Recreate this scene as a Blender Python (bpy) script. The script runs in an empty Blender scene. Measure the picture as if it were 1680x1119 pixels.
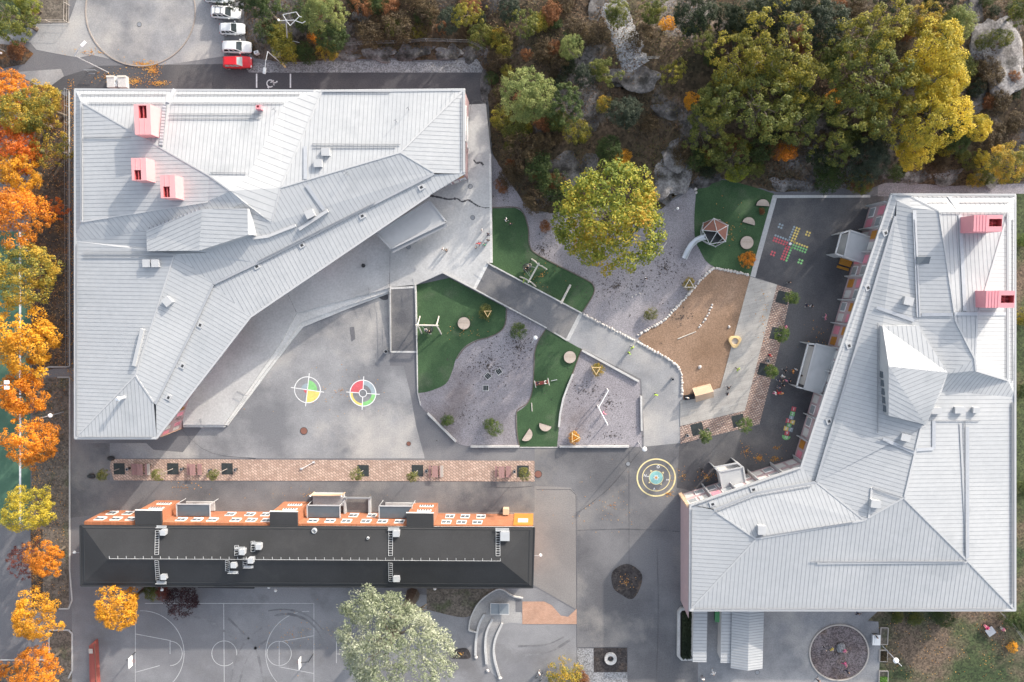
import bpy, bmesh, math, random
from mathutils import Vector, Matrix, noise
from mathutils.geometry import tessellate_polygon
R_ = random.Random(7)
sc = bpy.context.scene
COL = sc.collection
rad = math.radians

# ------------------------------------------------------------------ camera
H = 112.0            # flying height over the yard
F = 1150.0           # focal length in photo pixels (photo 1680 wide)
CX, CY = 840.0, 559.5
NX, NY = 885.0, 470.0   # pixel straight below the camera
down = Vector((NX-CX, -(NY-CY), -F)).normalized()     # world -Z seen in camera axes
up_c = Vector((0, 1, 0))
yc = (up_c - down*up_c.dot(down)).normalized()        # world +Y in camera axes
zc_ = -down
xc = yc.cross(zc_)
C2W = Matrix((xc, yc, zc_))                           # camera -> world
cam = bpy.data.objects.new('camera', bpy.data.cameras.new('camera'))
COL.objects.link(cam)
cam.data.sensor_width = 36.0
cam.data.lens = 36.0*F/1680.0
cam.data.clip_start = 1.0
cam.data.clip_end = 3000.0
cam.matrix_world = Matrix.Translation((0, 0, H)) @ C2W.to_4x4()
sc.camera = cam
sc.render.resolution_x, sc.render.resolution_y = 1024, 682

# ------------------------------------------------------------------ light
SUN_EL, SUN_AZ = rad(19.0), rad(39.5)
sunv = Vector((math.sin(SUN_AZ)*math.cos(SUN_EL), math.cos(SUN_AZ)*math.cos(SUN_EL), math.sin(SUN_EL)))
w = bpy.data.worlds.new('World'); sc.world = w; w.use_nodes = True
nt = w.node_tree; bg = nt.nodes['Background']
sky = nt.nodes.new('ShaderNodeTexSky'); sky.sky_type = 'NISHITA'; sky.sun_disc = False
sky.sun_elevation = SUN_EL; sky.sun_rotation = SUN_AZ
sky.dust_density = 3.0; sky.air_density = 1.0; sky.ozone_density = 1.2
hs = nt.nodes.new('ShaderNodeHueSaturation'); hs.inputs['Saturation'].default_value = 0.5
nt.links.new(sky.outputs[0], hs.inputs['Color']); nt.links.new(hs.outputs[0], bg.inputs[0]); bg.inputs[1].default_value = 0.15
sl = bpy.data.lights.new('sun', 'SUN'); sl.energy = 2.0; sl.angle = rad(0.8); sl.color = (1.0, 0.9, 0.78)
so = bpy.data.objects.new('sun', sl); COL.objects.link(so)
so.rotation_euler = sunv.to_track_quat('Z', 'Y').to_euler()
sc.view_settings.view_transform = 'Standard'; sc.view_settings.look = 'None'
sc.view_settings.exposure = 1.36; sc.view_settings.gamma = 1.0

# ------------------------------------------------------------------ helpers
def P(px, py, z=0.0):
    d = C2W @ Vector((px-CX, -(py-CY), -F))
    t = (z-H)/d.z
    return Vector((d.x*t, d.y*t, z))
M2P = F/H
def tag(o, label=None, cat=None, group=None, kind=None):
    if label: o['label'] = label
    if cat: o['category'] = cat
    if group: o['group'] = group
    if kind: o['kind'] = kind
    return o
def thing(name, label, cat, loc, rz=0.0, group=None, s=1.0):
    o = bpy.data.objects.new(name, None); o.empty_display_size = 0.3
    COL.objects.link(o); o.location = loc; o.rotation_euler = (0, 0, rz); o.scale = (s, s, s)
    return tag(o, label, cat, group)
def link(name, me, parent=None):
    o = bpy.data.objects.new(name, me); COL.objects.link(o)
    if parent: o.parent = parent
    return o
def dup(root, loc, rz=None, label=None, group=None, s=None):
    def cp(o, par):
        c = o.copy(); COL.objects.link(c); c.parent = par
        for ch in list(o.children): cp(ch, c)
        return c
    r = cp(root, None); r.location = loc
    if rz is not None: r.rotation_euler = (0, 0, rz)
    if label: r['label'] = label
    if group: r['group'] = group
    if s is not None: r.scale = (s, s, s) if not isinstance(s, tuple) else s
    return r

class MB:
    """collects geometry for ONE mesh object"""
    def __init__(s): s.v = []; s.f = []; s.m = []
    def add(s, vs, fs, m=0):
        b = len(s.v); s.v += [tuple(x) for x in vs]
        s.f += [tuple(b+i for i in f) for f in fs]; s.m += [m]*len(fs); return s
    def box(s, c, d, rz=0.0, m=0, taper=1.0):
        ca, sa = math.cos(rz), math.sin(rz); x, y, z = d[0]/2, d[1]/2, d[2]/2
        vs = []
        for k in (-1, 1):
            t = taper if k > 0 else 1.0
            for a, b in ((-1, -1), (1, -1), (1, 1), (-1, 1)):
                u, w_ = a*x*t, b*y*t
                vs.append((c[0]+u*ca-w_*sa, c[1]+u*sa+w_*ca, c[2]+k*z))
        return s.add(vs, [(3, 2, 1, 0), (4, 5, 6, 7), (0, 1, 5, 4), (1, 2, 6, 5), (2, 3, 7, 6), (3, 0, 4, 7)], m)
    def prism(s, pts, z0, z1, m=0, bottom=True):
        pts = [(p[0], p[1]) for p in pts]
        a = sum(pts[i-1][0]*pts[i][1]-pts[i][0]*pts[i-1][1] for i in range(len(pts)))
        if a < 0: pts = pts[::-1]
        n = len(pts)
        vs = [(x, y, z0) for x, y in pts]+[(x, y, z1) for x, y in pts]
        fs = [tuple(range(n, 2*n))]+[(i, (i+1) % n, n+(i+1) % n, n+i) for i in range(n)]
        if bottom: fs.append(tuple(range(n-1, -1, -1)))
        return s.add(vs, fs, m)
    def tube(s, p0, p1, r0, r1=None, n=8, m=0, cap=True):
        p0, p1 = Vector(p0), Vector(p1); r1 = r0 if r1 is None else r1
        d = (p1-p0).normalized(); a = d.orthogonal().normalized(); b = d.cross(a)
        vs = []
        for p, r in ((p0, r0), (p1, r1)):
            for i in range(n):
                t = 2*math.pi*i/n; vs.append(p+a*(r*math.cos(t))+b*(r*math.sin(t)))
        fs = [(i, (i+1) % n, n+(i+1) % n, n+i) for i in range(n)]
        if cap: fs += [tuple(range(n-1, -1, -1)), tuple(range(n, 2*n))]
        return s.add(vs, fs, m)
    def path(s, pts, r, n=6, m=0):
        for i in range(len(pts)-1): s.tube(pts[i], pts[i+1], r, r, n, m)
        return s
    def bar(s, p0, p1, wd, ht, m=0):
        """upright box-section bar between two points (tops at the points + ht)"""
        p0, p1 = Vector(p0), Vector(p1); d = p1-p0; d.z = 0
        if d.length < 1e-6: return s
        n = Vector((-d.y, d.x, 0)).normalized()*(wd/2); u = Vector((0, 0, ht))
        vs = [p0-n, p0+n, p1+n, p1-n, p0-n+u, p0+n+u, p1+n+u, p1-n+u]
        return s.add(vs, [(3, 2, 1, 0), (4, 7, 6, 5), (0, 4, 5, 1), (1, 5, 6, 2), (2, 6, 7, 3), (3, 7, 4, 0)][0:6], m)
    def disc(s, c, r, z, n=40, r0=0.0, a0=0.0, a1=2*math.pi, m=0):
        vs = []; fs = []
        for i in range(n+1):
            t = a0+(a1-a0)*i/n
            vs.append((c[0]+r*math.cos(t), c[1]+r*math.sin(t), z)); vs.append((c[0]+r0*math.cos(t), c[1]+r0*math.sin(t), z))
        for i in range(n): fs.append((2*i, 2*i+2, 2*i+3, 2*i+1))
        return s.add(vs, fs, m)
    def lathe(s, c, prof, n=16, m=0):
        """prof: list of (r, z)"""
        vs = []; k = len(prof)
        for i in range(n):
            t = 2*math.pi*i/n
            for r, z in prof: vs.append((c[0]+r*math.cos(t), c[1]+r*math.sin(t), c[2]+z))
        fs = []
        for i in range(n):
            j = (i+1) % n
            for q in range(k-1): fs.append((i*k+q, j*k+q, j*k+q+1, i*k+q+1))
        return s.add(vs, fs, m)
    def build(s, name, mats, parent=None, org=None, smooth=False):
        if not isinstance(mats, (list, tuple)): mats = [mats]
        if org is None and parent is not None:
            q = parent
            while q.parent: q = q.parent
            org = q.location
        vs = s.v
        if org is not None: vs = [(a-org[0], b-org[1], c-org[2]) for a, b, c in vs]
        me = bpy.data.meshes.new(name); me.from_pydata(vs, [], s.f)
        for m in mats: me.materials.append(m)
        me.polygons.foreach_set('material_index', s.m)
        if smooth: me.polygons.foreach_set('use_smooth', [True]*len(s.f))
        me.update()
        o = link(name, me, parent)
        return o
def fixn(o):
    bm = bmesh.new(); bm.from_mesh(o.data); bmesh.ops.recalc_face_normals(bm, faces=bm.faces); bm.to_mesh(o.data); bm.free(); return o

def smooth_poly(pts, k=5, closed=True):
    """Catmull-Rom through pixel points; a point with a third value 1 stays a corner"""
    out = []; n = len(pts)
    rng = range(n) if closed else range(n-1)
    for i in rng:
        p1, p2 = pts[i], pts[(i+1) % n]
        p0 = pts[i-1] if (closed or i > 0) else p1
        p3 = pts[(i+2) % n] if (closed or i < n-2) else p2
        if len(p1) > 2: p0 = p1
        if len(p2) > 2: p3 = p2
        if len(p1) > 2 and len(p2) > 2:
            out.append((p1[0], p1[1])); continue
        for j in range(k):
            t = j/k
            out.append(tuple(0.5*((2*p1[c])+(-p0[c]+p2[c])*t+(2*p0[c]-5*p1[c]+4*p2[c]-p3[c])*t*t+(-p0[c]+3*p1[c]-3*p2[c]+p3[c])*t**3) for c in (0, 1)))
    if not closed: out.append((pts[-1][0], pts[-1][1]))
    return out

# ------------------------------------------------------------------ materials
def newmat(name):
    m = bpy.data.materials.new(name); m.use_nodes = True
    return m, m.node_tree, m.node_tree.nodes['Principled BSDF']
def rgba(c): return (c[0], c[1], c[2], 1.0)
def plain(name, c, rough=0.6, metal=0.0, var=0.12, s=1.5):
    """paint / metal / plastic with faint procedural unevenness"""
    m, t, b = newmat(name)
    tc = t.nodes.new('ShaderNodeTexCoord'); n = t.nodes.new('ShaderNodeTexNoise')
    n.inputs['Scale'].default_value = s; n.inputs['Detail'].default_value = 5
    mx = t.nodes.new('ShaderNodeMix'); mx.data_type = 'RGBA'
    mx.inputs[6].default_value = rgba([x*(1-var) for x in c]); mx.inputs[7].default_value = rgba([min(1, x*(1+var)) for x in c])
    t.links.new(tc.outputs['Object'], n.inputs['Vector']); t.links.new(n.outputs[0], mx.inputs[0]); t.links.new(mx.outputs[2], b.inputs['Base Color'])
    b.inputs['Roughness'].default_value = rough; b.inputs['Metallic'].default_value = metal
    return m
def ground(name, c1, c2, s=0.12, c3=None, fine=9.0, famp=0.25, rough=0.9, bump=0.3, lo=0.35, hi=0.65, stain=None, stain_s=0.05, stain_t=(0.55, 0.7), vor=None):
    """two-tone patchy ground with fine grain; optional third tone blotches and voronoi grains"""
    m, t, b = newmat(name); N = t.nodes.new; L = t.links.new
    tc = N('ShaderNodeTexCoord')
    n1 = N('ShaderNodeTexNoise'); n1.inputs['Scale'].default_value = s; n1.inputs['Detail'].default_value = 6; n1.inputs['Roughness'].default_value = 0.62
    r1 = N('ShaderNodeMapRange'); r1.inputs[1].default_value = lo; r1.inputs[2].default_value = hi
    mx = N('ShaderNodeMix'); mx.data_type = 'RGBA'; mx.inputs[6].default_value = rgba(c1); mx.inputs[7].default_value = rgba(c2)
    L(tc.outputs['Object'], n1.inputs['Vector']); L(n1.outputs[0], r1.inputs[0]); L(r1.outputs[0], mx.inputs[0])
    last = mx.outputs[2]
    if c3 is not None:
        n3 = N('ShaderNodeTexNoise'); n3.inputs['Scale'].default_value = stain_s; n3.inputs['Detail'].default_value = 8; n3.inputs['Roughness'].default_value = 0.6
        mp = N('ShaderNodeMapping'); mp.inputs[1].default_value = (31.0, 17.0, 3.0); L(tc.outputs['Object'], mp.inputs[0]); L(mp.outputs[0], n3.inputs['Vector'])
        r3 = N('ShaderNodeMapRange'); r3.inputs[1].default_value = stain_t[0]; r3.inputs[2].default_value = stain_t[1]; L(n3.outputs[0], r3.inputs[0])
        m3 = N('ShaderNodeMix'); m3.data_type = 'RGBA'; m3.inputs[7].default_value = rgba(c3); L(last, m3.inputs[6]); L(r3.outputs[0], m3.inputs[0]); last = m3.outputs[2]
    n2 = N('ShaderNodeTexNoise'); n2.inputs['Scale'].default_value = fine; n2.inputs['Detail'].default_value = 3; L(tc.outputs['Object'], n2.inputs['Vector'])
    src = n2.outputs[0]
    if vor:
        v = N('ShaderNodeTexVoronoi'); v.inputs['Scale'].default_value = vor; L(tc.outputs['Object'], v.inputs['Vector'])
        sx = N('ShaderNodeSeparateColor'); L(v.outputs['Color'], sx.inputs[0])
        am = N('ShaderNodeMath'); am.operation = 'ADD'; L(sx.outputs[0], am.inputs[0]); L(n2.outputs[0], am.inputs[1])
        hm = N('ShaderNodeMath'); hm.operation = 'MULTIPLY'; hm.inputs[1].default_value = 0.5; L(am.outputs[0], hm.inputs[0]); src = hm.outputs[0]
    r2 = N('ShaderNodeMapRange'); r2.inputs[1].default_value = 0.25; r2.inputs[2].default_value = 0.75; r2.inputs[3].default_value = 1-famp; r2.inputs[4].default_value = 1+famp; L(src, r2.inputs[0])
    ml = N('ShaderNodeMix'); ml.data_type = 'RGBA'; ml.blend_type = 'MULTIPLY'; ml.inputs[0].default_value = 1.0; L(last, ml.inputs[6]); L(r2.outputs[0], ml.inputs[7])
    L(ml.outputs[2], b.inputs['Base Color']); b.inputs['Roughness'].default_value = rough
    if bump:
        bp = N('ShaderNodeBump'); bp.inputs['Strength'].default_value = bump; bp.inputs['Distance'].default_value = 0.03; L(src, bp.inputs['Height']); L(bp.outputs[0], b.inputs['Normal'])
    return m
def bricks(name, c1, c2, cm, s=1.0, w_=0.5, h_=0.25, rough=0.85, rot=0.0, mortar=0.02, vertical=False):
    m, t, b = newmat(name); N = t.nodes.new; L = t.links.new
    tc = N('ShaderNodeTexCoord'); mp = N('ShaderNodeMapping'); mp.inputs[2].default_value = (rad(90) if vertical else 0, 0, rot)
    br = N('ShaderNodeTexBrick'); br.inputs['Color1'].default_value = rgba(c1); br.inputs['Color2'].default_value = rgba(c2); br.inputs['Mortar'].default_value = rgba(cm)
    br.inputs['Scale'].default_value = s; br.inputs['Brick Width'].default_value = w_; br.inputs['Row Height'].default_value = h_; br.inputs['Mortar Size'].default_value = mortar
    n = N('ShaderNodeTexNoise'); n.inputs['Scale'].default_value = 0.5; n.inputs['Detail'].default_value = 8; n.inputs['Roughness'].default_value = 0.7
    r = N('ShaderNodeMapRange'); r.inputs[1].default_value = 0.3; r.inputs[2].default_value = 0.7; r.inputs[3].default_value = 0.84; r.inputs[4].default_value = 1.14
    ml = N('ShaderNodeMix'); ml.data_type = 'RGBA'; ml.blend_type = 'MULTIPLY'; ml.inputs[0].default_value = 1.0
    L(tc.outputs['Object'], mp.inputs[0]); L(mp.outputs[0], br.inputs['Vector']); L(tc.outputs['Object'], n.inputs['Vector']); L(n.outputs[0], r.inputs[0])
    L(br.outputs['Color'], ml.inputs[6]); L(r.outputs[0], ml.inputs[7]); L(ml.outputs[2], b.inputs['Base Color']); b.inputs['Roughness'].default_value = rough
    return m
def planks(name, c1, c2, w_=0.14, rot=0.0):
    return bricks(name, c1, c2, [x*0.35 for x in c1], 1.0, 2.6, w_, 0.8, rot, 0.012)
def leaf(name, cols, s=0.25, trans=0.35, jit=0.45):
    """foliage: tones change over the crown and from leaf to leaf"""
    m, t, b = newmat(name); N = t.nodes.new; L = t.links.new
    tc = N('ShaderNodeTexCoord'); n = N('ShaderNodeTexNoise'); n.inputs['Scale'].default_value = s; n.inputs['Detail'].default_value = 3
    oi = N('ShaderNodeObjectInfo'); g = N('ShaderNodeNewGeometry')
    ad = N('ShaderNodeVectorMath'); ad.operation = 'ADD'; sc_ = N('ShaderNodeVectorMath'); sc_.operation = 'SCALE'; sc_.inputs[3].default_value = 40.0
    cx = N('ShaderNodeCombineXYZ'); L(oi.outputs['Random'], cx.inputs[0]); L(oi.outputs['Random'], cx.inputs[1]); L(cx.outputs[0], sc_.inputs[0])
    L(tc.outputs['Object'], ad.inputs[0]); L(sc_.outputs[0], ad.inputs[1]); L(ad.outputs[0], n.inputs['Vector'])
    r1 = N('ShaderNodeMapRange'); r1.inputs[1].default_value = 0.5; r1.inputs[2].default_value = 0.5
    ma = N('ShaderNodeMath'); ma.operation = 'MULTIPLY_ADD'; ma.inputs[1].default_value = jit; L(g.outputs['Random Per Island'], ma.inputs[0])
    mb = N('ShaderNodeMapRange'); mb.inputs[1].default_value = 0.3; mb.inputs[2].default_value = 0.7; mb.inputs[3].default_value = 0.0; mb.inputs[4].default_value = 1.0-jit; L(n.outputs[0], mb.inputs[0]); L(mb.outputs[0], ma.inputs[2])
    kf = 1.0 if any(k in name for k in ('orange', 'golden', 'red', 'mixed', 'yellow', 'silver', 'litter')) else 0.78
    cols = [[min(.95, x*kf) for x in c] for c in cols]
    cr = N('ShaderNodeValToRGB'); e = cr.color_ramp.elements
    for i, c in enumerate(cols):
        p = i/(len(cols)-1)
        if i == 0: e[0].position = 0; e[0].color = rgba(c)
        elif i == len(cols)-1: e[-1].position = 1; e[-1].color = rgba(c)
        else: x = e.new(p); x.color = rgba(c)
    L(ma.outputs[0], cr.inputs[0])
    L(cr.outputs[0], b.inputs['Base Color']); b.inputs['Roughness'].default_value = 0.7
    tr = N('ShaderNodeBsdfTranslucent'); L(cr.outputs[0], tr.inputs[0])
    ms = N('ShaderNodeMixShader'); ms.inputs[0].default_value = trans; L(b.outputs[0], ms.inputs[1]); L(tr.outputs[0], ms.inputs[2])
    L(ms.outputs[0], t.nodes['Material Output'].inputs['Surface'])
    return m

mt = {}
mt['asphalt'] = ground('asphalt', (0.131, 0.131, 0.144), (0.188, 0.188, 0.198), 0.05, (0.231, 0.225, 0.225), 6.0, 0.2, 0.9, 0.15)
mt['asphalt_pale'] = ground('asphalt_pale', (0.175, 0.178, 0.19), (0.335, 0.335, 0.342), 0.055, (0.42, 0.40, 0.378), 5.0, 0.16, 0.9, 0.15, lo=0.41, hi=0.59, stain_s=0.07, stain_t=(0.5, 0.66))
mt['asphalt_dark'] = ground('asphalt_dark', (0.057, 0.057, 0.065), (0.085, 0.085, 0.093), 0.06, (0.119, 0.114, 0.114), 6.0, 0.25, 0.9, 0.15)
mt['asphalt_mid'] = ground('asphalt_mid', (0.105, 0.105, 0.113), (0.18, 0.178, 0.184), 0.06, (0.235, 0.223, 0.212), 6.0, 0.2, 0.9, 0.15, lo=0.41, hi=0.59, stain_s=0.09, stain_t=(0.51, 0.66))
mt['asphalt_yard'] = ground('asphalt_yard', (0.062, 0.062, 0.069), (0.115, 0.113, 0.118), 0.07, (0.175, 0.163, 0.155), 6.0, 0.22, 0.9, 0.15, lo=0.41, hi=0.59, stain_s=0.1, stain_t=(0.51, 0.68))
mt['asphalt_warm'] = ground('asphalt_warm', (0.19, 0.18, 0.176), (0.26, 0.245, 0.235), 0.06, (0.29, 0.265, 0.245), 6.0, 0.18, 0.9, 0.15)  # pinkish warmth of the sunlit zone put into the asphalt colour
mt['court'] = ground('court', (0.17, 0.17, 0.182), (0.25, 0.25, 0.26), 0.06, (0.15, 0.147, 0.152), 6.0, 0.15, 0.9, 0.15, lo=0.41, hi=0.59, stain_s=0.12, stain_t=(0.52, 0.66))
mt['concrete'] = ground('concrete', (0.408, 0.408, 0.408), (0.531, 0.531, 0.525), 0.07, (0.336, 0.332, 0.327), 4.0, 0.14, 0.85, 0.1)
mt['concrete_step'] = ground('concrete_step', (0.546, 0.541, 0.525), (0.651, 0.646, 0.630), 0.2, (0.441, 0.430, 0.420), 4.0, 0.15, 0.85, 0.1)
mt['kerb'] = ground('kerb_stone', (0.42, 0.415, 0.405), (0.56, 0.55, 0.535), 0.5, None, 7.0, 0.2, 0.85, 0.1)
mt['gravel'] = ground('gravel', (0.236, 0.218, 0.236), (0.310, 0.293, 0.310), 0.10, (0.196, 0.172, 0.178), 6.0, 0.26, 0.95, 0.35, stain_s=0.09, vor=10.0)
mt['gravel_grey'] = ground('gravel_grey', (0.210, 0.215, 0.226), (0.284, 0.284, 0.294), 0.15, None, 5.0, 0.45, 0.95, 0.6, vor=6.0)
mt['turf'] = ground('turf', (0.032, 0.072, 0.030), (0.055, 0.108, 0.046), 0.18, (0.10, 0.125, 0.08), 12.0, 0.4, 0.95, 0.4, stain_s=0.2, stain_t=(0.54, 0.74))
mt['sand'] = ground('bark_sand', (0.219, 0.138, 0.087), (0.316, 0.209, 0.143), 0.12, (0.377, 0.260, 0.184), 5.0, 0.22, 0.95, 0.3, stain_s=0.1, vor=9.0)
mt['deck'] = planks('deck', (0.420, 0.395, 0.365), (0.500, 0.475, 0.440), 0.15, rad(-14))
mt['paver'] = bricks('paver', (0.40, 0.275, 0.215), (0.58, 0.43, 0.345), (0.27, 0.20, 0.165), 1.0, 0.6, 0.38, 0.85, rad(38), 0.05)
mt['damp'] = ground('damp_patch', (0.028, 0.025, 0.026), (0.055, 0.047, 0.046), 0.5, (0.085, 0.06, 0.045), 5.0, 0.5, 0.9, 0.4, stain_s=0.6, stain_t=(0.55, 0.7), vor=4.0)
mt['court_dark'] = ground('tyre_rubber', (0.145, 0.145, 0.154), (0.21, 0.21, 0.22), 0.4, None, 6.0, 0.15, 0.9, 0.1, lo=0.42, hi=0.58)
mt['paver2'] = bricks('paver_waved', (0.377, 0.243, 0.189), (0.632, 0.486, 0.401), (0.158, 0.121, 0.109), 1.0, 0.45, 0.27, 0.85, rad(12), 0.06)
mt['paver_pink'] = bricks('paver_salmon', (0.450, 0.261, 0.180), (0.522, 0.324, 0.234), (0.270, 0.171, 0.126), 1.0, 0.3, 0.15, 0.85, 0, 0.012)
mt['field'] = ground('sports_field', (0.055, 0.13, 0.085), (0.085, 0.175, 0.115), 0.2, None, 8.0, 0.15, 0.9, 0.1)
mt['soil'] = ground('leafy_soil', (0.045, 0.036, 0.030), (0.10, 0.075, 0.055), 0.35, (0.16, 0.075, 0.025), 5.0, 0.5, 0.95, 0.5, stain_s=0.4, stain_t=(0.5, 0.65), vor=4.0)
mt['soil_pale'] = ground('dry_soil', (0.10, 0.085, 0.07), (0.17, 0.145, 0.12), 0.4, (0.075, 0.085, 0.045), 5.0, 0.4, 0.95, 0.5, stain_s=0.3, vor=4.0)
mt['lawn'] = ground('lawn', (0.033, 0.052, 0.020), (0.060, 0.078, 0.032), 0.15, (0.125, 0.092, 0.066), 4.0, 0.5, 0.95, 0.5, lo=0.4, hi=0.6, stain_s=0.09, stain_t=(0.47, 0.6), vor=4.0)
mt['white'] = plain('white_paint', (0.82, 0.82, 0.81), 0.6, 0, 0.06)
mt['faded_white'] = ground('faded_line', (0.52, 0.52, 0.52), (0.28, 0.28, 0.29), 0.6, None, 5, 0.15, 0.8, 0, 0.5, 0.8)
mt['roof'] = ground('painted_sheet_roof', (0.40, 0.414, 0.428), (0.442, 0.453, 0.462), 0.06, (0.36, 0.375, 0.388), 1.2, 0.045, 0.5, 0.0, lo=0.42, hi=0.58, stain_s=0.14)
mt['seam'] = plain('roof_seam', (0.245, 0.258, 0.275), 0.6)  # darker than the sheet: rib shadow and dirt put into the colour
mt['flash'] = plain('roof_flashing', (0.433, 0.442, 0.452), 0.5, 0, 0.05)
mt['guard'] = plain('galvanised_guard', (0.264, 0.276, 0.296), 0.5, 0.2)
mt['grate'] = plain('walkway_grate', (0.42, 0.44, 0.47), 0.55, 0.2)
mt['gutter'] = plain('roof_gutter', (0.330, 0.345, 0.367), 0.55)
mt['pink'] = plain('pink_sheet', (0.680, 0.336, 0.344), 0.5, 0, 0.05)
mt['pink2'] = plain('rose_sheet', (0.640, 0.264, 0.296), 0.5, 0, 0.05)
mt['redhole'] = plain('deep_red_shaft', (0.48, 0.09, 0.10), 0.7)
mt['wall_pale'] = plain('pale_render', (0.62, 0.60, 0.58), 0.8, 0, 0.08)
mt['wall_mauve'] = plain('mauve_board', (0.36, 0.25, 0.26), 0.8)
mt['wall_pink'] = plain('pale_pink_board', (0.493, 0.365, 0.374), 0.8)
mt['panel_orange'] = plain('orange_panel', (0.496, 0.216, 0.040), 0.6)
mt['panel_pink'] = plain('pink_panel', (0.72, 0.26, 0.33), 0.6)
mt['wood_new'] = plain('new_timber', (0.62, 0.44, 0.30), 0.75)
mt['glass'] = plain('window_glass', (0.10, 0.12, 0.14), 0.08)
mt['glass_pale'] = plain('pale_window_glass', (0.36, 0.38, 0.40), 0.12)
mt['black_roof'] = ground('bitumen_felt', (0.023, 0.024, 0.026), (0.032, 0.033, 0.036), 0.15, (0.041, 0.041, 0.043), 7.0, 0.18, 0.85, 0.1, stain_s=0.12)
mt['black_trim'] = plain('black_sheet', (0.030, 0.032, 0.034), 0.5)
mt['brick'] = bricks('orange_brick', (0.31, 0.105, 0.042), (0.40, 0.145, 0.062), (0.36, 0.22, 0.165), 1.0, 0.26, 0.085, 0.85, 0, 0.008, True)
mt['ladder'] = plain('galvanised_steel', (0.46, 0.475, 0.49), 0.45, 0.1)
mt['steel'] = plain('steel', (0.46, 0.475, 0.50), 0.4, 0.2)
mt['slide'] = plain('polished_steel', (0.72, 0.74, 0.76), 0.25, 0.6)
mt['darkmetal'] = plain('dark_metal', (0.04, 0.042, 0.045), 0.5)
mt['wood_grey'] = plain('weathered_wood', (0.46, 0.42, 0.38), 0.85, 0, 0.2, 5)
mt['wood_pale'] = plain('peeled_log', (0.60, 0.56, 0.50), 0.8, 0, 0.15, 4)
mt['wood_yellow'] = plain('yellow_timber', (0.72, 0.52, 0.26), 0.8, 0, 0.15, 4)
mt['bench_red'] = plain('red_brown_slats', (0.34, 0.20, 0.19), 0.8, 0, 0.2, 3)
mt['bench_orange'] = plain('orange_slats', (0.42, 0.19, 0.02), 0.7, 0, 0.15, 3)
mt['platform'] = planks('platform_boards', (0.50, 0.41, 0.34), (0.57, 0.48, 0.41), 0.13)
mt['rubber'] = plain('rubber', (0.03, 0.035, 0.035), 0.9)
mt['grate_plate'] = ground('tree_grate', (0.022, 0.03, 0.032), (0.04, 0.05, 0.05), 1.5, None, 9, 0.4, 0.7, 0.2)
mt['stone'] = ground('boulder_stone', (0.50, 0.47, 0.44), (0.66, 0.63, 0.60), 1.2, (0.38, 0.33, 0.31), 6, 0.25, 0.9, 0.4, stain_s=0.9)
mt['granite'] = ground('granite', (0.086, 0.078, 0.078), (0.178, 0.170, 0.167), 0.28, (0.030, 0.027, 0.024), 3.5, 0.45, 0.9, 0.8, stain_s=0.33, stain_t=(0.48, 0.64))
mt['granite_pale'] = ground('granite_pale', (0.150, 0.137, 0.137), (0.311, 0.298, 0.292), 0.28, (0.052, 0.047, 0.042), 3.5, 0.45, 0.9, 0.8, stain_s=0.33, stain_t=(0.48, 0.64))
mt['redboard'] = plain('red_stained_board', (0.30, 0.075, 0.06), 0.8, 0, 0.25, 2)
mt['rope'] = plain('rope', (0.10, 0.09, 0.085), 0.9)
mt['rust'] = plain('rust_mesh', (0.22, 0.10, 0.075), 0.85)
mt['hedge_soil'] = plain('dark_soil', (0.03, 0.03, 0.02), 0.95)
mt['fence'] = plain('fence_wire', (0.30, 0.31, 0.32), 0.5, 0.2)
mt['tarp'] = plain('black_tarp', (0.02, 0.022, 0.025), 0.5)
mt['bark'] = plain('bark', (0.14, 0.115, 0.09), 0.95, 0, 0.3, 4)
mt['bark_pale'] = plain('pale_bark', (0.32, 0.28, 0.25), 0.95, 0, 0.3, 4)
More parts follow.
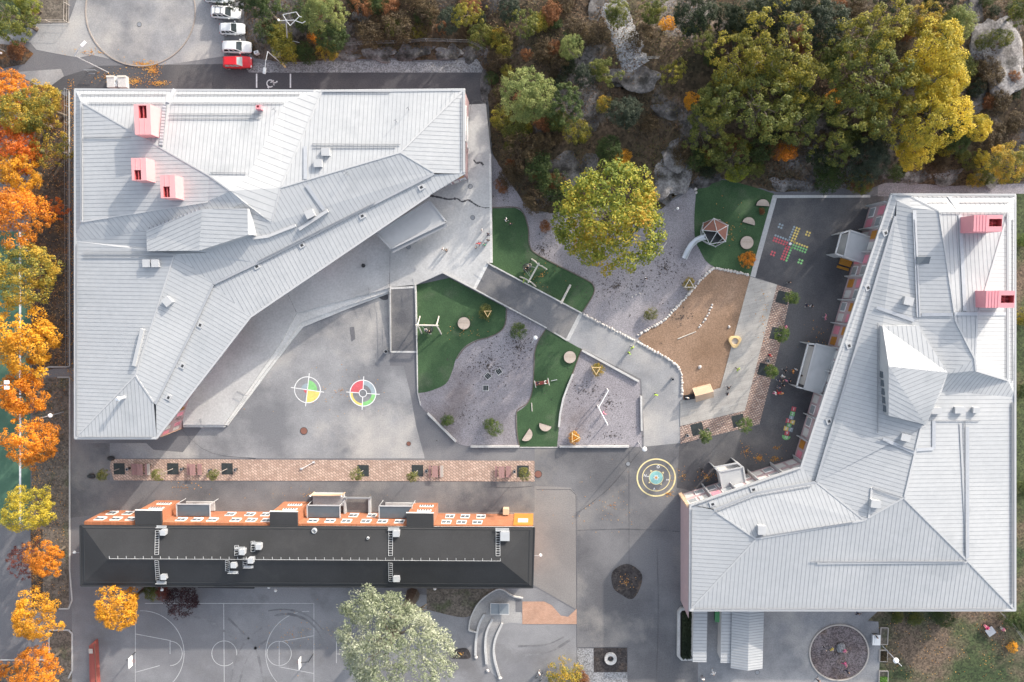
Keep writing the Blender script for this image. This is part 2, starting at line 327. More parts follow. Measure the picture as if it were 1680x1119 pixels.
PAL = dict(
 orange=[(0.16, 0.11, 0.02), (0.54, 0.18, 0.015), (0.82, 0.32, 0.018), (0.86, 0.44, 0.04)],
 golden=[(0.17, 0.14, 0.022), (0.55, 0.26, 0.018), (0.84, 0.42, 0.022), (0.82, 0.52, 0.05)],
 red=[(0.24, 0.05, 0.012), (0.58, 0.12, 0.015), (0.72, 0.20, 0.02), (0.72, 0.36, 0.03)],
 mixed=[(0.07, 0.10, 0.025), (0.20, 0.20, 0.035), (0.50, 0.33, 0.035), (0.66, 0.38, 0.05)],
 yellow=[(0.11, 0.13, 0.025), (0.36, 0.31, 0.035), (0.64, 0.48, 0.04), (0.74, 0.53, 0.06)],
 lime=[(0.08, 0.13, 0.018), (0.24, 0.30, 0.03), (0.42, 0.44, 0.04), (0.58, 0.50, 0.04)],
 limeflame=[(0.07, 0.12, 0.02), (0.17, 0.23, 0.03), (0.34, 0.36, 0.04), (0.52, 0.40, 0.04), (0.66, 0.32, 0.03)],
 olive=[(0.045, 0.066, 0.018), (0.115, 0.145, 0.03), (0.22, 0.235, 0.04), (0.38, 0.32, 0.045)],
 oakgold=[(0.07, 0.092, 0.02), (0.19, 0.195, 0.03), (0.40, 0.345, 0.037), (0.58, 0.43, 0.042)],
 green=[(0.022, 0.045, 0.013), (0.05, 0.09, 0.022), (0.095, 0.14, 0.034), (0.16, 0.19, 0.045)],
 dark=[(0.012, 0.024, 0.011), (0.026, 0.045, 0.019), (0.045, 0.068, 0.028), (0.07, 0.085, 0.038)],
 pine=[(0.016, 0.030, 0.020), (0.038, 0.060, 0.038), (0.068, 0.092, 0.056), (0.10, 0.12, 0.075)],
 pale=[(0.10, 0.145, 0.04), (0.21, 0.27, 0.08), (0.34, 0.37, 0.115), (0.44, 0.45, 0.15)],
 silver=[(0.075, 0.10, 0.045), (0.20, 0.235, 0.14), (0.40, 0.425, 0.31), (0.58, 0.585, 0.48)],
 purple=[(0.022, 0.010, 0.016), (0.045, 0.018, 0.026), (0.07, 0.025, 0.032), (0.09, 0.035, 0.04)],
 crimson=[(0.12, 0.03, 0.03), (0.24, 0.06, 0.05), (0.32, 0.10, 0.07), (0.3, 0.12, 0.06)],
 rusty=[(0.14, 0.06, 0.025), (0.28, 0.115, 0.045), (0.38, 0.16, 0.06), (0.36, 0.20, 0.07)],
 brown=[(0.045, 0.030, 0.018), (0.095, 0.065, 0.035), (0.16, 0.115, 0.055), (0.20, 0.13, 0.055)],
 sapling=[(0.08, 0.11, 0.03), (0.17, 0.19, 0.05), (0.27, 0.27, 0.07), (0.40, 0.36, 0.10)],
 fresh=[(0.035, 0.08, 0.015), (0.09, 0.16, 0.03), (0.18, 0.26, 0.055), (0.36, 0.40, 0.09)],
)
LF = {k: leaf('leaf_'+k, v, 0.22 if k not in ('mixed',) else 0.35) for k, v in PAL.items()}
MARK = {k: ground('marking_'+k, c, [x*0.82 for x in c], 1.2, None, 6, 0.12, 0.75, 0) for k, c in dict(
 red=(0.62, 0.12, 0.14), green=(0.25, 0.58, 0.22), yellow=(0.82, 0.62, 0.18), blue=(0.30, 0.40, 0.48), white=(0.82, 0.82, 0.82), teal=(0.30, 0.58, 0.56), cream=(0.85, 0.72, 0.38), orange=(0.75, 0.40, 0.12), paleblue=(0.33, 0.40, 0.44)).items()}
# ================================================================== SETTING
SN = [0]
def sheet(name, pts, m, z=0.0, zf=None, kind='structure', thick=0.0):
    """a flat or sloping paved area given by photo pixels at height z (zf: height per corner)"""
    SN[0] += 1
    if zf is None: z += SN[0]*0.00016; w_ = [P(p[0], p[1], z) for p in pts]
    else: w_ = [P(p[0], p[1], h) for p, h in zip(pts, zf)]
    mb = MB()
    a = sum(w_[i-1].x*w_[i].y-w_[i].x*w_[i-1].y for i in range(len(w_)))
    if a < 0: w_ = w_[::-1]
    n = len(w_)
    if thick:
        lo = [Vector((p.x, p.y, -0.05)) for p in w_]
        mb.add(w_+lo, [tuple(range(n))]+[(i, n+i, n+(i+1) % n, (i+1) % n) for i in range(n)])
    else: mb.add(w_, [tuple(range(n))])
    return tag(mb.build(name, m), kind=kind)
gnd = MB(); gnd.add([(-420, -420, 0), (420, -420, 0), (420, 420, 0), (-420, 420, 0)], [(0, 1, 2, 3)])
tag(gnd.build('ground', mt['asphalt']), kind='structure')
L1, L2, L3, L4, L5 = 0.012, 0.024, 0.036, 0.048, 0.060

# --- paved areas
sheet('plaza', [(300, 742), (340, 690), (400, 655), (455, 565), (500, 520), (560, 500), (640, 480), (640, 600), (662, 600), (672, 640), (683, 700), (697, 752), (300, 752)], mt['asphalt_pale'], L1)
sheet('plaza', [(180, 727), (240, 727), (252, 738), (300, 742), (300, 752), (180, 752)], mt['asphalt_pale'], L1)
sheet('path', [(114, 560), (124, 560), (124, 727), (180, 727), (180, 790), (240, 790), (200, 838), (114, 850)], mt['asphalt_mid'], L1)
sheet('path', [(940, 505), (1046, 556), (1118, 600), (1121, 660), (1116, 727), (1056, 735), (1056, 700), (1052, 622), (954, 572), (925, 560)], mt['asphalt_pale'], L1)
sheet('path', [(877, 733), (1056, 733), (1116, 727), (1180, 720), (1130, 800), (1117, 830), (1117, 960), (947, 960), (947, 815), (940, 802), (878, 796)], mt['asphalt_mid'], L1)
sheet('path', [(877, 797), (936, 800), (946, 812), (946, 1000), (876, 960), (700, 960), (700, 797)], mt['asphalt_warm'], L1)
sheet('path', [(187, 789), (877, 791), (877, 840), (187, 840)], mt['asphalt_mid'], L2)
sheet('road', [(946, 960), (1116, 960), (1116, 1140), (1030, 1140), (1030, 1062), (946, 1062)], mt['asphalt_mid'], L2)
sheet('road', [(1116, 960), (1110, 1000), (1110, 1083), (1116, 1090), (1116, 1140), (1150, 1140), (1150, 960)], mt['asphalt_mid'], L1)
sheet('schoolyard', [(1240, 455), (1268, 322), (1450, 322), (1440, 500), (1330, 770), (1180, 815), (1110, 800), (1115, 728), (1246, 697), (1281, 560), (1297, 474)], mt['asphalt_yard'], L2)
sheet('schoolyard', [(1250, 1003), (1440, 1003), (1422, 1020), (1441, 1020), (1445, 1060), (1440, 1140), (1145, 1140), (1145, 1003)], mt['asphalt_pale'], L2)
sheet('court_paving', [(118, 960), (118, 1140), (700, 1140), (700, 976), (560, 964)], mt['court'], L1)
sheet('court_paving', [(690, 978), (790, 962), (880, 965), (946, 1003), (946, 1140), (690, 1140)], mt['court'], L1)
sheet('road', [(0, 40), (55, 40), (112, 38), (140, -40), (330, -40), (368, 40), (368, 92), (290, 104), (235, 110), (150, 90), (130, 95), (60, 82), (50, 70), (0, 62)], mt['asphalt_pale'], L1)
sheet('road', smooth_poly([(230-90, 18), (150, 60), (176, 92), (205, 104), (230, 108), (255, 104), (284, 92), (310, 60), (320, 18), (316, -40, 1), (144, -40, 1)], 4), mt['asphalt_pale'], L2)
sheet('road', [(300, 120), (800, 118), (800, 172), (760, 172), (300, 172)], mt['asphalt_dark'], L1)
sheet('road', [(160, 108), (420, 104), (420, 150), (100, 150), (60, 140)], mt['asphalt_dark'], L1)
sheet('road', [(28, 118), (100, 113), (105, 125), (78, 145), (60, 140), (40, 128)], mt['asphalt_pale'], L3)
sheet('gravel_strip', [(398, 103), (470, 102), (560, 100), (640, 98), (700, 102), (790, 96), (796, 119), (408, 119)], mt['gravel_grey'], L2)
sheet('gravel_path', [(1440, 300), (1700, 300), (1700, 322), (1440, 322)], mt['gravel'], L1)
sheet('sports_field', [(-60, 380), (50, 380), (50, 858), (-60, 858)], mt['field'], L1)
mk = MB()
for a, b in (((33, 380), (33, 858)),): mk.bar(P(*a, L2), P(*b, L2), 0.35, 0.004)
tag(mk.build('field_line', mt['white']), kind='structure')
sheet('verge', [(50, 130), (113, 160), (114, 604), (88, 605), (60, 612), (52, 612)], mt['soil'], L2)
sheet('verge', [(52, 620), (92, 619), (113, 619), (113, 1000), (52, 1000), (52, 860)], mt['soil_pale'], L2)
sheet('path', [(-60, 868), (52, 868), (52, 1085), (-60, 1085)], mt['asphalt'], L1)
sheet('verge', [(-60, 1090), (80, 1090), (80, 1034), (118, 1034), (118, 1140), (-60, 1140)], mt['soil_pale'], L2)
sheet('verge', [(-60, -60), (60, -60), (58, 40), (20, 55), (-60, 60)], mt['lawn'], L2)
sheet('verge', [(-60, 66), (40, 76), (55, 88), (40, 105), (-60, 125)], mt['soil'], L2)
sheet('sand_pen', [(54, -30), (112, -30), (112, 37), (54, 37)], mt['soil_pale'], L2)
sheet('asphalt_strip', [(113, 150), (124, 150), (124, 604), (113, 604)], mt['asphalt_dark'], L3)
sheet('lawn', [(1440, 1003), (1700, 1003), (1700, 1150), (1440, 1150), (1445, 1060), (1441, 1020), (1424, 1018)], mt['lawn'], L3)
sheet('lawn', [(1655, 318), (1800, 318), (1800, 1150), (1660, 1150)], mt['lawn'], L2)

# --- terrace, steps and ramps
TZ = 0.9
sheet('terrace', [(300, 697), (367, 697), (462, 560), (486, 514), (637, 473), (640, 471), (683, 467), (726, 448), (778, 474), (798, 432), (806, 430), (805, 250), (797, 170), (760, 172), (500, 300), (300, 560)], mt['concrete'], TZ, thick=1)
for k, (f, z) in enumerate(((0.33, 0.6), (0.66, 0.3))):
    inn = [(367, 697), (420, 612), (462, 560), (486, 514), (560, 494), (637, 473)]
    out = [(374, 698), (424, 632), (478, 560), (497, 537), (570, 507), (637, 482)]
    mid = [(a[0]+(b[0]-a[0])*(f+0.33), a[1]+(b[1]-a[1])*(f+0.33)) for a, b in zip(inn, out)]
    sheet('steps', inn+mid[::-1], mt['concrete_step'], z, thick=1)
sheet('steps', [(300, 697), (367, 697), (369, 701), (300, 701)], mt['concrete_step'], 0.45, thick=1)
sheet('ramp', [(641, 472), (681, 470), (683, 577), (641, 577)], mt['asphalt_mid'], zf=[TZ, TZ, 0.03, 0.03], thick=1)
sheet('ramp', [(799, 433), (954, 513), (930, 559), (778, 474)], mt['asphalt_mid'], zf=[TZ, 0.03, 0.03, TZ], thick=1)
def kerb(pts, z0, z1, wd, name='kerb', m='kerb', zs=None):
    mb = MB()
    w_ = [P(p[0], p[1], 0) for p in pts]
    for i in range(len(w_)-1):
        h0, h1 = (z1, z1) if zs is None else (zs[i], zs[i+1])
        a, b = P(*pts[i], h0), P(*pts[i+1], h1); d = Vector((b.x-a.x, b.y-a.y, 0)).normalized(); n = Vector((-d.y, d.x, 0))*wd/2
        e = d*(0.004*(i % 3))
        vs = [a-n, a+n, b+n+e, b-n+e]; lo = [Vector((q.x, q.y, z0)) for q in vs]
        mb.add(lo+vs, [(4, 7, 6, 5), (0, 4, 5, 1), (1, 5, 6, 2), (2, 6, 7, 3), (3, 7, 4, 0)])
    return tag(fixn(mb.build(name, mt[m])), kind='structure')
kerb([(726, 447), (778, 474), (897, 538)], 0, 0, 0.2, zs=[TZ+.25, TZ+.25, 0.3])
kerb([(897, 538), (931, 559)], 0, 0.15, 0.22)
kerb([(799, 431), (938, 505), (955, 514)], 0, 0, 0.2, zs=[TZ+.25, 0.3, 0.2])
kerb([(640, 470), (641, 578)], 0, 0, 0.18, zs=[TZ+.2, 0.15])
kerb([(681, 466), (684, 578), (685, 644), (690, 665)], 0, 0, 0.17, zs=[TZ+.2, 0.25, 0.15, 0.1])
kerb([(804, 252), (806, 431)], 0, TZ+.02, 0.35, m='concrete_step')
for a, b, z0 in (((641, 577), (683, 577), .02), ((641, 473), (680, 471), TZ+.01)): kerb([a, b], 0, z0+.02, 0.35, 'step_line', 'kerb')
kerb([(799, 433), (778, 474)], 0, TZ+.02, 0.5, 'step_line', 'concrete_step')
kerb([(918, 501), (897, 537)], 0, 0.1, 0.55, 'step_line', 'kerb')
kerb([(953, 515), (931, 558)], 0, 0.05, 0.6, 'step_line', 'kerb')

# --- playground surfaces
sheet('gravel', smooth_poly([(805, 250, 1), (830, 285), (862, 335), (890, 350), (960, 330), (1085, 335), (1145, 300, 1), (1150, 360), (1160, 430), (1185, 434, 1), (1140, 475), (1116, 500), (1086, 530), (1046, 557, 1), (955, 514, 1), (860, 440), (806, 430, 1)], 4), mt['gravel'], L1)
sheet('turf', smooth_poly([(807, 342, 1), (845, 341, 1), (858, 350), (866, 375), (868, 402), (884, 420), (960, 459), (973, 470), (972, 484), (954, 513, 1), (801, 434, 1), (807, 430, 1)], 4), mt['turf'], L3)
sheet('turf', smooth_poly([(682, 468, 1), (737, 456, 1), (830, 505, 1), (828, 531), (819, 544), (800, 553), (781, 558), (761, 570), (748, 589), (742, 609), (731, 630), (704, 642), (685, 645, 1)], 4), mt['turf'], L3)
sheet('gravel', smooth_poly([(685, 640, 1), (740, 600), (760, 560), (825, 535), (825, 495, 1), (897, 538, 1), (890, 560), (882, 590), (870, 660), (852, 690), (856, 733, 1), (775, 733, 1), (746, 724), (705, 682), (688, 662)], 4), mt['gravel'], L2)
sheet('turf', smooth_poly([(896, 540, 1), (954, 573, 1), (940, 614), (930, 640), (922, 660), (918, 690), (914, 733, 1), (853, 733, 1), (849, 710), (848, 676, 1), (866, 662), (874, 637), (877, 600), (878, 578), (884, 560)], 4), mt['turf'], L3)
sheet('gravel', [(954, 573), (1050, 625), (1053, 733), (914, 733), (918, 690), (922, 658), (938, 614)], mt['gravel'], L2)
sheet('turf', smooth_poly([(1143, 307, 1), (1180, 295), (1230, 305), (1270, 318, 1), (1231, 452, 1), (1174, 439, 1), (1158, 428), (1148, 410), (1141, 395), (1139, 370), (1140, 340)], 4), mt['turf'], L3)
sheet('bark_bed', smooth_poly([(1174, 439, 1), (1231, 453, 1), (1182, 636, 1), (1121, 658, 1), (1119, 620), (1112, 600), (1090, 585), (1065, 571), (1047, 556, 1), (1060, 543), (1090, 527), (1117, 498), (1140, 470), (1156, 452)], 4), mt['sand'], L3)
sheet('deck', [(1231, 454), (1275, 467), (1222, 674), (1116, 699), (1116, 658), (1182, 636)], mt['deck'], 0.10, thick=1)
sheet('brick_paving', [(1275, 467), (1299, 475), (1281, 560), (1260, 642), (1246, 696), (1116, 728), (1116, 699), (1222, 674)], mt['paver2'], L4)
sheet('brick_paving', [(183, 753), (877, 756), (877, 790), (187, 788), (180, 766)], mt['paver'], L4)
sheet('brick_paving', [(857, 987), (893, 987), (905, 993), (920, 1010), (932, 1012), (946, 999), (946, 1024), (857, 1024)], mt['paver_pink'], L4)
sheet('amphitheatre', smooth_poly([(769, 1034, 1), (775, 1008), (795, 980), (822, 968), (850, 990, 1), (862, 1024, 1), (826, 1024), (812, 1050), (815, 1112, 1), (798, 1090), (795, 1040), (783, 1034)], 4), mt['asphalt_pale'], L2)
for pts in ([(1170, 440), (1160, 430), (1148, 410)], ): pass
sheet('concrete_band', [(1268, 320), (1275, 324), (1239, 455), (1231, 453)], mt['concrete'], L5)
sheet('concrete_band', [(1268, 320), (1428, 320), (1428, 324), (1275, 325)], mt['concrete'], L5)
def white_edge(pts, wd=0.3, ht=0.4): return kerb(pts, 0, ht, wd, 'edge_wall', 'kerb')
white_edge([(955, 575), (1048, 626)]); white_edge([(1052, 650), (1053, 707)]); white_edge([(918, 733), (1032, 733)])
white_edge([(940, 614), (931, 636), (924, 655), (919, 680), (917, 701)]); white_edge([(772, 733), (852, 733)]); white_edge([(701, 678), (748, 725)])
kerb([(853, 734), (915, 734)], 0, 0.1, 0.12)
kerb(smooth_poly([(806, 341), (845, 340), (859, 350), (867, 375), (869, 402), (884, 419), (960, 458), (974, 470), (973, 484), (956, 512)], 4, False), 0, 0.12, 0.12, 'turf_edging', 'bark')
kerb(smooth_poly([(831, 507), (829, 531), (819, 545), (800, 554), (782, 559), (762, 571), (749, 589)], 4, False), 0, 0.12, 0.12, 'turf_edging', 'bark')
kerb(smooth_poly([(895, 541), (883, 560), (877, 580), (876, 600), (874, 637), (866, 661), (848, 675), (848, 710), (852, 731)], 4, False), 0, 0.12, 0.12, 'turf_edging', 'bark')
kerb([(954, 573), (939, 614)], 0, 0.12, 0.12, 'turf_edging', 'bark')
# grass verge kerbs on the left and top
kerb([(113, 150), (114, 602), (80, 602), (58, 611)], 0, 0.12, 0.22, m='concrete'); kerb([(94, 619), (114, 619), (114, 935), (118, 985), (112, 999), (96, 999)], 0, 0.12, 0.22, m='concrete')
kerb([(80, 1090), (80, 1034), (112, 1034), (118, 1040), (118, 1100), (112, 1113)], 0, 0.12, 0.22, m='concrete'); kerb([(0, 1083), (78, 1083)], 0, 0.12, 0.2, m='concrete')
ring = [(230+90*math.cos(t), 18+90*math.sin(t)) for t in [rad(-20+i*220/40) for i in range(41)]]
kerb(ring, 0, 0.10, 0.18, m='bark_pale')
kerb(smooth_poly([(769, 1035), (772, 1015), (785, 990), (805, 973), (822, 967), (840, 978), (858, 982)], 4, False), 0, 0.35, 0.2)
kerb([(769, 1035), (783, 1038)], 0, 0.35, 0.2)
for pp in ([(795, 1008), (786, 1025), (781, 1050), (780, 1076)], [(808, 1016), (799, 1036), (796, 1060), (798, 1090)], [(824, 1023), (814, 1045), (810, 1065), (812, 1085), (819, 1110)]):
    kerb(smooth_poly(pp, 4, False), 0, 0.3, 0.36, 'seat_step', 'concrete')
kerb([(880, 803), (936, 803), (945, 812), (946, 960)], 0, 0.03, 0.06, 'joint', 'asphalt_dark')
kerb([(946, 960), (946, 1062), (1030, 1062)], 0, 0.03, 0.06, 'joint', 'asphalt_dark')
kerb([(1032, 740), (1032, 960)], 0, 0.028, 0.05, 'joint', 'asphalt_dark')
# asphalt patches and hollows (repairs in another tone, with shapes of their own)
sheet('asphalt_patch', smooth_poly([(1004, 940), (1020, 927), (1036, 927), (1053, 942), (1050, 965), (1037, 983), (1020, 976), (1006, 964)], 4), mt['damp'], L4)
sheet('asphalt_patch', smooth_poly([(739, 1075), (747, 1066), (766, 1064), (772, 1079), (756, 1081), (742, 1080)], 4), mt['damp'], L4)
sheet('asphalt_patch', smooth_poly([(622, 487), (630, 481), (636, 484), (636, 491), (628, 492)], 4), mt['asphalt_dark'], L4)
sheet('asphalt_patch', [(574, 537), (581, 536), (583, 556), (577, 560)], mt['asphalt'], L4)
sheet('asphalt_patch', [(846, 985), (857, 985), (857, 1004), (846, 1004)], mt['asphalt'], L4)
sheet('gravel_bed', smooth_poly([(700, 966, 1), (815, 966, 1), (800, 975), (780, 992), (772, 1010), (750, 1012), (700, 1000, 1)], 3), mt['soil_pale'], L3)
sheet('cobble_square', [(974, 1063), (1029, 1063), (1029, 1103), (974, 1103)], mt['damp'], L4)
sheet('cobble_square', [(947, 1064), (974, 1064), (974, 1103), (1029, 1103), (1029, 1140), (947, 1140)], mt['gravel_grey'], L3)
sheet('brick_path', [(50, 868), (70, 868), (70, 1000), (52, 1000)], mt['soil'], L3)

# cracks in the terrace, tyre marks on the ball court, old joints in the asphalt
def streak(name, pts, wd, m, z):
    pts = smooth_poly(pts, 5, False); w_ = [P(x, y, z) for x, y in pts]; mb = MB(); rr_ = random.Random(int(pts[0][0]))
    for i in range(len(w_)-1):
        d = (w_[i+1]-w_[i]).normalized(); n = Vector((-d.y, d.x, 0))*wd*.5*rr_.uniform(.5, 1.4); mb.add([w_[i]-n, w_[i]+n, w_[i+1]+n, w_[i+1]-n], [(3, 2, 1, 0)])
    return tag(fixn(mb.build(name, mt[m])), kind='structure')
streak('crack', [(706, 321), (722, 324), (736, 327), (750, 326), (758, 331), (768, 328), (776, 333), (784, 338)], .3, 'asphalt_dark', TZ+.015)
streak('crack', [(784, 338), (796, 341), (806, 340)], .12, 'asphalt_dark', TZ+.015); streak('crack', [(777, 262), (782, 268), (788, 266), (793, 271)], .25, 'asphalt_dark', TZ+.015)
for pts in ([(640, 412), (639, 470)], [(797, 170), (772, 175), (767, 300)], [(473, 484), (486, 512)]): streak('crack', pts, .07, 'asphalt_mid', TZ+.012)
for pts in ([(370, 1010), (395, 1035), (420, 1065), (432, 1119)], [(430, 1030), (405, 1050), (385, 1085), (378, 1125)], [(438, 1050), (412, 1070), (398, 1100), (392, 1125)], [(440, 1002), (470, 1000), (505, 1010), (535, 1040)], [(450, 1010), (478, 1008), (510, 1022), (530, 1050)], [(310, 1010), (345, 1020), (380, 1045)]): streak('tyre_mark', pts, .34, 'court_dark', L2+.002)
for pts in ([(947, 870), (1030, 868), (1115, 872)], [(1078, 900), (1080, 1000), (1077, 1119)], [(877, 797), (840, 800), (800, 799)], [(250, 640), (330, 735), (420, 752)], [(1050, 740), (1000, 800), (950, 840)]): streak('asphalt_joint', pts, .06, 'asphalt_dark', L3+.02)
for pts in ([(855, 1075), (900, 1070), (935, 1050)], [(850, 1060), (895, 1058), (925, 1045)]): streak('tyre_mark', pts, .34, 'court_dark', L3)

# --- wooded rocky hill: one terrain sheet that rises behind the schoolyard
WOOD = [(395, -120), (402, 60), (415, 96), (480, 103), (560, 97), (640, 95), (700, 99), (780, 95), (797, 125), (802, 180), (806, 250), (835, 300), (868, 345), (905, 352), (985, 335), (1085, 345), (1110, 320), (1145, 300), (1185, 292), (1230, 305), (1272, 316), (1420, 312), (1455, 300), (1560, 306), (1690, 300), (1800, 300), (1800, -120)]
WW = [P(x, y, 0) for x, y in WOOD]
def wood_d(x, y):
    """signed distance (m) inside the wood outline"""
    ins = False; best = 1e9; n = len(WW)
    for i in range(n):
        a, b = WW[i-1], WW[i]
        if (a.y > y) != (b.y > y) and x < (b.x-a.x)*(y-a.y)/(b.y-a.y)+a.x: ins = not ins
        ex, ey = b.x-a.x, b.y-a.y; l2 = ex*ex+ey*ey
        t = max(0, min(1, ((x-a.x)*ex+(y-a.y)*ey)/l2)); d = math.hypot(x-a.x-ex*t, y-a.y-ey*t)
        best = min(best, d)
    return best if ins else -best
def hz(x, y):
    d = wood_d(x, y)
    if d <= 0: return 0.0
    k = min(1.0, d/2.0)
    h = 0.3*k+min(d, 24)*0.15+max(0, min(d-3, 6))*0.12
    return h+k*(0.7*noise.noise((x*0.12, y*0.12, 1.3))+0.35*noise.noise((x*0.4, y*0.4, 5.1))+0.16*noise.noise((x*1.3, y*1.3, 2.2)))
hm = MB(); st = 0.8; x0, x1, y0, y1 = -52.0, 96.0, 8.0, 62.0
nx, ny = int((x1-x0)/st)+1, int((y1-y0)/st)+1
keep = {}
for j in range(ny):
    for i in range(nx):
        x, y = x0+i*st, y0+j*st; d = wood_d(x, y)
        if d > -1.2:
            keep[(i, j)] = len(hm.v)
            hm.v.append((x+0.2*noise.noise((x, y, 9)), y+0.2*noise.noise((x, y, 19)), hz(x, y) if d > 0 else d*0.3))
for j in range(ny-1):
    for i in range(nx-1):
        q = [keep.get(k) for k in ((i, j), (i+1, j), (i+1, j+1), (i, j+1))]
        if None not in q: hm.f.append(tuple(q)); hm.m.append(0)
hill = hm.build('hill', ground('forest_floor', (0.050, 0.042, 0.024), (0.094, 0.064, 0.042), 0.2, (0.135, 0.125, 0.122), 3.0, 0.5, 0.95, 0.8, stain_s=0.11, stain_t=(0.53, 0.61), vor=2.5), None, None, True)
tag(hill, kind='structure')
# bare slabs of rock lying on the hill
def ico(sub):
    bm = bmesh.new(); bmesh.ops.create_icosphere(bm, subdivisions=sub, radius=1.0)
    vs = [v.co.copy() for v in bm.verts]; fs = [tuple(v.index for v in f.verts) for f in bm.faces]; bm.free(); return vs, fs
ICO4, ICO2, ICO1, ICO3 = ico(5), ico(2), ico(1), ico(3)
def PH(px, py, extra=0.0):
    z = 0.0
    for _ in range(4):
        q = P(px, py, z); z = hz(q.x, q.y)+extra
    return P(px, py, z)
def rock(px, py, rx, ry, hh, rot, label, seed, group=None):
    c = PH(px, py); k = 1/10.27; vs, fs = ICO4
    out = []
    for v in vs:
        n = 0.6*noise.noise((v.x*1.1+seed, v.y*1.1, v.z*1.1))+0.2*noise.noise((v.x*2.4+seed, v.y*2.4, v.z*2.4))
        cr = abs(noise.noise((v.x*2.2+seed*3, v.y*2.2, v.z*2.2)))
        n += -0.10*max(0, 0.07-cr)/0.07+0.035*noise.noise((v.x*9+seed, v.y*9, v.z*9))
        u = v*(1+n); x, y = u.x*rx*k, u.y*ry*k
        ca, sa = math.cos(rot), math.sin(rot)
        z = max(u.z, -0.3); z = z if z < 0.35 else 0.35+(z-0.35)*0.4; z *= .85
        out.append((c.x+x*ca-y*sa, c.y+x*sa+y*ca, c.z-0.16*hh+z*hh*.62))
    mb = MB(); mb.add(out, fs)
    o = mb.build('rock_outcrop', mt['granite_pale' if any(t in label for t in ('pale', 'light', 'pink', 'split', 'large bare', 'long')) else 'granite'], None, None, False)
    me = o.data
    for v in me.vertices: v.co -= c
    o.location = c
    return tag(o, label, 'rock', group)
for a in ((1640, 95, 34, 52, 2.2, .3, 'large bare grey rock dome at the right edge of the wood'),
          (1600, 30, 14, 34, 1.6, .1, 'narrow upright grey rock above the large rock dome'),
          (1605, 150, 36, 26, 1.2, .6, 'dark wet-looking rock slab below the large rock dome'),
          (938, 268, 38, 40, 1.6, -.5, 'grey streaked rock slab left of the big lime tree, beside the dark bushes'),
          (1095, 280, 30, 42, 1.8, .3, 'pale rounded rock face above the gravel, right of the big lime tree'),
          (1105, 235, 26, 34, 1.2, .2, 'smooth brown-grey rock ledge on the slope over the pale rock face'),
          (1040, 122, 34, 22, 1.2, .1, 'flat grey rock ledge crossed by a rusty crack in the middle of the wood'),
          (960, 205, 18, 16, .8, .4, 'small grey slab under the dark pine in the wood'),
          (1092, 178, 24, 14, .9, -.5, 'thin tilted slab between brown leaves on the wooded slope'),
          (1155, 295, 34, 12, 1.3, .1, 'layered rock wall at the top of the gravel bay'),
          (1085, 315, 22, 16, 1.1, .7, 'rough stepped rock beside the gravel under the big lime tree'),
          (1283, 300, 22, 13, 1.2, -.3, 'pink-grey rock with a broken edge above the climbing lawn'),
          (1325, 303, 24, 10, .9, .0, 'low broken rock bank above the painted board game'),
          (1500, 290, 24, 12, 1.2, -.2, 'rock bank with pale top behind the right school, nearest its corner'),
          (1555, 288, 26, 12, 1.2, .2, 'long rock bank behind the middle of the right school'),
          (1620, 290, 18, 16, 1.3, .9, 'split rock behind the right school beside the orange tree'),
          (575, 92, 20, 8, .9, .1, 'pale rubble rock at the left end of the blasted bank'),
          (620, 85, 28, 13, 1.5, -.1, 'light rough rock in the blasted bank above the gravel strip'),
          (680, 82, 30, 13, 1.6, .1, 'jagged dark rock in the blasted bank above the gravel strip'),
          (730, 84, 26, 13, 1.7, -.2, 'grey split rock near the right end of the blasted bank'),
          (772, 88, 18, 14, 1.5, .4, 'last rock of the blasted bank by the road corner'),
          (800, 140, 10, 26, 1.6, .0, 'steep rock beside the end of the dark road'),
          (597, 22, 16, 10, .7, .5, 'small pale rock among brown bushes near the top edge'),
          (985, 15, 20, 26, .7, .1, 'dark gravelly rock by the worn trail at the top edge'),
          (1450, 235, 12, 8, .6, .3, 'little rock under the yellow maples')):
    rock(*a, seed=len(a[-1])+a[0]*0.1)

# worn gravelly trail over the hill
tr = MB(); tp_ = [PH(*q) for q in smooth_poly([(985, -30), (1000, 0), (1016, 35), (1028, 65), (1036, 92), (1046, 112)], 6, False)]
for i, q in enumerate(tp_):
    d = (tp_[min(i+1, len(tp_)-1)]-tp_[max(i-1, 0)]); d.z = 0; d.normalize(); n = Vector((-d.y, d.x, 0)); wd = 2.2+.5*noise.noise((i*.4, 1, 1))
    for j in range(9):
        x, y = q.x+n.x*wd*(j/4-1), q.y+n.y*wd*(j/4-1); tr.v.append((x, y, hz(x, y)+.12-.16*abs(j/4-1)**4))
for i in range(len(tp_)-1):
    for j in range(8): a = i*9+j; tr.f.append((a, a+9, a+10, a+1)); tr.m.append(0)
tag(fixn(tr.build('trail', mt['gravel_grey'], None, None, True)), kind='structure')
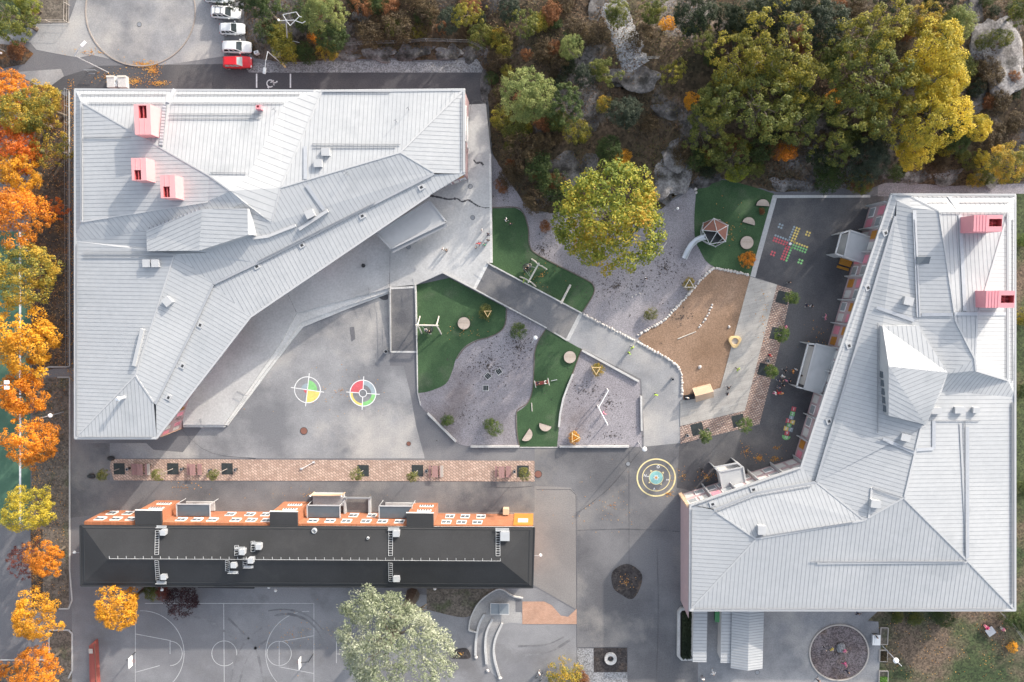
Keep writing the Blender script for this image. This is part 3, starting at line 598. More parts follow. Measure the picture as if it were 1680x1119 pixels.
# ================================================================== BUILDINGS
class Roof:
    def __init__(s): s.mb = MB(); s.ribs = MB(); s.tris = []; s.cap = MB(); s.guard = MB(); s.walk = MB(); s.gut = MB()
    def facet(s, pts, d=None, sp=0.6, seams=True):
        """pts: (px, py, z); d: seam direction in pixels"""
        w_ = [P(*p) for p in pts]
        tr = tessellate_polygon([[Vector((p.x, p.y, 0)) for p in w_]])
        for t in tr:
            a, b, c = (w_[i] for i in t)
            if (b-a).cross(c-a).z < 0: t = (t[0], t[2], t[1]); a, b, c = (w_[i] for i in t)
            n = (b-a).cross(c-a)
            if n.length < 1e-4: continue
            n.normalize()
            s.mb.add([a, b, c], [(0, 1, 2)]); s.tris.append(tuple(pts[i] for i in t))
            if d is None or not seams: continue
            dv = Vector((d[0], -d[1])).normalized(); nv = Vector((-dv.y, dv.x))
            T = [Vector((q.x, q.y)) for q in (a, b, c)]
            pr = [q.dot(nv) for q in T]
            k0, k1 = math.ceil(min(pr)/sp), math.floor(max(pr)/sp)
            for k in range(k0, k1+1):
                o = k*sp; hit = []
                for i in range(3):
                    u, v = pr[i]-o, pr[(i+1) % 3]-o
                    if (u < 0) != (v < 0):
                        t_ = u/(u-v); hit.append(T[i].lerp(T[(i+1) % 3], t_))
                if len(hit) == 2 and (hit[0]-hit[1]).length > 0.15:
                    def zz(q): return a.z-(n.x*(q.x-a.x)+n.y*(q.y-a.y))/n.z
                    e = [Vector((q.x, q.y, zz(q)-0.01)) for q in hit]
                    s.ribs.bar(e[0], e[1], 0.05, 0.024)
    def z(s, px, py):
        for (a, b, c) in s.tris:
            d = (b[1]-c[1])*(a[0]-c[0])+(c[0]-b[0])*(a[1]-c[1])
            if abs(d) < 1e-9: continue
            u = ((b[1]-c[1])*(px-c[0])+(c[0]-b[0])*(py-c[1]))/d; v = ((c[1]-a[1])*(px-c[0])+(a[0]-c[0])*(py-c[1]))/d
            if u >= -1e-3 and v >= -1e-3 and u+v <= 1.001: return u*a[2]+v*b[2]+(1-u-v)*c[2]
        return None
    def piece(s, name, m, pts, wd, ht, lift=0.0):
        mb = MB(); s.line(mb, pts, wd, ht, lift)
        return mb.build(name, m, s.rf) if mb.v else None
    def line(s, mb, pts, wd, ht, lift=0.0):
        for i in range(len(pts)-1):
            p, q = pts[i], pts[i+1]; n = max(1, int(math.hypot(q[0]-p[0], q[1]-p[1])/12))
            prev = None
            for k in range(n+1):
                x, y = p[0]+(q[0]-p[0])*k/n, p[1]+(q[1]-p[1])*k/n
                z = s.z(x, y)
                cur = P(x, y, z+lift) if z is not None else None
                if prev is not None and cur is not None: mb.bar(prev, cur, wd, ht)
                prev = cur
def eaves(mb, outline, drop=0.35):
    w_ = [P(*p) for p in outline]; n = len(w_)
    a = sum(w_[i-1].x*w_[i].y-w_[i].x*w_[i-1].y for i in range(n))
    if a < 0: w_ = w_[::-1]
    lo = [p-Vector((0, 0, drop)) for p in w_]
    mb.add(w_+lo, [(i, n+i, n+(i+1) % n, (i+1) % n) for i in range(n)]+[tuple(range(2*n-1, n-1, -1))])
def wallring(mb, w_, z0, z1):
    n = len(w_); a = sum(w_[i-1].x*w_[i].y-w_[i].x*w_[i-1].y for i in range(n))
    if a < 0: w_ = w_[::-1]
    vs = [(p.x, p.y, z0) for p in w_]+[(p.x, p.y, z1) for p in w_]
    mb.add(vs, [(i, (i+1) % n, n+(i+1) % n, n+i) for i in range(n)]+[tuple(range(n, 2*n))])
def chimney(b, roof, r, hole, zt, m, fan=False, side='e'):
    """tall sheet-metal ventilation hood: r = top rectangle in pixels (x0,y0,x1,y1) seen at height zt"""
    x0, y0, x1, y1 = r
    A, B = P(x0, y1, zt), P(x1, y0, zt)
    zb = min(v for v in (roof.z(x0+2, y0+2), roof.z(x1-2, y1-2), roof.z((x0+x1)/2, (y0+y1)/2)) if v is not None)-0.6
    h0, h1 = P(hole[0], hole[3], zt), P(hole[2], hole[1], zt)
    t = 0.02
    mb = MB()
    X = [A.x, h0.x, h1.x, B.x]; Y = [A.y, h0.y, h1.y, B.y]
    # top as a frame round the open shaft
    for i in range(3):
        for j in range(3):
            if i == 1 and j == 1: continue
            mb.add([(X[i], Y[j], zt), (X[i+1], Y[j], zt), (X[i+1], Y[j+1], zt), (X[i], Y[j+1], zt)], [(0, 1, 2, 3)])
    ch = 0.45
    # walls: the back slopes a little
    mb.add([(A.x, A.y, zb), (B.x, A.y, zb), (B.x, B.y, zb), (A.x, B.y, zb), (A.x, A.y, zt), (B.x, A.y, zt), (B.x, B.y, zt), (A.x, B.y, zt)],
           [(0, 1, 5, 4), (1, 2, 6, 5), (2, 3, 7, 6), (3, 0, 4, 7)])
    hood = mb.build('ventilation_hood', m, b)
    sh = MB(); zd = zt-1.3
    for (xa, ya, xb, yb) in ((X[1], Y[1], X[2], Y[1]), (X[2], Y[1], X[2], Y[2]), (X[2], Y[2], X[1], Y[2]), (X[1], Y[2], X[1], Y[1])):
        sh.add([(xa, ya, zd), (xa, ya, zt-0.002), (xb, yb, zt-0.002), (xb, yb, zd)], [(0, 1, 2, 3)])
    sh.add([(X[1], Y[1], zd), (X[2], Y[1], zd), (X[2], Y[2], zd), (X[1], Y[2], zd)], [(0, 1, 2, 3)])
    if not fan:
        mx_ = (X[1]+X[2])/2; sh.box((mx_, (Y[1]+Y[2])/2, zt-0.7), (0.12, Y[2]-Y[1]-0.02, 1.1))
    sh.build('shaft', mt['redhole'], hood)
    rb = MB()
    ns = 5
    for k in range(1, ns):     # sheet joints on the top
        yy = A.y+(B.y-A.y)*k/ns; xx = A.x+(B.x-A.x)*k/ns
        if fan: rb.box((A.x+(X[1]-A.x)*k/ns, (A.y+B.y)/2, zt+0.02), (0.05, B.y-A.y, 0.05))
    if not fan:
        for f in (0.33, 0.66): rb.box((A.x+(B.x-A.x)*f, (A.y+Y[1])/2 if abs(Y[1]-A.y) > abs(B.y-Y[2]) else (B.y+Y[2])/2, zt+0.02), (0.05, max(abs(Y[1]-A.y), abs(B.y-Y[2])), 0.05))
    rb.build('sheet_joint', m, hood)
    if fan:
        fm = MB(); c = ((X[1]+X[2])/2, (Y[1]+Y[2])/2, zd+0.5); fm.tube((c[0], c[1], zd), (c[0], c[1], zd+0.6), 0.14, 0.14, 10)
        for k in range(5):
            t_ = 2*math.pi*k/5; fm.box((c[0]+0.38*math.cos(t_), c[1]+0.38*math.sin(t_), zd+0.45), (0.6, 0.2, 0.04), t_)
        fm.build('fan', mt['redhole'], hood)
    return hood
def hatch(b, roof, x, y, w_, h_, rot=0.0, ht=0.55):
    z = roof.z(x, y)
    if z is None: return
    c = P(x, y, z+ht); k = (H-z)/F
    mb = MB(); mb.box((c.x, c.y, z+ht/2-0.2), (w_*k, h_*k, ht+0.4), rot); o = mb.build('roof_hatch', mt['flash'], b)
    ld = MB(); ld.box((c.x, c.y, z+ht+0.04), (w_*k*1.06, h_*k*1.06, 0.07), rot); ld.build('lid', mt['flash'], o)
def drain(b, roof, x, y, rot=0.0):
    z = roof.z(x, y)
    if z is None: return
    c = P(x, y, z+0.1); o = MB().box((c.x, c.y, z+0.02), (0.9, 0.8, 0.2), rot).build('drain_box', mt['flash'], b)
    MB().box((c.x+0.03, c.y-0.03, z+0.126), (0.42, 0.36, 0.02), rot).build('drain_hole', mt['darkmetal'], o)
def facade(b, a, c, z0, z1, floors, bay, cells, out, fins=True, seed=1, depth=0.10):
    """windows, coloured panels and columns along the wall a->c (world xy); out = outward normal"""
    r = random.Random(seed); d = (c-a); L = d.length; d.normalize(); n = max(1, int(round(L/bay))); bw = L/n; rz = math.atan2(d.y, d.x)
    fh = (z1-z0)/floors
    for i in range(n):
        for f in range(floors):
            for s_ in range(2):
                k = r.choice(cells); u = (i+0.27+0.46*s_)*bw; zc_2 = z0+fh*(f+0.5); q = a+d*u+out*(depth/2)
                hh = fh*(0.56 if k == 'w' else 0.6)
                if k == 'w':
                    o = MB().box((q.x, q.y, zc_2), (bw*0.40, depth, hh), rz).build('window_frame', mt['white'], b)
                    g = a+d*u+out*(depth*0.5+0.01); MB().box((g.x, g.y, zc_2), (bw*0.33, depth, hh-0.18), rz).build('window_pane', mt['glass_pale'], o)
                else: MB().box((q.x, q.y, zc_2), (bw*0.34, depth, hh), rz).build('facade_panel', mt[{'o': 'panel_orange', 'p': 'panel_pink', 'g': 'wall_pale'}[k]], b)
        if fins:
            q = a+d*(i*bw)+out*0.35; MB().box((q.x, q.y, (z0+z1)/2), (0.16, 0.7, z1-z0), rz).build('column', mt['flash'], b)

# ---------------------------------------------------------------- left school
lo_c = P(430, 400, 0)
LS = thing('school_building', 'large school with pale folded sheet-metal roof and three pink hoods, west of the playground', 'school', (lo_c.x, lo_c.y, 0))
r = Roof(); e = 7.5
Wp = lambda x: e+(x-124)*0.0096
# faces: (points), seam direction
r.facet([(122, 145, e), (515, 147, e), (468, 168, e+0.72), (133, 168, e+0.72)], (0, 1), 0.6)
r.facet([(122, 145, e), (133, 168, e+0.72), (134, 364, e+0.72), (126, 396, e+0.03), (122, 396, e)], (1, 0), 0.6)
r.facet([(133, 168, e+0.72), (343, 288, e+2.54), (341, 330, e+2.54), (134, 364, e+0.72)], (1, 0))
r.facet([(343, 288, e+2.54), (378, 313, e+3.38), (341, 330, e+2.54)], (1, 0))
r.facet([(133, 168, e+0.72), (468, 168, e+0.72), (407, 289, e+2.57), (343, 288, e+2.54)], (-0.06, 1))
r.facet([(343, 288, e+2.54), (407, 289, e+2.57), (378, 313, e+3.38)], (0, 1), seams=False)
r.facet([(515, 147, e), (527, 147, e), (460, 308, e+1.76), (446, 366, e+1.43), (378, 313, e+3.38), (407, 289, e+2.57), (468, 168, e+0.72)], (1, 0.38), 0.95)
r.facet([(527, 147, e), (763, 145, e), (656, 250, e+1.30), (460, 308, e+1.76)], (-0.05, 1))
r.facet([(763, 145, e), (763, 285, e), (711, 284, e+0.59), (656, 250, e+1.30)], (1, 0.03))
M1, M2, M3, M4 = (446, 366, e+1.43), (412, 388, e+1.30), (340, 415, e+1.43), (286, 417, e+1.56)
G1, G2, G3, G4, G5 = (711, 284, e+0.59), (420, 431, e+0.55), (349, 465, e+0.55), (310, 550, e+0.55), (254, 662, e+0.49)
r.facet([(656, 250, e+1.30), G1, G2, M2, M1, (460, 308, e+1.76)], (0.55, 1), 0.66)
r.facet([M2, G2, G3, M4, M3], (0.5, 1), 0.66)
r.facet([M4, G3, G4, G5, (252, 660, e+0.51), (222, 615, e+0.96)], (1, 0.55), 0.66)
E1, E2, E3, E4 = (763, 285, e), (705, 320, e), (411, 521, e), (257, 721, e)
low = lambda g: (g[0]+2, g[1]+2, g[2]-0.22)
r.facet([low(G1), E1, E2, E3, low(G3), low(G2)], (0.5, 1), 0.66)
r.facet([low(G3), E3, E4, low(G5), low(G4)], (1, 0.6), 0.66)
r.facet([(122, 721, e), E4, (252, 660, e+0.51), (222, 615, e+0.96)], (-0.03, 1))
r.facet([(122, 396, e), (126, 396, e+0.03), (240, 378, Wp(240)), (300, 371, Wp(300)), M3[:2]+(e+1.43,), M4, (222, 615, e+0.96), (122, 721, e)], (1, 0.02))
r.facet([(134, 364, e+0.72), (341, 330, e+2.54), (335, 366, e+1.76), (240, 378, Wp(240)+.02), (126, 396, e+0.03)], (0.75, 1), 0.7)
r.facet([(341, 330, e+2.54), (378, 313, e+3.38), (400, 331, e+2.93), (404, 345, e+2.08), (335, 366, e+1.76)], (0.6, 1), 0.7)
r.facet([(400, 331, e+2.93), (446, 366, e+1.43), (412, 388, e+1.30), (404, 345, e+2.08)], (1, .3))
r.facet([(378, 313, e+3.38), (446, 366, e+1.43), (400, 331, e+2.93)], seams=False)
# raised roof lantern
r.facet([(300, 371, Wp(300)), (335, 366, e+1.76), (404, 345, e+2.08), (412, 388, e+1.3), (340, 415, e+1.43)], seams=False)
bx = [(240, 378, e+2.08), (331, 343, e+3.25), (406, 342, e+3.12), (417, 386, e+2.20), (407, 385, e+2.73), (327, 411, e+2.79), (241, 412, e+2.08)]
r.facet([bx[0], bx[1], bx[5], bx[6]], (1, -0.38), 0.6); r.facet([bx[1], bx[2], bx[4], bx[5]], (1, 0.05), 0.6); r.facet([bx[2], bx[3], bx[4]], seams=False)
wl = [P(*p) for p in bx]; n = len(wl); wallv = wl+[Vector((p.x, p.y, e+0.65)) for p in wl]
dm = MB(); dm.add(wallv, [(i, (i+1) % n, n+(i+1) % n, n+i) for i in range(n)])
# curb faces at the inner gutter
for ga, gb in ((G1, G2), (G2, G3), (G3, G4), (G4, G5)):
    a, b_, c, d = P(*ga), P(*gb), P(*low(gb)), P(*low(ga)); r.mb.add([a, b_, c, d], [(0, 1, 2, 3)])
eaves(r.mb, [(122, 145, e), (515, 147, e), (527, 147, e), (763, 145, e), E1, E2, E3, E4, (122, 721, e), (122, 396, e)])
rf = r.rf = r.mb.build('roof', mt['roof'], LS)
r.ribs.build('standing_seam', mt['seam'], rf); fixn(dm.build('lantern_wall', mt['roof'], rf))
for pts in ([(134, 168), (343, 288), (378, 313)], [(528, 150), (460, 307), (446, 363)], [(657, 250), (460, 308)], [(760, 148), (657, 250), (712, 283)], [(222, 616), (286, 418)], [(124, 718), (222, 616), (252, 660)], [(134, 364), (341, 331)]):
    r.piece('roof_flashing', mt['flash'], pts, 0.22, 0.06)
for pts in ([(123.5, 147), (123.5, 719)], [(124, 147), (515, 149)], [(528, 150), (761, 148)], [(761, 148), (761, 283)], [(762, 286), (705, 320), (411, 520), (257, 719)], [(257, 719), (124, 719)], [(133.5, 168), (134, 364)], ):
    r.piece('roof_flashing', mt['flash'], pts, 0.3, 0.1)
r.piece('roof_flashing', mt['flash'], [(236, 540), (222, 600)], 0.5, 0.5); r.piece('roof_flashing', mt['flash'], [(539, 346), (492, 377)], 0.45, 0.5); r.piece('roof_flashing', mt['flash'], [(486, 370), (440, 388), (415, 391)], 0.4, 0.25)
for pts in ([(133, 155), (273, 155)], [(289, 155), (492, 155)], [(146, 169), (268, 169)], [(282, 169), (465, 169)], [(278, 187), (430, 187)], [(278, 194), (428, 194)], [(137, 225), (215, 225)], [(530, 151), (640, 151)], [(345, 283), (404, 284)], [(512, 236), (657, 237)], [(514, 241), (650, 241)], [(136, 415), (284, 415)], [(136, 421), (284, 421)],
            [(126, 400), (126, 715)], [(134.5, 175), (134.5, 360)], [(128, 717), (250, 717)], [(758, 160), (758, 280)], [(704, 288), (560, 360), (424, 428)], [(243, 377), (328, 345)], [(245, 381), (330, 349)]):
    r.piece('snow_guard', mt['guard'], pts, 0.07, 0.10, 0.12)
for ga, gb in ((G1, G2), (G2, G3), (G3, G4), (G4, G5)):
    r.gut.bar(P(ga[0]+1.0, ga[1]+1.0, ga[2]-.02), P(gb[0]+1.0, gb[1]+1.0, gb[2]-.02), 0.34, 0.07)
r.gut.build('roof_gutter', mt['gutter'], rf)
for pts in ([(270, 172), (264, 238)], [(287, 146), (275, 168)], [(501, 240), (501, 294)], [(503, 304), (532, 345)], [(245, 377), (327, 345)]): wk = r.piece('roof_walkway', mt['grate'], pts, 0.55, 0.05, 0.10)
for pts in ([(270, 172), (264, 238)], [(246, 376), (327, 344.5)]):
    rn = MB()
    for k in range(14):
        x, y = pts[0][0]+(pts[1][0]-pts[0][0])*k/13, pts[0][1]+(pts[1][1]-pts[0][1])*k/13; z = r.z(x, y)
        if z: c = P(x, y, z+.17); rn.box(c, (0.62, 0.12, 0.05), math.atan2(pts[0][1]-pts[1][1], pts[1][0]-pts[0][0])+rad(90))
    rn.build('ladder_rungs', mt['guard'], rf)

chimney(LS, r, (221.5, 170.5, 246, 221), (228, 173, 240, 194), e+3.76, mt['pink'])
chimney(LS, r, (216.5, 259, 239, 296), (221, 279, 231, 295), e+4.16, mt['pink'])
chimney(LS, r, (264, 287, 286.5, 325), (268.5, 306, 278, 323.5), e+4.64, mt['pink'])
chimney(LS, r, (419.5, 172, 427.5, 179), (421, 173, 425, 176.5), e+1.92, mt['pink2'])
for x, y, a, b_, rt in ((534, 249, 13, 12, 0), (521.5, 267.5, 13, 12, 0), (240, 432, 12, 12, 0), (254.5, 432, 12, 12, 0), (274, 494.5, 13, 13, .7), (508, 351, 14, 12, .45)): hatch(LS, r, x, y, a, b_, rt)
for x, y, rt in ((691, 307, .5), (594, 354, .5), (495, 402, .5), (421, 437, .5), (328, 533, 1.1), (299, 600, 1.1), (276, 652, 1.1)): drain(LS, r, x, y, rt)
c = P(204, 652, r.z(204, 652)); vb = MB(); vb.tube((c.x, c.y, c.z-.3), (c.x, c.y, c.z+1.6), .28, .28, 14); vp = vb.build('vent_pipe', mt['steel'], LS)
MB().lathe((c.x, c.y, c.z+1.6), [(0.01, .32), (.25, .28), (.42, .1), (.42, 0), (.01, 0)], 16).build('cowl', mt['slide'], vp)
for x, y in ((671, 180), (453, 182), (571, 287), (568, 283), (742, 153), (651, 200)):
    c = P(x, y, r.z(x, y)); q = MB(); q.tube((c.x, c.y, c.z-.2), (c.x, c.y, c.z+1.3), .04, .04, 6); q.box((c.x, c.y, c.z+1.2), (.5, .06, .06), .6); q.build('roof_antenna', mt['guard'], LS)
# walls
Wl = [P(x, y, 0) for x, y in ((300, 702), (314, 655), (425, 500), (700, 319), (768.5, 296), (770, 169))]
top = [P(758, 150, e), P(126, 150, e), P(126, 716, e)]
wm = MB(); wallring(wm, Wl+top, 0, e-0.36); wall = wm.build('wall', mt['wall_mauve'], LS)
ctr = Vector((lo_c.x, lo_c.y, 0))
def outn(a, c, ctr):
    d = (c-a).normalized(); n = Vector((d.y, -d.x, 0)); return n if n.dot((a+c)/2-ctr) > 0 else -n
facade(LS, Wl[0], Wl[1], TZ, e-.5, 2, 1.6, 'woppg', outn(Wl[0], Wl[1], ctr), False, 5)
facade(LS, Wl[3], Wl[4], TZ+.1, e-.5, 2, 2.0, 'owpwg', outn(Wl[3], Wl[4], ctr), False, 9)
facade(LS, Wl[1], Wl[2], TZ+.1, e-.5, 2, 4.0, 'owpg', outn(Wl[1], Wl[2], ctr), False, 19)
facade(LS, Wl[2], Wl[3], TZ+.1, e-.5, 2, 5.0, 'owwpg', outn(Wl[2], Wl[3], ctr), False, 29)
d = (Wl[5]-Wl[4]).normalized()
for f0, f1, z in ((.42, .86, 4.8), (.38, .78, 1.9)):
    a, c = Wl[4].lerp(Wl[5], f0), Wl[4].lerp(Wl[5], f1); m_ = (a+c)/2
    o = MB().box((m_.x+.05, m_.y, z), (.12, (c-a).length, 1.3)).build('window_band', mt['white'], LS); MB().box((m_.x+.07, m_.y, z), (.12, (c-a).length-.3, .9)).build('window_pane', mt['glass_pale'], o)
# timber end gable at the south corner and entrance canopy
a, c = Wl[0], P(262, 717, 0)
q = [P(258, 719.5, e-.4), P(300.5, 706, .1)]
MB().add([(Wl[0].x, Wl[0].y-.05, 0), (Wl[0].x+.35, Wl[0].y+.05, 0), (Wl[0].x+.35, Wl[0].y+.05, e-.6), (Wl[0].x, Wl[0].y-.05, e-.6), (top[2].x, top[2].y-.05, 0), (top[2].x, top[2].y-.05, e-.6)], [(0, 1, 2, 3), (4, 0, 3, 5)]).build('timber_cladding', mt['wood_new'], LS)
cp = [P(617, 383, 4.2), P(704, 329, 4.2), P(732, 364, 4.0), P(642, 408, 4.0)]
cm = MB(); cm.prism(cp, 3.75, 4.1); cano = cm.build('entrance_canopy', mt['roof'], LS)
tr_ = MB(); pr_ = [Vector((p.x, p.y, 4.1)) for p in cp]
for i in range(4): tr_.bar(pr_[i], pr_[(i+1) % 4], .25, .12)
tr_.build('canopy_trim', mt['flash'], cano)
MB().bar(pr_[3]+Vector((.1, -.42, -.25)), pr_[2]+Vector((.1, -.42, -.25)), .55, .1).build('canopy_gutter', mt['guard'], cano)
pm = MB()
for f in (.04, .5, .96):
    q = pr_[3].lerp(pr_[2], f); pm.tube((q.x-.2, q.y+.4, TZ), (q.x-.2, q.y+.4, 3.75), .09, .09, 8)
pm.build('canopy_post', mt['steel'], cano)

# ---------------------------------------------------------------- right school
rc = P(1480, 760, 0)
RS = thing('school_building', 'large school with pale folded sheet-metal roof and two rose-pink hoods, east of the playground', 'school', (rc.x, rc.y, 0))
r = Roof(); e = 6.6
Ez = lambda x: e+(1667-x)*0.0107
NWc, NEc, SEc, SWc, Wc, Ic = (1462, 317, e), (1667, 318, e), (1667, 1003, e), (1130, 1003, e), (1131, 828, e), (1314, 765, e)
ga, gb, gc, gd, ge = (1471, 329, e+0.33), (1470, 355, e+0.49), (1340, 791, e+0.49), (1240, 809, e+0.49), (1172, 837, e+0.49)
va, vb_ = (1495, 340, e+0.98), (1508, 533, e+1.89)
ra, rb_, rc_ = (1541, 347, e+1.65), (1568, 527, e+2.79), (1599, 588, e+2.99)
r.facet([NWc, (1491, 321, e+0.39), va, ga], seams=False)
r.facet([NWc, NEc, (1654, 348, e+1.05), ra, (1491, 321, e+0.39)], (0.45, 1), 0.62)
r.facet([NEc, (1667, 640, e), (1654, 624, e+0.59), (1654, 348, e+1.05)], (1, .05), .6)
r.facet([(1491, 321, e+0.39), ra, rb_, rc_, (1555, 613, e+2.54), vb_, va], (1, 0.02), 0.6)
r.facet([ra, (1654, 348, e+1.05), (1603, 520, e+2.79), rc_, rb_], (0.06, 1), 0.6)
r.facet([(1654, 348, e+1.05), (1654, 624, e+0.59), (1601, 608, e+2.86), rc_, (1603, 520, e+2.79)], (1, 0.02), .6)
r.facet([rc_, (1601, 608, e+2.86), (1654, 624, e+0.59), (1666, 652, e+0.03), (1546, 641, Ez(1546)), (1555, 613, e+2.54)], (0.55, 1) if False else (-0.5, 1), 0.62)
r.facet([(1667, 640, e), (1667, 652, e), (1666, 652, e+0.03), (1654, 624, e+0.59)], seams=False)
r.facet([(1546, 641, Ez(1546)), (1666, 652, e+0.03), (1667, 652, e), SEc, (1585, 918, Ez(1585)), (1483, 816, Ez(1483)), (1510, 700, Ez(1510))], (1, 0.01), .62)
r.facet([(1483, 816, Ez(1483)), (1585, 918, Ez(1585)), SEc, SWc, (1240, 884, e+1.27), (1417, 854, e+1.59)], (-0.03, 1), .62)
r.facet([Wc, ge, (1240, 884, e+1.27), SWc], (1, 0.0), .62)
r.facet([ge, gd, gc, (1417, 853, e+1.59), (1240, 884, e+1.27)], (0.35, 1), .62)
r.facet([gc, gb, ga, va, vb_, (1448, 535, e+1.23), (1440, 600, e+1.23), (1458, 682, e+1.56), (1519, 697, e+2.08), (1510, 700, Ez(1510)), (1483, 816, Ez(1483)), (1417, 853, e+1.59)], (1, 0.26), .62)
lw = lambda g: (g[0]-2.0, g[1], g[2]-.3)
r.facet([NWc, ga, lw(gb), lw(gc), Ic], (1, 0.26), .62)
r.facet([Ic, lw(gc), (gd[0], gd[1]-2, gd[2]-.3), (ge[0], ge[1]-2, ge[2]-.3), Wc], (0.35, 1), .62)
# tent-like lantern
r.facet([vb_, (1555, 613, e+2.54), (1546, 641, Ez(1546)), (1519, 697, e+2.08), (1458, 682, e+1.56), (1440, 600, e+1.24), (1448, 535, e+1.24)], seams=False)
t0, t1, t2, t3, t4, t5, t6 = (1448, 535, e+2.02), (1504, 534, e+2.34), (1555, 611, e+3.44), (1458, 601, e+4.03), (1458, 682, e+2.79), (1519, 697, e+2.60), (1546, 641, e+2.99)
r.facet([t0, t1, t2, t3], (0.1, 1), .62); r.facet([t3, t2, t6, t5], (1, -.42), .62); r.facet([t3, t5, t4], (1, .5), .62)
ring_ = [t0, t1, t2, t6, t5, t4, t3]; wl = [P(*p) for p in ring_]; n = len(wl); dm = MB()
dm.add(wl+[Vector((p.x, p.y, e+0.78)) for p in wl], [(i, (i+1) % n, n+(i+1) % n, n+i) for i in range(n)])
for g1, g2 in ((gb, gc),):
    r.mb.add([P(*g1), P(*g2), P(*lw(g2)), P(*lw(g1))], [(0, 1, 2, 3)])
for g1, g2 in ((gc, gd), (gd, ge)):
    r.mb.add([P(*g1), P(*g2), P(g2[0], g2[1]-2, g2[2]-.3), P(g1[0], g1[1]-2, g1[2]-.3)], [(0, 1, 2, 3)])
eaves(r.mb, [NWc, NEc, (1667, 640, e), SEc, SWc, Wc, Ic])
rf = r.rf = r.mb.build('roof', mt['roof'], RS)
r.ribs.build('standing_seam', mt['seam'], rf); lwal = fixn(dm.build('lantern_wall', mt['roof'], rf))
wv = MB(); A, B = P(*t3), P(*t4)
for k in range(5):
    f = .2+.17*k; q = A.lerp(B, f); wv.box((q.x-.03, q.y, e+1.69), (.1, .95, 1.0))
wv.build('lantern_window', mt['glass'], rf)
for pts in ([(1463, 319), (1492, 322), (1541, 347)], [(1541, 347), (1568, 527), (1599, 588), (1601, 608), (1653, 624)], [(1654, 348), (1603, 520), (1600, 586)], [(1665, 1001), (1585, 918), (1483, 817)], [(1483, 817), (1510, 701), (1519, 699)], [(1132, 1001), (1240, 885)], [(1174, 839), (1240, 884), (1417, 854), (1482, 817)], [(1416, 852), (1341, 792)], [(1458, 602), (1519, 696)], [(1458, 602), (1554, 612)]):
    r.piece('roof_flashing', mt['flash'], pts, 0.25, 0.07)
for pts in ([(1464, 319), (1665, 320)], [(1665, 320), (1665, 1001)], [(1665, 1001), (1132, 1001)], [(1132, 1001), (1132.5, 829)], [(1133, 829), (1314, 767), (1462, 320)], [(1653, 350), (1653, 622)], [(1511, 700), (1484, 815)], [(1575, 765 - 70), (1586, 919)], [(1586, 922), (1340, 924)], [(1430, 800), (1425, 850)]):
    r.piece('roof_flashing', mt['flash'], pts, 0.3, 0.12)
for pts in ([(1470, 321), (1664, 321.5)], [(1522, 332), (1556, 332)], [(1574, 332), (1655, 332)], [(1542, 349), (1650, 349)], [(1651, 352), (1651, 620)], [(1661, 360), (1661, 625)], [(1662, 660), (1662, 990)], [(1660, 660), (1660, 990)], [(1140, 998.5), (1650, 998.5)], [(1500, 360), (1508, 520)], [(1440, 530), (1440, 710)], [(1442, 720), (1500, 740)], [(1138, 829), (1312, 769)], [(1173, 840), (1240, 813), (1332, 797)],
            [(1240, 881), (1400, 856)], [(1330, 921), (1584, 921)], [(1583, 690), (1584, 910)], [(1312, 762), (1455, 326)], [(1135, 835), (1134, 998)], [(1535, 690), (1608, 690)], [(1432, 800), (1480, 816)]):
    r.piece('snow_guard', mt['guard'], pts, 0.07, 0.10, 0.12)
for g1, g2 in ((gb, gc), (gc, gd), (gd, ge)): r.gut.bar(P(g1[0]-1, g1[1]-.3, g1[2]-.02), P(g2[0]-1, g2[1]-.3, g2[2]-.02), .34, .07)
r.gut.build('roof_gutter', mt['gutter'], rf)
for pts in ([(1557, 322), (1573, 345)], [(1438, 504), (1500, 526)], [(1505, 535), (1513, 602)], [(1512, 516), (1563, 516)], [(1566, 515), (1650, 515)], [(1500, 345), (1507, 520)], [(1575, 352), (1583, 510)], [(1448, 720), (1500, 742)], [(1503, 738), (1532, 736), (1532, 690)], [(1587, 700), (1587, 915)]): wk = r.piece('roof_walkway', mt['grate'], pts, 0.5, 0.05, 0.1)
chimney(RS, r, (1597, 352.5, 1645, 380), (1622.5, 359, 1644, 371.5), e+4.88, mt['pink2'], True)
chimney(RS, r, (1617, 477, 1665.5, 505), (1642, 484.5, 1664, 497), e+4.88, mt['pink2'], True)
for x, y, a, b_, rt in ((1491, 494, 14, 12, -.2), (1537, 674, 15, 10, 0), (1575, 673, 15, 10, 0), (1602, 673, 10, 9, 0), (1486, 718, 14, 11, -.2), (1437, 827, 15, 12, -.1), (1250, 870, 12, 14, 0)): hatch(RS, r, x, y, a, b_, rt)
for x, y, rt in ((1453, 382, -1.2), (1424, 472, -1.2), (1393, 567, -1.2), (1360, 691, -1.2), (1236, 803, .3), (1169, 827, .3)): drain(RS, r, x, y, rt)
z = r.z(1520, 427); c = P(1521, 427, z+.06); MB().box((c.x, c.y, z+.03), (2.9, 1.0, .1)).build('roof_window', mt['glass'], RS)
wW = [P(x, y, 0) for x, y in ((1426, 340), (1302, 752), (1116.5, 811), (1116.5, 985))]
wE = [P(1655, 990, e), P(1660, 330, e), P(1475, 330, e)]
wm = MB(); wallring(wm, wW+[Vector((wW[3].x, wE[0].y, 0))]+wE, 0, e-.36); wm.build('wall', mt['wall_pink'], RS)
ctr = Vector((rc.x, rc.y, 0))
facade(RS, wW[0], wW[1], .2, e-.5, 2, 3.6, 'wwgopg', outn(wW[0], wW[1], ctr), True, 3)
facade(RS, wW[1], wW[2], .2, e-.5, 2, 3.6, 'wwgopg', outn(wW[1], wW[2], ctr), True, 13)
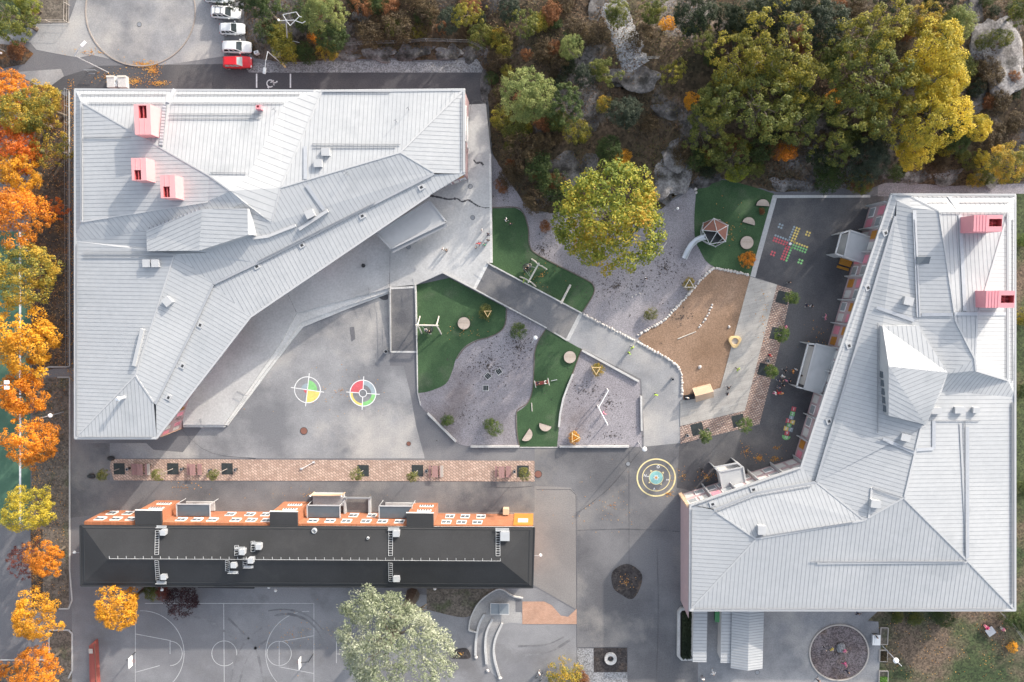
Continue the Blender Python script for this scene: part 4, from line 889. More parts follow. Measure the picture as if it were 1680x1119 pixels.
# end wall timber edge
q = wW[2]; MB().box((q.x-.05, q.y+.06, e/2-.2), (.5, .5, e-.6), .3).build('corner_post', mt['wood_new'], RS)
# three flat-roofed entrance porches on the courtyard side
def porch(pts, z, rim_edge, open_pts):
    w_ = [P(x, y, z) for x, y in pts]; mb = MB(); mb.prism(w_, z-.35, z); o = mb.build('entrance_porch', mt['roof'], RS)
    k = MB()
    for i in range(len(w_)): k.bar(w_[i], w_[(i+1) % len(w_)], .22, .14)
    k.build('porch_trim', mt['flash'], o)
    k = MB(); v = [P(x, y, z) for x, y in open_pts]
    for i in range(len(v)): k.bar(v[i]-Vector((0, 0, .2)), v[(i+1) % len(v)]-Vector((0, 0, .2)), .2, .22)
    k.build('porch_frame', mt['flash'], o)
    for i in rim_edge: MB().bar((v[i].x, v[i].y, 0), (v[(i+1) % 4].x, v[(i+1) % 4].y, 0), .12, z-.22).build('porch_side', mt['roof'], o)
    g = MB(); c = sum((Vector(p) for p in v), Vector())/len(v)
    w2 = [P(x, y, z*.5) for x, y in pts]
    cc = sum((Vector(p) for p in w_), Vector())/len(w_); sh = [Vector((cc.x+(p.x-cc.x)*.86, cc.y+(p.y-cc.y)*.86, 0)) for p in w_]
    g.prism(sh, 0, z-.36); g.build('porch_wall', mt['wall_pale'], o)
porch([(1394, 378), (1431, 390), (1416, 432), (1385, 421)], 3.6, (0, 2), [(1380, 383), (1395, 378), (1385, 421), (1371, 416)])
porch([(1338, 564), (1372, 573), (1347, 645), (1319, 638)], 3.6, (0, 2), [(1326, 564), (1339, 565), (1320, 638), (1307, 635)])
porch([(1180, 774), (1219, 766), (1225, 800), (1187, 809)], 3.6, (1, 3), [(1172, 767), (1209, 760), (1220, 767), (1181, 775)])

# ---------------------------------------------------------------- old brick school
bc = P(500, 900, 0)
BS = thing('brick_building', 'long orange-brick school wing with black hipped felt roof south of the yard', 'school', (bc.x, bc.y, 0))
r = Roof(); e = 6.0; ez = 7.6
c4 = [(131.5, 862, e), (877, 865.5, e), (874, 964, e), (133, 961, e)]
k4 = [(138, 866, e+.25), (869, 869, e+.25), (867, 958, e+.25), (139, 955, e+.25)]
R1, R2 = (176, 918, ez), (822, 921.5, ez)
for i in range(4): r.facet([c4[i], c4[(i+1) % 4], k4[(i+1) % 4], k4[i]])
r.facet([k4[0], k4[1], R2, R1]); r.facet([k4[1], k4[2], R2]); r.facet([k4[2], k4[3], R1, R2]); r.facet([k4[3], k4[0], R1])
eaves(r.mb, c4, .3)
rf = r.mb.build('roof', mt['black_roof'], BS)
tr_ = MB()
w4 = [P(*p) for p in c4]
for i in range(4): tr_.bar(w4[i], w4[(i+1) % 4], .2, .1, )
tr_.build('roof_edge', mt['black_trim'], rf)
fl = MB(); fl.bar(P(139, 864, e-.25), P(876.5, 866.5, e-.25), .5, .06); fl.build('white_eaves_line', mt['white'], rf)
pk = MB()
for i in range(4): pk.bar(P(*k4[i]), P(*k4[(i+1) % 4]), .12, .05)
pk.build('roof_gutter', mt['black_trim'], rf)
# ridge rail with its little posts
rr = MB(); a, c = P(179, 916.5, ez+.15), P(821, 920.5, ez+.15); rr.tube(a, c, .03, .03, 6); 
for k in range(46):
    q = a.lerp(c, k/45); rr.box((q.x, q.y+.18, q.z-.06), (.06, .42, .06))
rr.build('ridge_rail', mt['ladder'], rf)
def roof_ladder(x0, y0, x1, y1, wd=.62):
    z0_, z1_ = r.z(x0, y0), r.z(x1, y1)
    if z0_ is None or z1_ is None: return
    a, c = P(x0, y0, z0_+.12), P(x1, y1, z1_+.12); d = (c-a); L = d.length; d.normalize(); n = Vector((-d.y, d.x, 0)).normalized()*wd/2
    mb = MB(); mb.tube(a-n, c-n, .035, .035, 6); mb.tube(a+n, c+n, .035, .035, 6)
    k = int(L/.36)
    for i in range(k+1):
        q = a.lerp(c, i/k); mb.tube(q-n, q+n, .035, .035, 5)
    mb.build('roof_ladder', mt['ladder'], rf)
def roof_box(x, y, w_=8.5, h_=8.5, ht=.7):
    z_ = r.z(x, y); c = P(x, y, z_+ht); k = (H-z_)/F; o = MB().box((c.x, c.y, z_+ht/2-.2), (w_*k, h_*k, ht+.4)).build('roof_vent', mt['steel'], BS)
    MB().box((c.x, c.y, z_+ht+.05), (w_*k*1.1, h_*k*1.1, .08)).build('lid', mt['ladder'], o)
def platform(x, y, w_=16, h_=5):
    z_ = r.z(x, y)
    if z_ is None: z_ = e
    c = P(x, y, z_+.35); k = (H-z_)/F; mb = MB()
    for i in range(5): mb.box((c.x, c.y-h_*k*.5+h_*k*(i+.5)/5, z_+.35), (w_*k, h_*k*.14, .05))
    for sx in (-1, 1): mb.box((c.x+sx*w_*k*.5, c.y, z_+.35), (.06, h_*k, .08)); mb.tube((c.x+sx*w_*k*.45, c.y, z_-.1), (c.x+sx*w_*k*.45, c.y, z_+.8), .03, .03, 5)
    mb.tube((c.x-w_*k*.5, c.y, z_+.85), (c.x+w_*k*.5, c.y, z_+.85), .035, .035, 6)
    mb.build('roof_platform', mt['ladder'], BS)
for a in ((258, 870, 257, 910), (257, 920, 259, 952), (388, 895, 388, 911), (415, 888, 415, 905), (373, 920, 373, 937), (402, 916, 402, 930), (641, 871, 640.5, 911.5), (640.5, 924, 641, 954), (817, 872, 817, 912)): roof_ladder(*a)
for a in ((267, 874), (268, 947), (397, 906), (424, 897.5), (383, 927.5), (411, 920), (650, 876, 10, 9), (650.5, 950, 10, 9), (828.5, 880, 14, 14)): roof_box(*a)
for a in ((265, 864.5), (265, 956), (394, 899, 15, 4), (421, 891, 15, 4), (383, 939, 16, 5), (408, 930, 15, 4), (646, 868, 18, 6), (824, 869, 22, 6)): platform(*a)
for x, y, r_ in ((516, 870.5, .42), (604, 882.5, .22)):
    z_ = r.z(x, y); c = P(x, y, z_); MB().lathe((c.x, c.y, c.z-.1), [(r_, 0), (r_, .35), (r_*.7, .4), (r_*.7, .15), (.01, .15)], 18).build('vent_ring', mt['ladder'], BS)
NB = [P(152, 846.5, 0), P(861, 847, 0)]; SBy = P(300, 958, e).y
y_n = P(500, 840, 0).y; xl, xr = P(135, 862, e).x+.1, P(876, 862, e).x-.25
wm = MB(); wm.box(((xl+xr)/2, (y_n+SBy)/2, (e-.35)/2), (xr-xl, y_n-SBy, e-.35)); wm.build('wall', mt['brick'], BS)
def nwin(px, z, w_=1.5, h_=1.1, y=None):
    x = P(px, 850, z).x; yy = (y if y is not None else y_n)
    o = MB().box((x, yy+.05, z), (w_, .14, h_)).build('window_frame', mt['white'], BS)
    g = MB()
    for s_ in (-1, 1): g.box((x+s_*w_*.24, yy+.07, z-.02), (w_*.42, .14, h_*.80))
    g.build('window_pane', mt['glass'], o)
    MB().box((x, yy+.14, z-h_/2-.07), (w_+.1, .2, .06)).build('window_sill', mt['white'], o)
up = (164, 190, 215, 297, 323, 348, 386, 412, 437, 513, 541, 568, 600, 627, 655, 732, 757, 783)
for x in up: nwin(x, 4.55)
for x in (184, 210, 378, 410, 436, 580, 610, 738, 763, 789): nwin(x, 1.75, 1.4, 1.2)
# projecting stair bays with flat black heads
for x0_, x1_, flatx in ((222, 265, 245), (443, 488, 465), (667, 711, 690)):
    a, c = P(x0_, 850, e-.1), P(x1_, 850, e-.1); pj = 1.75
    o = MB().box(((a.x+c.x)/2, y_n+pj/2, (e-.45)/2), (c.x-a.x-.2, pj, e-.45)).build('stair_bay', mt['brick'], BS)
    MB().box(((a.x+c.x)/2, y_n+pj/2-.1, e-.21), (c.x-a.x, pj+.5, .46)).build('bay_roof', mt['black_roof'], o)
    MB().box(((a.x+c.x)/2, y_n+pj+.22, e-.25), (c.x-a.x+.1, .08, .3)).build('bay_edge', mt['white'], o)
    for z_ in (1.9, 4.2):
        MB().box(((a.x+c.x)/2+.4, y_n+pj+.06, z_), (2.2, .12, .75)).build('bay_window', mt['white'], o)
        for k in range(5): MB().box(((a.x+c.x)/2-.42+.4*k, y_n+pj+.10, z_), (.26, .12, .5)).build('bay_pane', mt['glass'], o)
# glazed entrance canopies
for x0_, x1_ in ((290, 345), (504, 558), (622, 676)):
    a, c = P(x0_, 830, 3.0), P(x1_, 846, 3.0); ya = y_n+2.1; yb = y_n+.05
    o = MB().box(((a.x+c.x)/2, (ya+yb)/2, 3.0), (c.x-a.x-.2, ya-yb-.2, .1)).build('entrance_canopy', mt['glass'], BS)
    k = MB()
    for (p, q) in (((a.x, ya), (c.x, ya)), ((c.x, ya), (c.x, yb)), ((a.x, yb), (a.x, ya))): k.bar((p[0], p[1], 2.93), (q[0], q[1], 2.93), .16, .2)
    for p in ((a.x, ya), (c.x, ya)): k.tube((p[0], p[1], 0), (p[0], p[1], 2.93), .06, .06, 6)
    k.build('canopy_frame', mt['ladder'], o)
# entrance steps and ramp
a, c = P(305, 823, .3), P(352, 838, .3); MB().box(((a.x+c.x)/2, (a.y+c.y)/2, .15), (c.x-a.x, a.y-c.y, .3)).build('entrance_step', mt['concrete'], BS)
a, c = P(632, 825, .3), P(682, 832, .3); MB().box(((a.x+c.x)/2, (a.y+c.y)/2, .15), (c.x-a.x, a.y-c.y, .3)).build('entrance_step', mt['concrete'], BS)
a, c = P(513, 810, .8), P(564, 830, .8); o = MB().box(((a.x+c.x)/2, (a.y+c.y)/2, .4), (c.x-a.x, a.y-c.y, .8)).build('entrance_landing', mt['concrete'], BS)
k = MB()
for x in (a.x, c.x):
    k.tube((x, a.y, 0), (x, a.y, 1.9), .1, .1, 8)
k.bar((a.x, a.y, .8), (c.x, a.y, .8), .1, 1.0); k.build('landing_rail', mt['wood_new'], o)
k = MB()
for x in (a.x, c.x): k.lathe((x, a.y, 1.9), [(.01, .3), (.12, .25), (.17, .12), (.12, 0), (.01, 0)], 10)
k.build('globe_lamp', mt['white'], o)
a2, c2 = P(566, 816, .5), P(607, 842, .5); MB().bar((a2.x, a2.y, 0), (a2.x, c2.y, 0), .3, .9).build('ramp_wall', mt['flash'], o); MB().bar((c2.x, a2.y, 0), (c2.x, c2.y, 0), .3, .9).build('ramp_wall', mt['flash'], o)
k = MB(); k.bar((a2.x, a2.y, .5), (c2.x+.3, a2.y, .5), .2, .5); k.build('ramp_rail', mt['guard'], o)
x = P(830, 830, 1).x; MB().box((x, y_n+.7, .6), (.95, .95, 1.2)).build('air_intake', mt['wood_new'], BS)
# plain orange gable part at the east end
xg = P(843, 850, 3).x; MB().box(((xg+xr)/2+.05, y_n+.02, (e-.5)/2), (xr-xg+.1, .2, e-.5)).build('orange_cladding', mt['panel_orange'], BS)
x = P(858, 850, 3.5).x; MB().box((x, y_n+.16, 3.6), (1.6, .12, 1.6)).build('white_plate', mt['wall_pale'], BS)
# south entrances
for x0_, x1_, dp in ((325, 417, 2.0), (540, 600, 1.5)):
    a, c = P(x0_, 970, 2.9), P(x1_, 970, 2.9); MB().box(((a.x+c.x)/2, SBy-dp/2, 2.8), (c.x-a.x, dp, .25)).build('back_canopy', mt['black_roof'], BS)
MB().box((P(517, 970, 0).x, SBy-1.0, .25), (4.5, 2.0, .5)).build('back_step', mt['concrete'], BS)
k = MB()
for i in range(9): k.box((P(562, 970, 0).x+i*.42, SBy-1.2, .5), (.08, 2.2, 1.0))
k.build('stair_railing', mt['ladder'], BS)
# ================================================================== VEGETATION
def leafquad(vs, fs, p, n, s, rnd, asp=0.7):
    n = n.normalized(); a = n.orthogonal().normalized(); b = n.cross(a); t = rnd.uniform(0, 6.28)
    u = a*math.cos(t)+b*math.sin(t); v = n.cross(u); u = u*s; v = v*s*asp; k = len(vs)
    vs += [p-u, p-v*.9+u*.1, p+u, p+v*.9+u*.1]; fs.append((k, k+1, k+2, k+3))
def crown_mesh(seed, R, hv, nclus, nleaf, ls, cr=(0.8, 1.3), inner=0.25, lobes=0.22, asp=0.7, up=0.5, spiky=0.0):
    """leaf clumps spread through an uneven crown volume centred on z=0 (radius R, half height hv)"""
    rnd = random.Random(seed); vs = []; fs = []
    bl = [(Vector((rnd.gauss(0, 1), rnd.gauss(0, 1), rnd.gauss(0, .6))).normalized(), rnd.uniform(-1, 1)) for _ in range(9)]
    for c in range(nclus):
        d = Vector((rnd.gauss(0, 1), rnd.gauss(0, 1), rnd.gauss(0, 1)+up)).normalized()
        k = 1.0+lobes*sum(w_*max(0, d.dot(b))**3 for b, w_ in bl)
        q = rnd.random()**0.33 if rnd.random() < inner else rnd.uniform(.78, 1.0)
        if d.z < -.25: q *= .8
        cc = Vector((d.x*R*k*q, d.y*R*k*q, d.z*hv*k*q)); rr = rnd.uniform(*cr)
        dirn = Vector((d.x, d.y, d.z+.5)).normalized()
        for l in range(int(nleaf*rr/cr[1])):
            e = Vector((rnd.gauss(0, 1), rnd.gauss(0, 1), rnd.gauss(0, 1))).normalized()
            if e.dot(dirn) < -.35 and rnd.random() < .8: e = -e
            p = cc+e*rr*rnd.uniform(.55, 1.0)
            if spiky: p = p+dirn*rnd.uniform(0, spiky)
            nn = e*.8+Vector((0, 0, .5))+Vector((rnd.gauss(0, .45), rnd.gauss(0, .45), rnd.gauss(0, .3)))
            leafquad(vs, fs, p, nn, ls*rnd.uniform(.65, 1.25), rnd, asp)
    me = bpy.data.meshes.new('crown'); me.from_pydata([tuple(v) for v in vs], [], fs); me.materials.append(LF['green']); me.update(); return me
def trunk_mesh(seed, R, hv, tr, zc):
    """tapered trunk with limbs reaching into the crown, base at z=-zc (crown centre at 0)"""
    rnd = random.Random(seed); mb = MB(); top = Vector((rnd.uniform(-.2, .2), rnd.uniform(-.2, .2), hv*.45)); b0 = Vector((0, 0, -zc-.3))
    pts = [b0.lerp(top, t)+Vector((rnd.gauss(0, .06), rnd.gauss(0, .06), 0))*(t > 0) for t in (0, .12, .35, .6, .8, 1)]
    rs = [tr*1.35, tr, tr*.85, tr*.6, tr*.35, tr*.1]
    for i in range(5): mb.tube(pts[i], pts[i+1], rs[i], rs[i+1], 8)
    for k in range(11):
        t = rnd.uniform(.4, .95); a = rnd.uniform(0, 6.28); s = b0.lerp(top, t); L = R*rnd.uniform(.38, .66)
        m_ = s+Vector((math.cos(a)*L*.5, math.sin(a)*L*.5, hv*.22)); e_ = s+Vector((math.cos(a)*L, math.sin(a)*L, hv*rnd.uniform(.25, .5)))
        r0 = tr*.5*(1.15-t*.7); mb.tube(s, m_, r0, r0*.6, 6); mb.tube(m_, e_, r0*.6, r0*.15, 5)
        for j in range(3):
            b = a+rnd.uniform(-.9, .9); f_ = m_.lerp(e_, rnd.uniform(.1, .8)); mb.tube(f_, f_+Vector((math.cos(b)*L*.35, math.sin(b)*L*.35, hv*.15)), r0*.3, r0*.08, 4)
    me = bpy.data.meshes.new('trunk'); me.from_pydata(mb.v, [], mb.f); me.materials.append(mt['bark']); me.update(); return me
# unit meshes: radius 5 m
TK = {}
def kind(name, n, zc, tr, **k):
    TK[name] = [(crown_mesh(100+i*7+len(name), **k), trunk_mesh(50+i, k['R'], k['hv'], tr, zc), zc) for i in range(n)]
kind('maple', 4, 6.0, .30, R=4.0, hv=3.4, nclus=135, nleaf=100, ls=.128, cr=(.4, .95), inner=.3, lobes=.55)
kind('oak', 4, 6.5, .35, R=4.1, hv=3.4, nclus=98, nleaf=96, ls=.13, cr=(.35, .85), inner=.38, lobes=.7)
kind('fine', 3, 6.0, .22, R=4.2, hv=4.2, nclus=260, nleaf=60, ls=.17, cr=(.4, .8), inner=.4, lobes=.45, asp=.45, spiky=.35)
kind('willow', 1, 7.0, .5, R=4.1, hv=3.6, nclus=470, nleaf=64, ls=.115, cr=(.22, .55), inner=.3, lobes=.3, asp=.36, spiky=.6)
kind('dense', 2, 6.0, .35, R=4.5, hv=3.6, nclus=330, nleaf=66, ls=.125, cr=(.45, .8), inner=.2, lobes=.35)
kind('sparse', 2, 6.0, .25, R=4.4, hv=3.4, nclus=75, nleaf=40, ls=.19, cr=(.5, .9), inner=.5, lobes=.5)
kind('shrub', 3, 2.2, .12, R=4.6, hv=2.6, nclus=60, nleaf=46, ls=.42, cr=(1.0, 1.7), inner=.4, lobes=.35, up=1.2)
kind('bush', 2, 2.0, .10, R=4.6, hv=2.4, nclus=120, nleaf=40, ls=.24, cr=(.7, 1.3), inner=.45, lobes=.5, asp=.5, spiky=.5, up=1.3)
NT = [0]
def tree(px, py, rpx, k, pal, label, group=None, height=None, cat='tree', name=None, bark=None):
    NT[0] += 1; rnd = random.Random(NT[0]*13+px)
    cm, tm, zc = TK[k][NT[0] % len(TK[k])]
    low_ = k in ('shrub', 'bush')
    R = rpx/10.27*(1.14 if k in ('maple', 'oak') else 1.0)
    gz = 0.0; ex, ey = (rnd.uniform(.9, 1.12), rnd.uniform(.9, 1.12)) if k != 'willow' else (1.0, 1.0)
    for _ in range(4):
        s = R/5.0*(H-gz-R)/H
        sv = s if not height else height/(zc+3.4)
        z = gz+zc*sv*(1.0); q = P(px, py, z); gz = hz(q.x, q.y)
    o = thing(name or ('shrub' if low_ else 'tree'), label, cat if not low_ or cat != 'tree' else 'shrub', (q.x, q.y, gz), rnd.uniform(0, 6.28), group)
    for nm, me, mat in (('crown' if not low_ else 'foliage', cm, LF[pal]), ('trunk' if not low_ else 'stem', tm, mt[bark] if bark else mt['bark'])):
        c = bpy.data.objects.new(nm, me); COL.objects.link(c); c.parent = o; c.location = (0, 0, zc*sv); c.scale = (s*ex, s*ey, sv)
        c.material_slots[0].link = 'OBJECT'; c.material_slots[0].material = mat
    return o
W = 'trees of the wooded hill'; A = 'autumn trees beside the sports field'; S = 'shrubs of the wooded hill'
for a in [
 (18, 150, 36, 'maple', 'orange', 'orange-yellow maple furthest up the left tree row, below the grass island', A),
 (72, 178, 38, 'maple', 'mixed', 'orange-brown maple with greenish patches beside the top corner of the pale-roofed school', A),
 (40, 195, 46, 'maple', 'mixed', 'yellow-green maple just above the red maple in the left tree row', A),
 (32, 238, 40, 'maple', 'red', 'fiery red-orange maple in the left tree row', A),
 (85, 245, 30, 'sparse', 'mixed', 'thin half-bare maple between the red maple and the school wall', A),
 (28, 278, 40, 'maple', 'golden', 'golden maple just below the red maple', A),
 (85, 345, 24, 'sparse', 'red', 'small reddish maple at the edge of the leafy strip', A),
 (36, 348, 50, 'maple', 'orange', 'deep orange maple above the goal post of the sports field', A),
 (50, 450, 54, 'maple', 'mixed', 'broad yellow-green maple flecked with orange, third from the path by the field', A),
 (48, 556, 54, 'maple', 'golden', 'big golden-orange maple just above the path to the sports field', A),
 (40, 650, 46, 'maple', 'orange', 'bright orange maple under the twin floodlight', A),
 (62, 728, 46, 'maple', 'orange', 'bright orange maple below the single white lamp, over the field line', A),
 (52, 832, 42, 'maple', 'yellow', 'yellow maple at the corner of the green sports field', A),
 (76, 914, 34, 'maple', 'orange', 'orange maple with red tips left of the black-roofed building', A),
 (42, 916, 28, 'sparse', 'crimson', 'almost bare grey-branched tree left of an orange maple', A),
 (56, 1008, 42, 'maple', 'golden', 'yellow-orange maple above the dry soil bed at lower left', A),
 (64, 1096, 40, 'maple', 'orange', 'orange maple at the bottom edge of the photo, lower left', A),
 (2, 1100, 16, 'maple', 'orange', 'orange treetop cut off by the lower left corner', A),
 (202, 994, 46, 'maple', 'golden', 'flame-orange maple standing alone behind the black-roofed building'),
 (648, 1046, 114, 'willow', 'silver', 'large silvery willow with pale leaves beside the ball court'),
 (1000, 355, 84, 'dense', 'limeflame', 'big round yellow-green lime tree on the gravel above the playground'),
 (15, 25, 42, 'oak', 'olive', 'olive-green tree in the top left corner'),
 (46, 8, 22, 'maple', 'lime', 'yellow-green treetop at the top edge beside the sand pen'),
 # wood, from left to right
 (432, 10, 38, 'oak', 'green', 'dark green tree leaning over the white estate car', W),
 (392, -5, 26, 'oak', 'dark', 'dark tree at the top edge behind the parked cars', W),
 (530, 22, 38, 'fine', 'pale', 'pale green round tree beside the power pole', W),
 (548, 62, 28, 'fine', 'green', 'green tree below the pale round one, near the rubble bank', W),
 (738, 34, 22, 'fine', 'pine', 'grey-green pine in the brown scrub near the top edge', W),
 (768, 26, 28, 'oak', 'oakgold', 'yellow birch left of the worn trail', W),
 (838, 18, 24, 'fine', 'pine', 'dull green pine at the top edge left of the worn trail', W),
 (868, 42, 24, 'oak', 'olive', 'small olive tree left of the worn rocky trail', W),
 (866, 160, 52, 'fine', 'pale', 'tall pale yellow-green ash beside the end of the dark road', W),
 (925, 172, 34, 'oak', 'green', 'green tree against the right side of the pale ash', W),
 (935, 82, 22, 'fine', 'pale', 'small pale tree with a twiggy top in the brown clearing', W),
 (1012, 22, 22, 'fine', 'olive', 'thin olive tree standing on the worn trail', W),
 (985, 118, 28, 'oak', 'olive', 'olive tree left of the flat rock ledge', W),
 (958, 124, 20, 'fine', 'pine', 'dark bluish pine left of the olive tree in the clearing', W),
 (1026, 185, 30, 'fine', 'pine', 'blue-green pine in the middle of the rocky slope', W),
 (1000, 246, 24, 'dense', 'green', 'dense dark green tree directly above the big lime tree', W),
 (1075, 20, 28, 'oak', 'olive', 'olive tree at the top edge right of the worn trail', W),
 (1095, 40, 12, 'maple', 'golden', 'small golden birch among dark pines near the top edge', W),
 (1140, 28, 42, 'fine', 'dark', 'large dark pine at the top edge', W),
 (1158, 66, 26, 'oak', 'olive', 'olive tree below the large dark pine', W),
 (1196, 36, 30, 'fine', 'dark', 'dark pine between the large pine and the golden oaks', W),
 (1104, 116, 20, 'oak', 'oakgold', 'small yellow-olive tree by the flat rock ledge', W),
 (1232, 28, 32, 'fine', 'dark', 'dark spruce at the top edge above the golden oaks', W),
 (1285, 22, 34, 'fine', 'pine', 'grey-green pine at the top edge, left of two pines', W),
 (1350, 40, 38, 'fine', 'pine', 'tall grey-green pine beside the big golden oak', W),
 (1315, -2, 26, 'fine', 'dark', 'dark treetop cut by the top edge between two grey pines', W),
 (1205, 108, 46, 'oak', 'oakgold', 'golden-olive oak on the left of the oak group', W),
 (1265, 92, 58, 'oak', 'oakgold', 'largest golden-olive oak of the oak group', W),
 (1310, 128, 48, 'oak', 'oakgold', 'golden oak on the right of the oak group', W),
 (1185, 170, 44, 'oak', 'olive', 'dark olive oak at the lower left of the oak group', W),
 (1250, 180, 56, 'oak', 'olive', 'dark olive oak in front of the golden oaks', W),
 (1320, 195, 42, 'oak', 'olive', 'olive oak between the oak group and the yellow maples', W),
 (1132, 166, 13, 'maple', 'golden', 'small bright orange maple left of the oak group', W),
 (1150, 212, 36, 'oak', 'olive', 'brown-olive oak over the smooth rock ledge', W),
 (1200, 255, 34, 'oak', 'olive', 'yellow-olive tree over the upper edge of the climbing lawn', W),
 (1208, 288, 20, 'maple', 'lime', 'yellow-green branch tree hanging over the climbing lawn', W),
 (1365, 100, 36, 'oak', 'olive', 'olive oak under the tall grey pine', W),
 (1425, 52, 54, 'oak', 'oakgold', 'golden-green oak near the top edge left of the brown tree', W),
 (1418, 112, 54, 'oak', 'olive', 'green-gold oak in the middle of the right-hand wood', W),
 (1400, 175, 46, 'oak', 'olive', 'dark olive oak below the green-gold oak', W),
 (1508, 40, 30, 'maple', 'mixed', 'orange-brown tree near the top edge of the wood', W),
 (1566, 40, 32, 'fine', 'pale', 'fresh light green tree left of the narrow upright rock', W),
 (1530, 92, 50, 'maple', 'yellow', 'yellow maple, upper one of the bright yellow crown', W),
 (1545, 142, 46, 'maple', 'yellow', 'yellow maple at the right side of the bright yellow crown', W),
 (1480, 128, 48, 'oak', 'oakgold', 'gold and green maple left of the bright yellow crown', W),
 (1525, 195, 52, 'maple', 'yellow', 'yellow maple, lower one of the bright yellow crown', W),
 (1458, 192, 44, 'oak', 'oakgold', 'olive-yellow tree at the lower left of the bright yellow crown', W),
 (1602, 208, 28, 'maple', 'yellow', 'pointed yellow maple beside the dark rock slab', W),
 (1492, 250, 28, 'maple', 'yellow', 'vivid yellow young maple above the rock bank', W),
 (1572, 224, 24, 'dense', 'green', 'rounded dark green tree under the pointed yellow maple', W),
 (1425, 262, 36, 'fine', 'pine', 'blue-grey pine above the board-game yard', W),
 (1380, 245, 34, 'oak', 'olive', 'brownish oak left of the blue-grey pine', W),
 (1340, 262, 26, 'oak', 'dark', 'dark green tree above the low broken rock bank', W),
 (1650, 268, 30, 'maple', 'mixed', 'orange-brown tree behind the right school at the photo edge', W),
 (1610, 262, 15, 'maple', 'yellow', 'little yellow tree on the bank behind the right school', W),
 (1675, 20, 26, 'oak', 'olive', 'olive tree at the top right corner', W),
 (1545, -8, 30, 'fine', 'dark', 'dark pine top cut by the top edge above the light green tree', W),
 (1465, -5, 30, 'oak', 'dark', 'dark oak top cut by the top edge above the golden-green oak', W),
 ]:
    tree(*a)
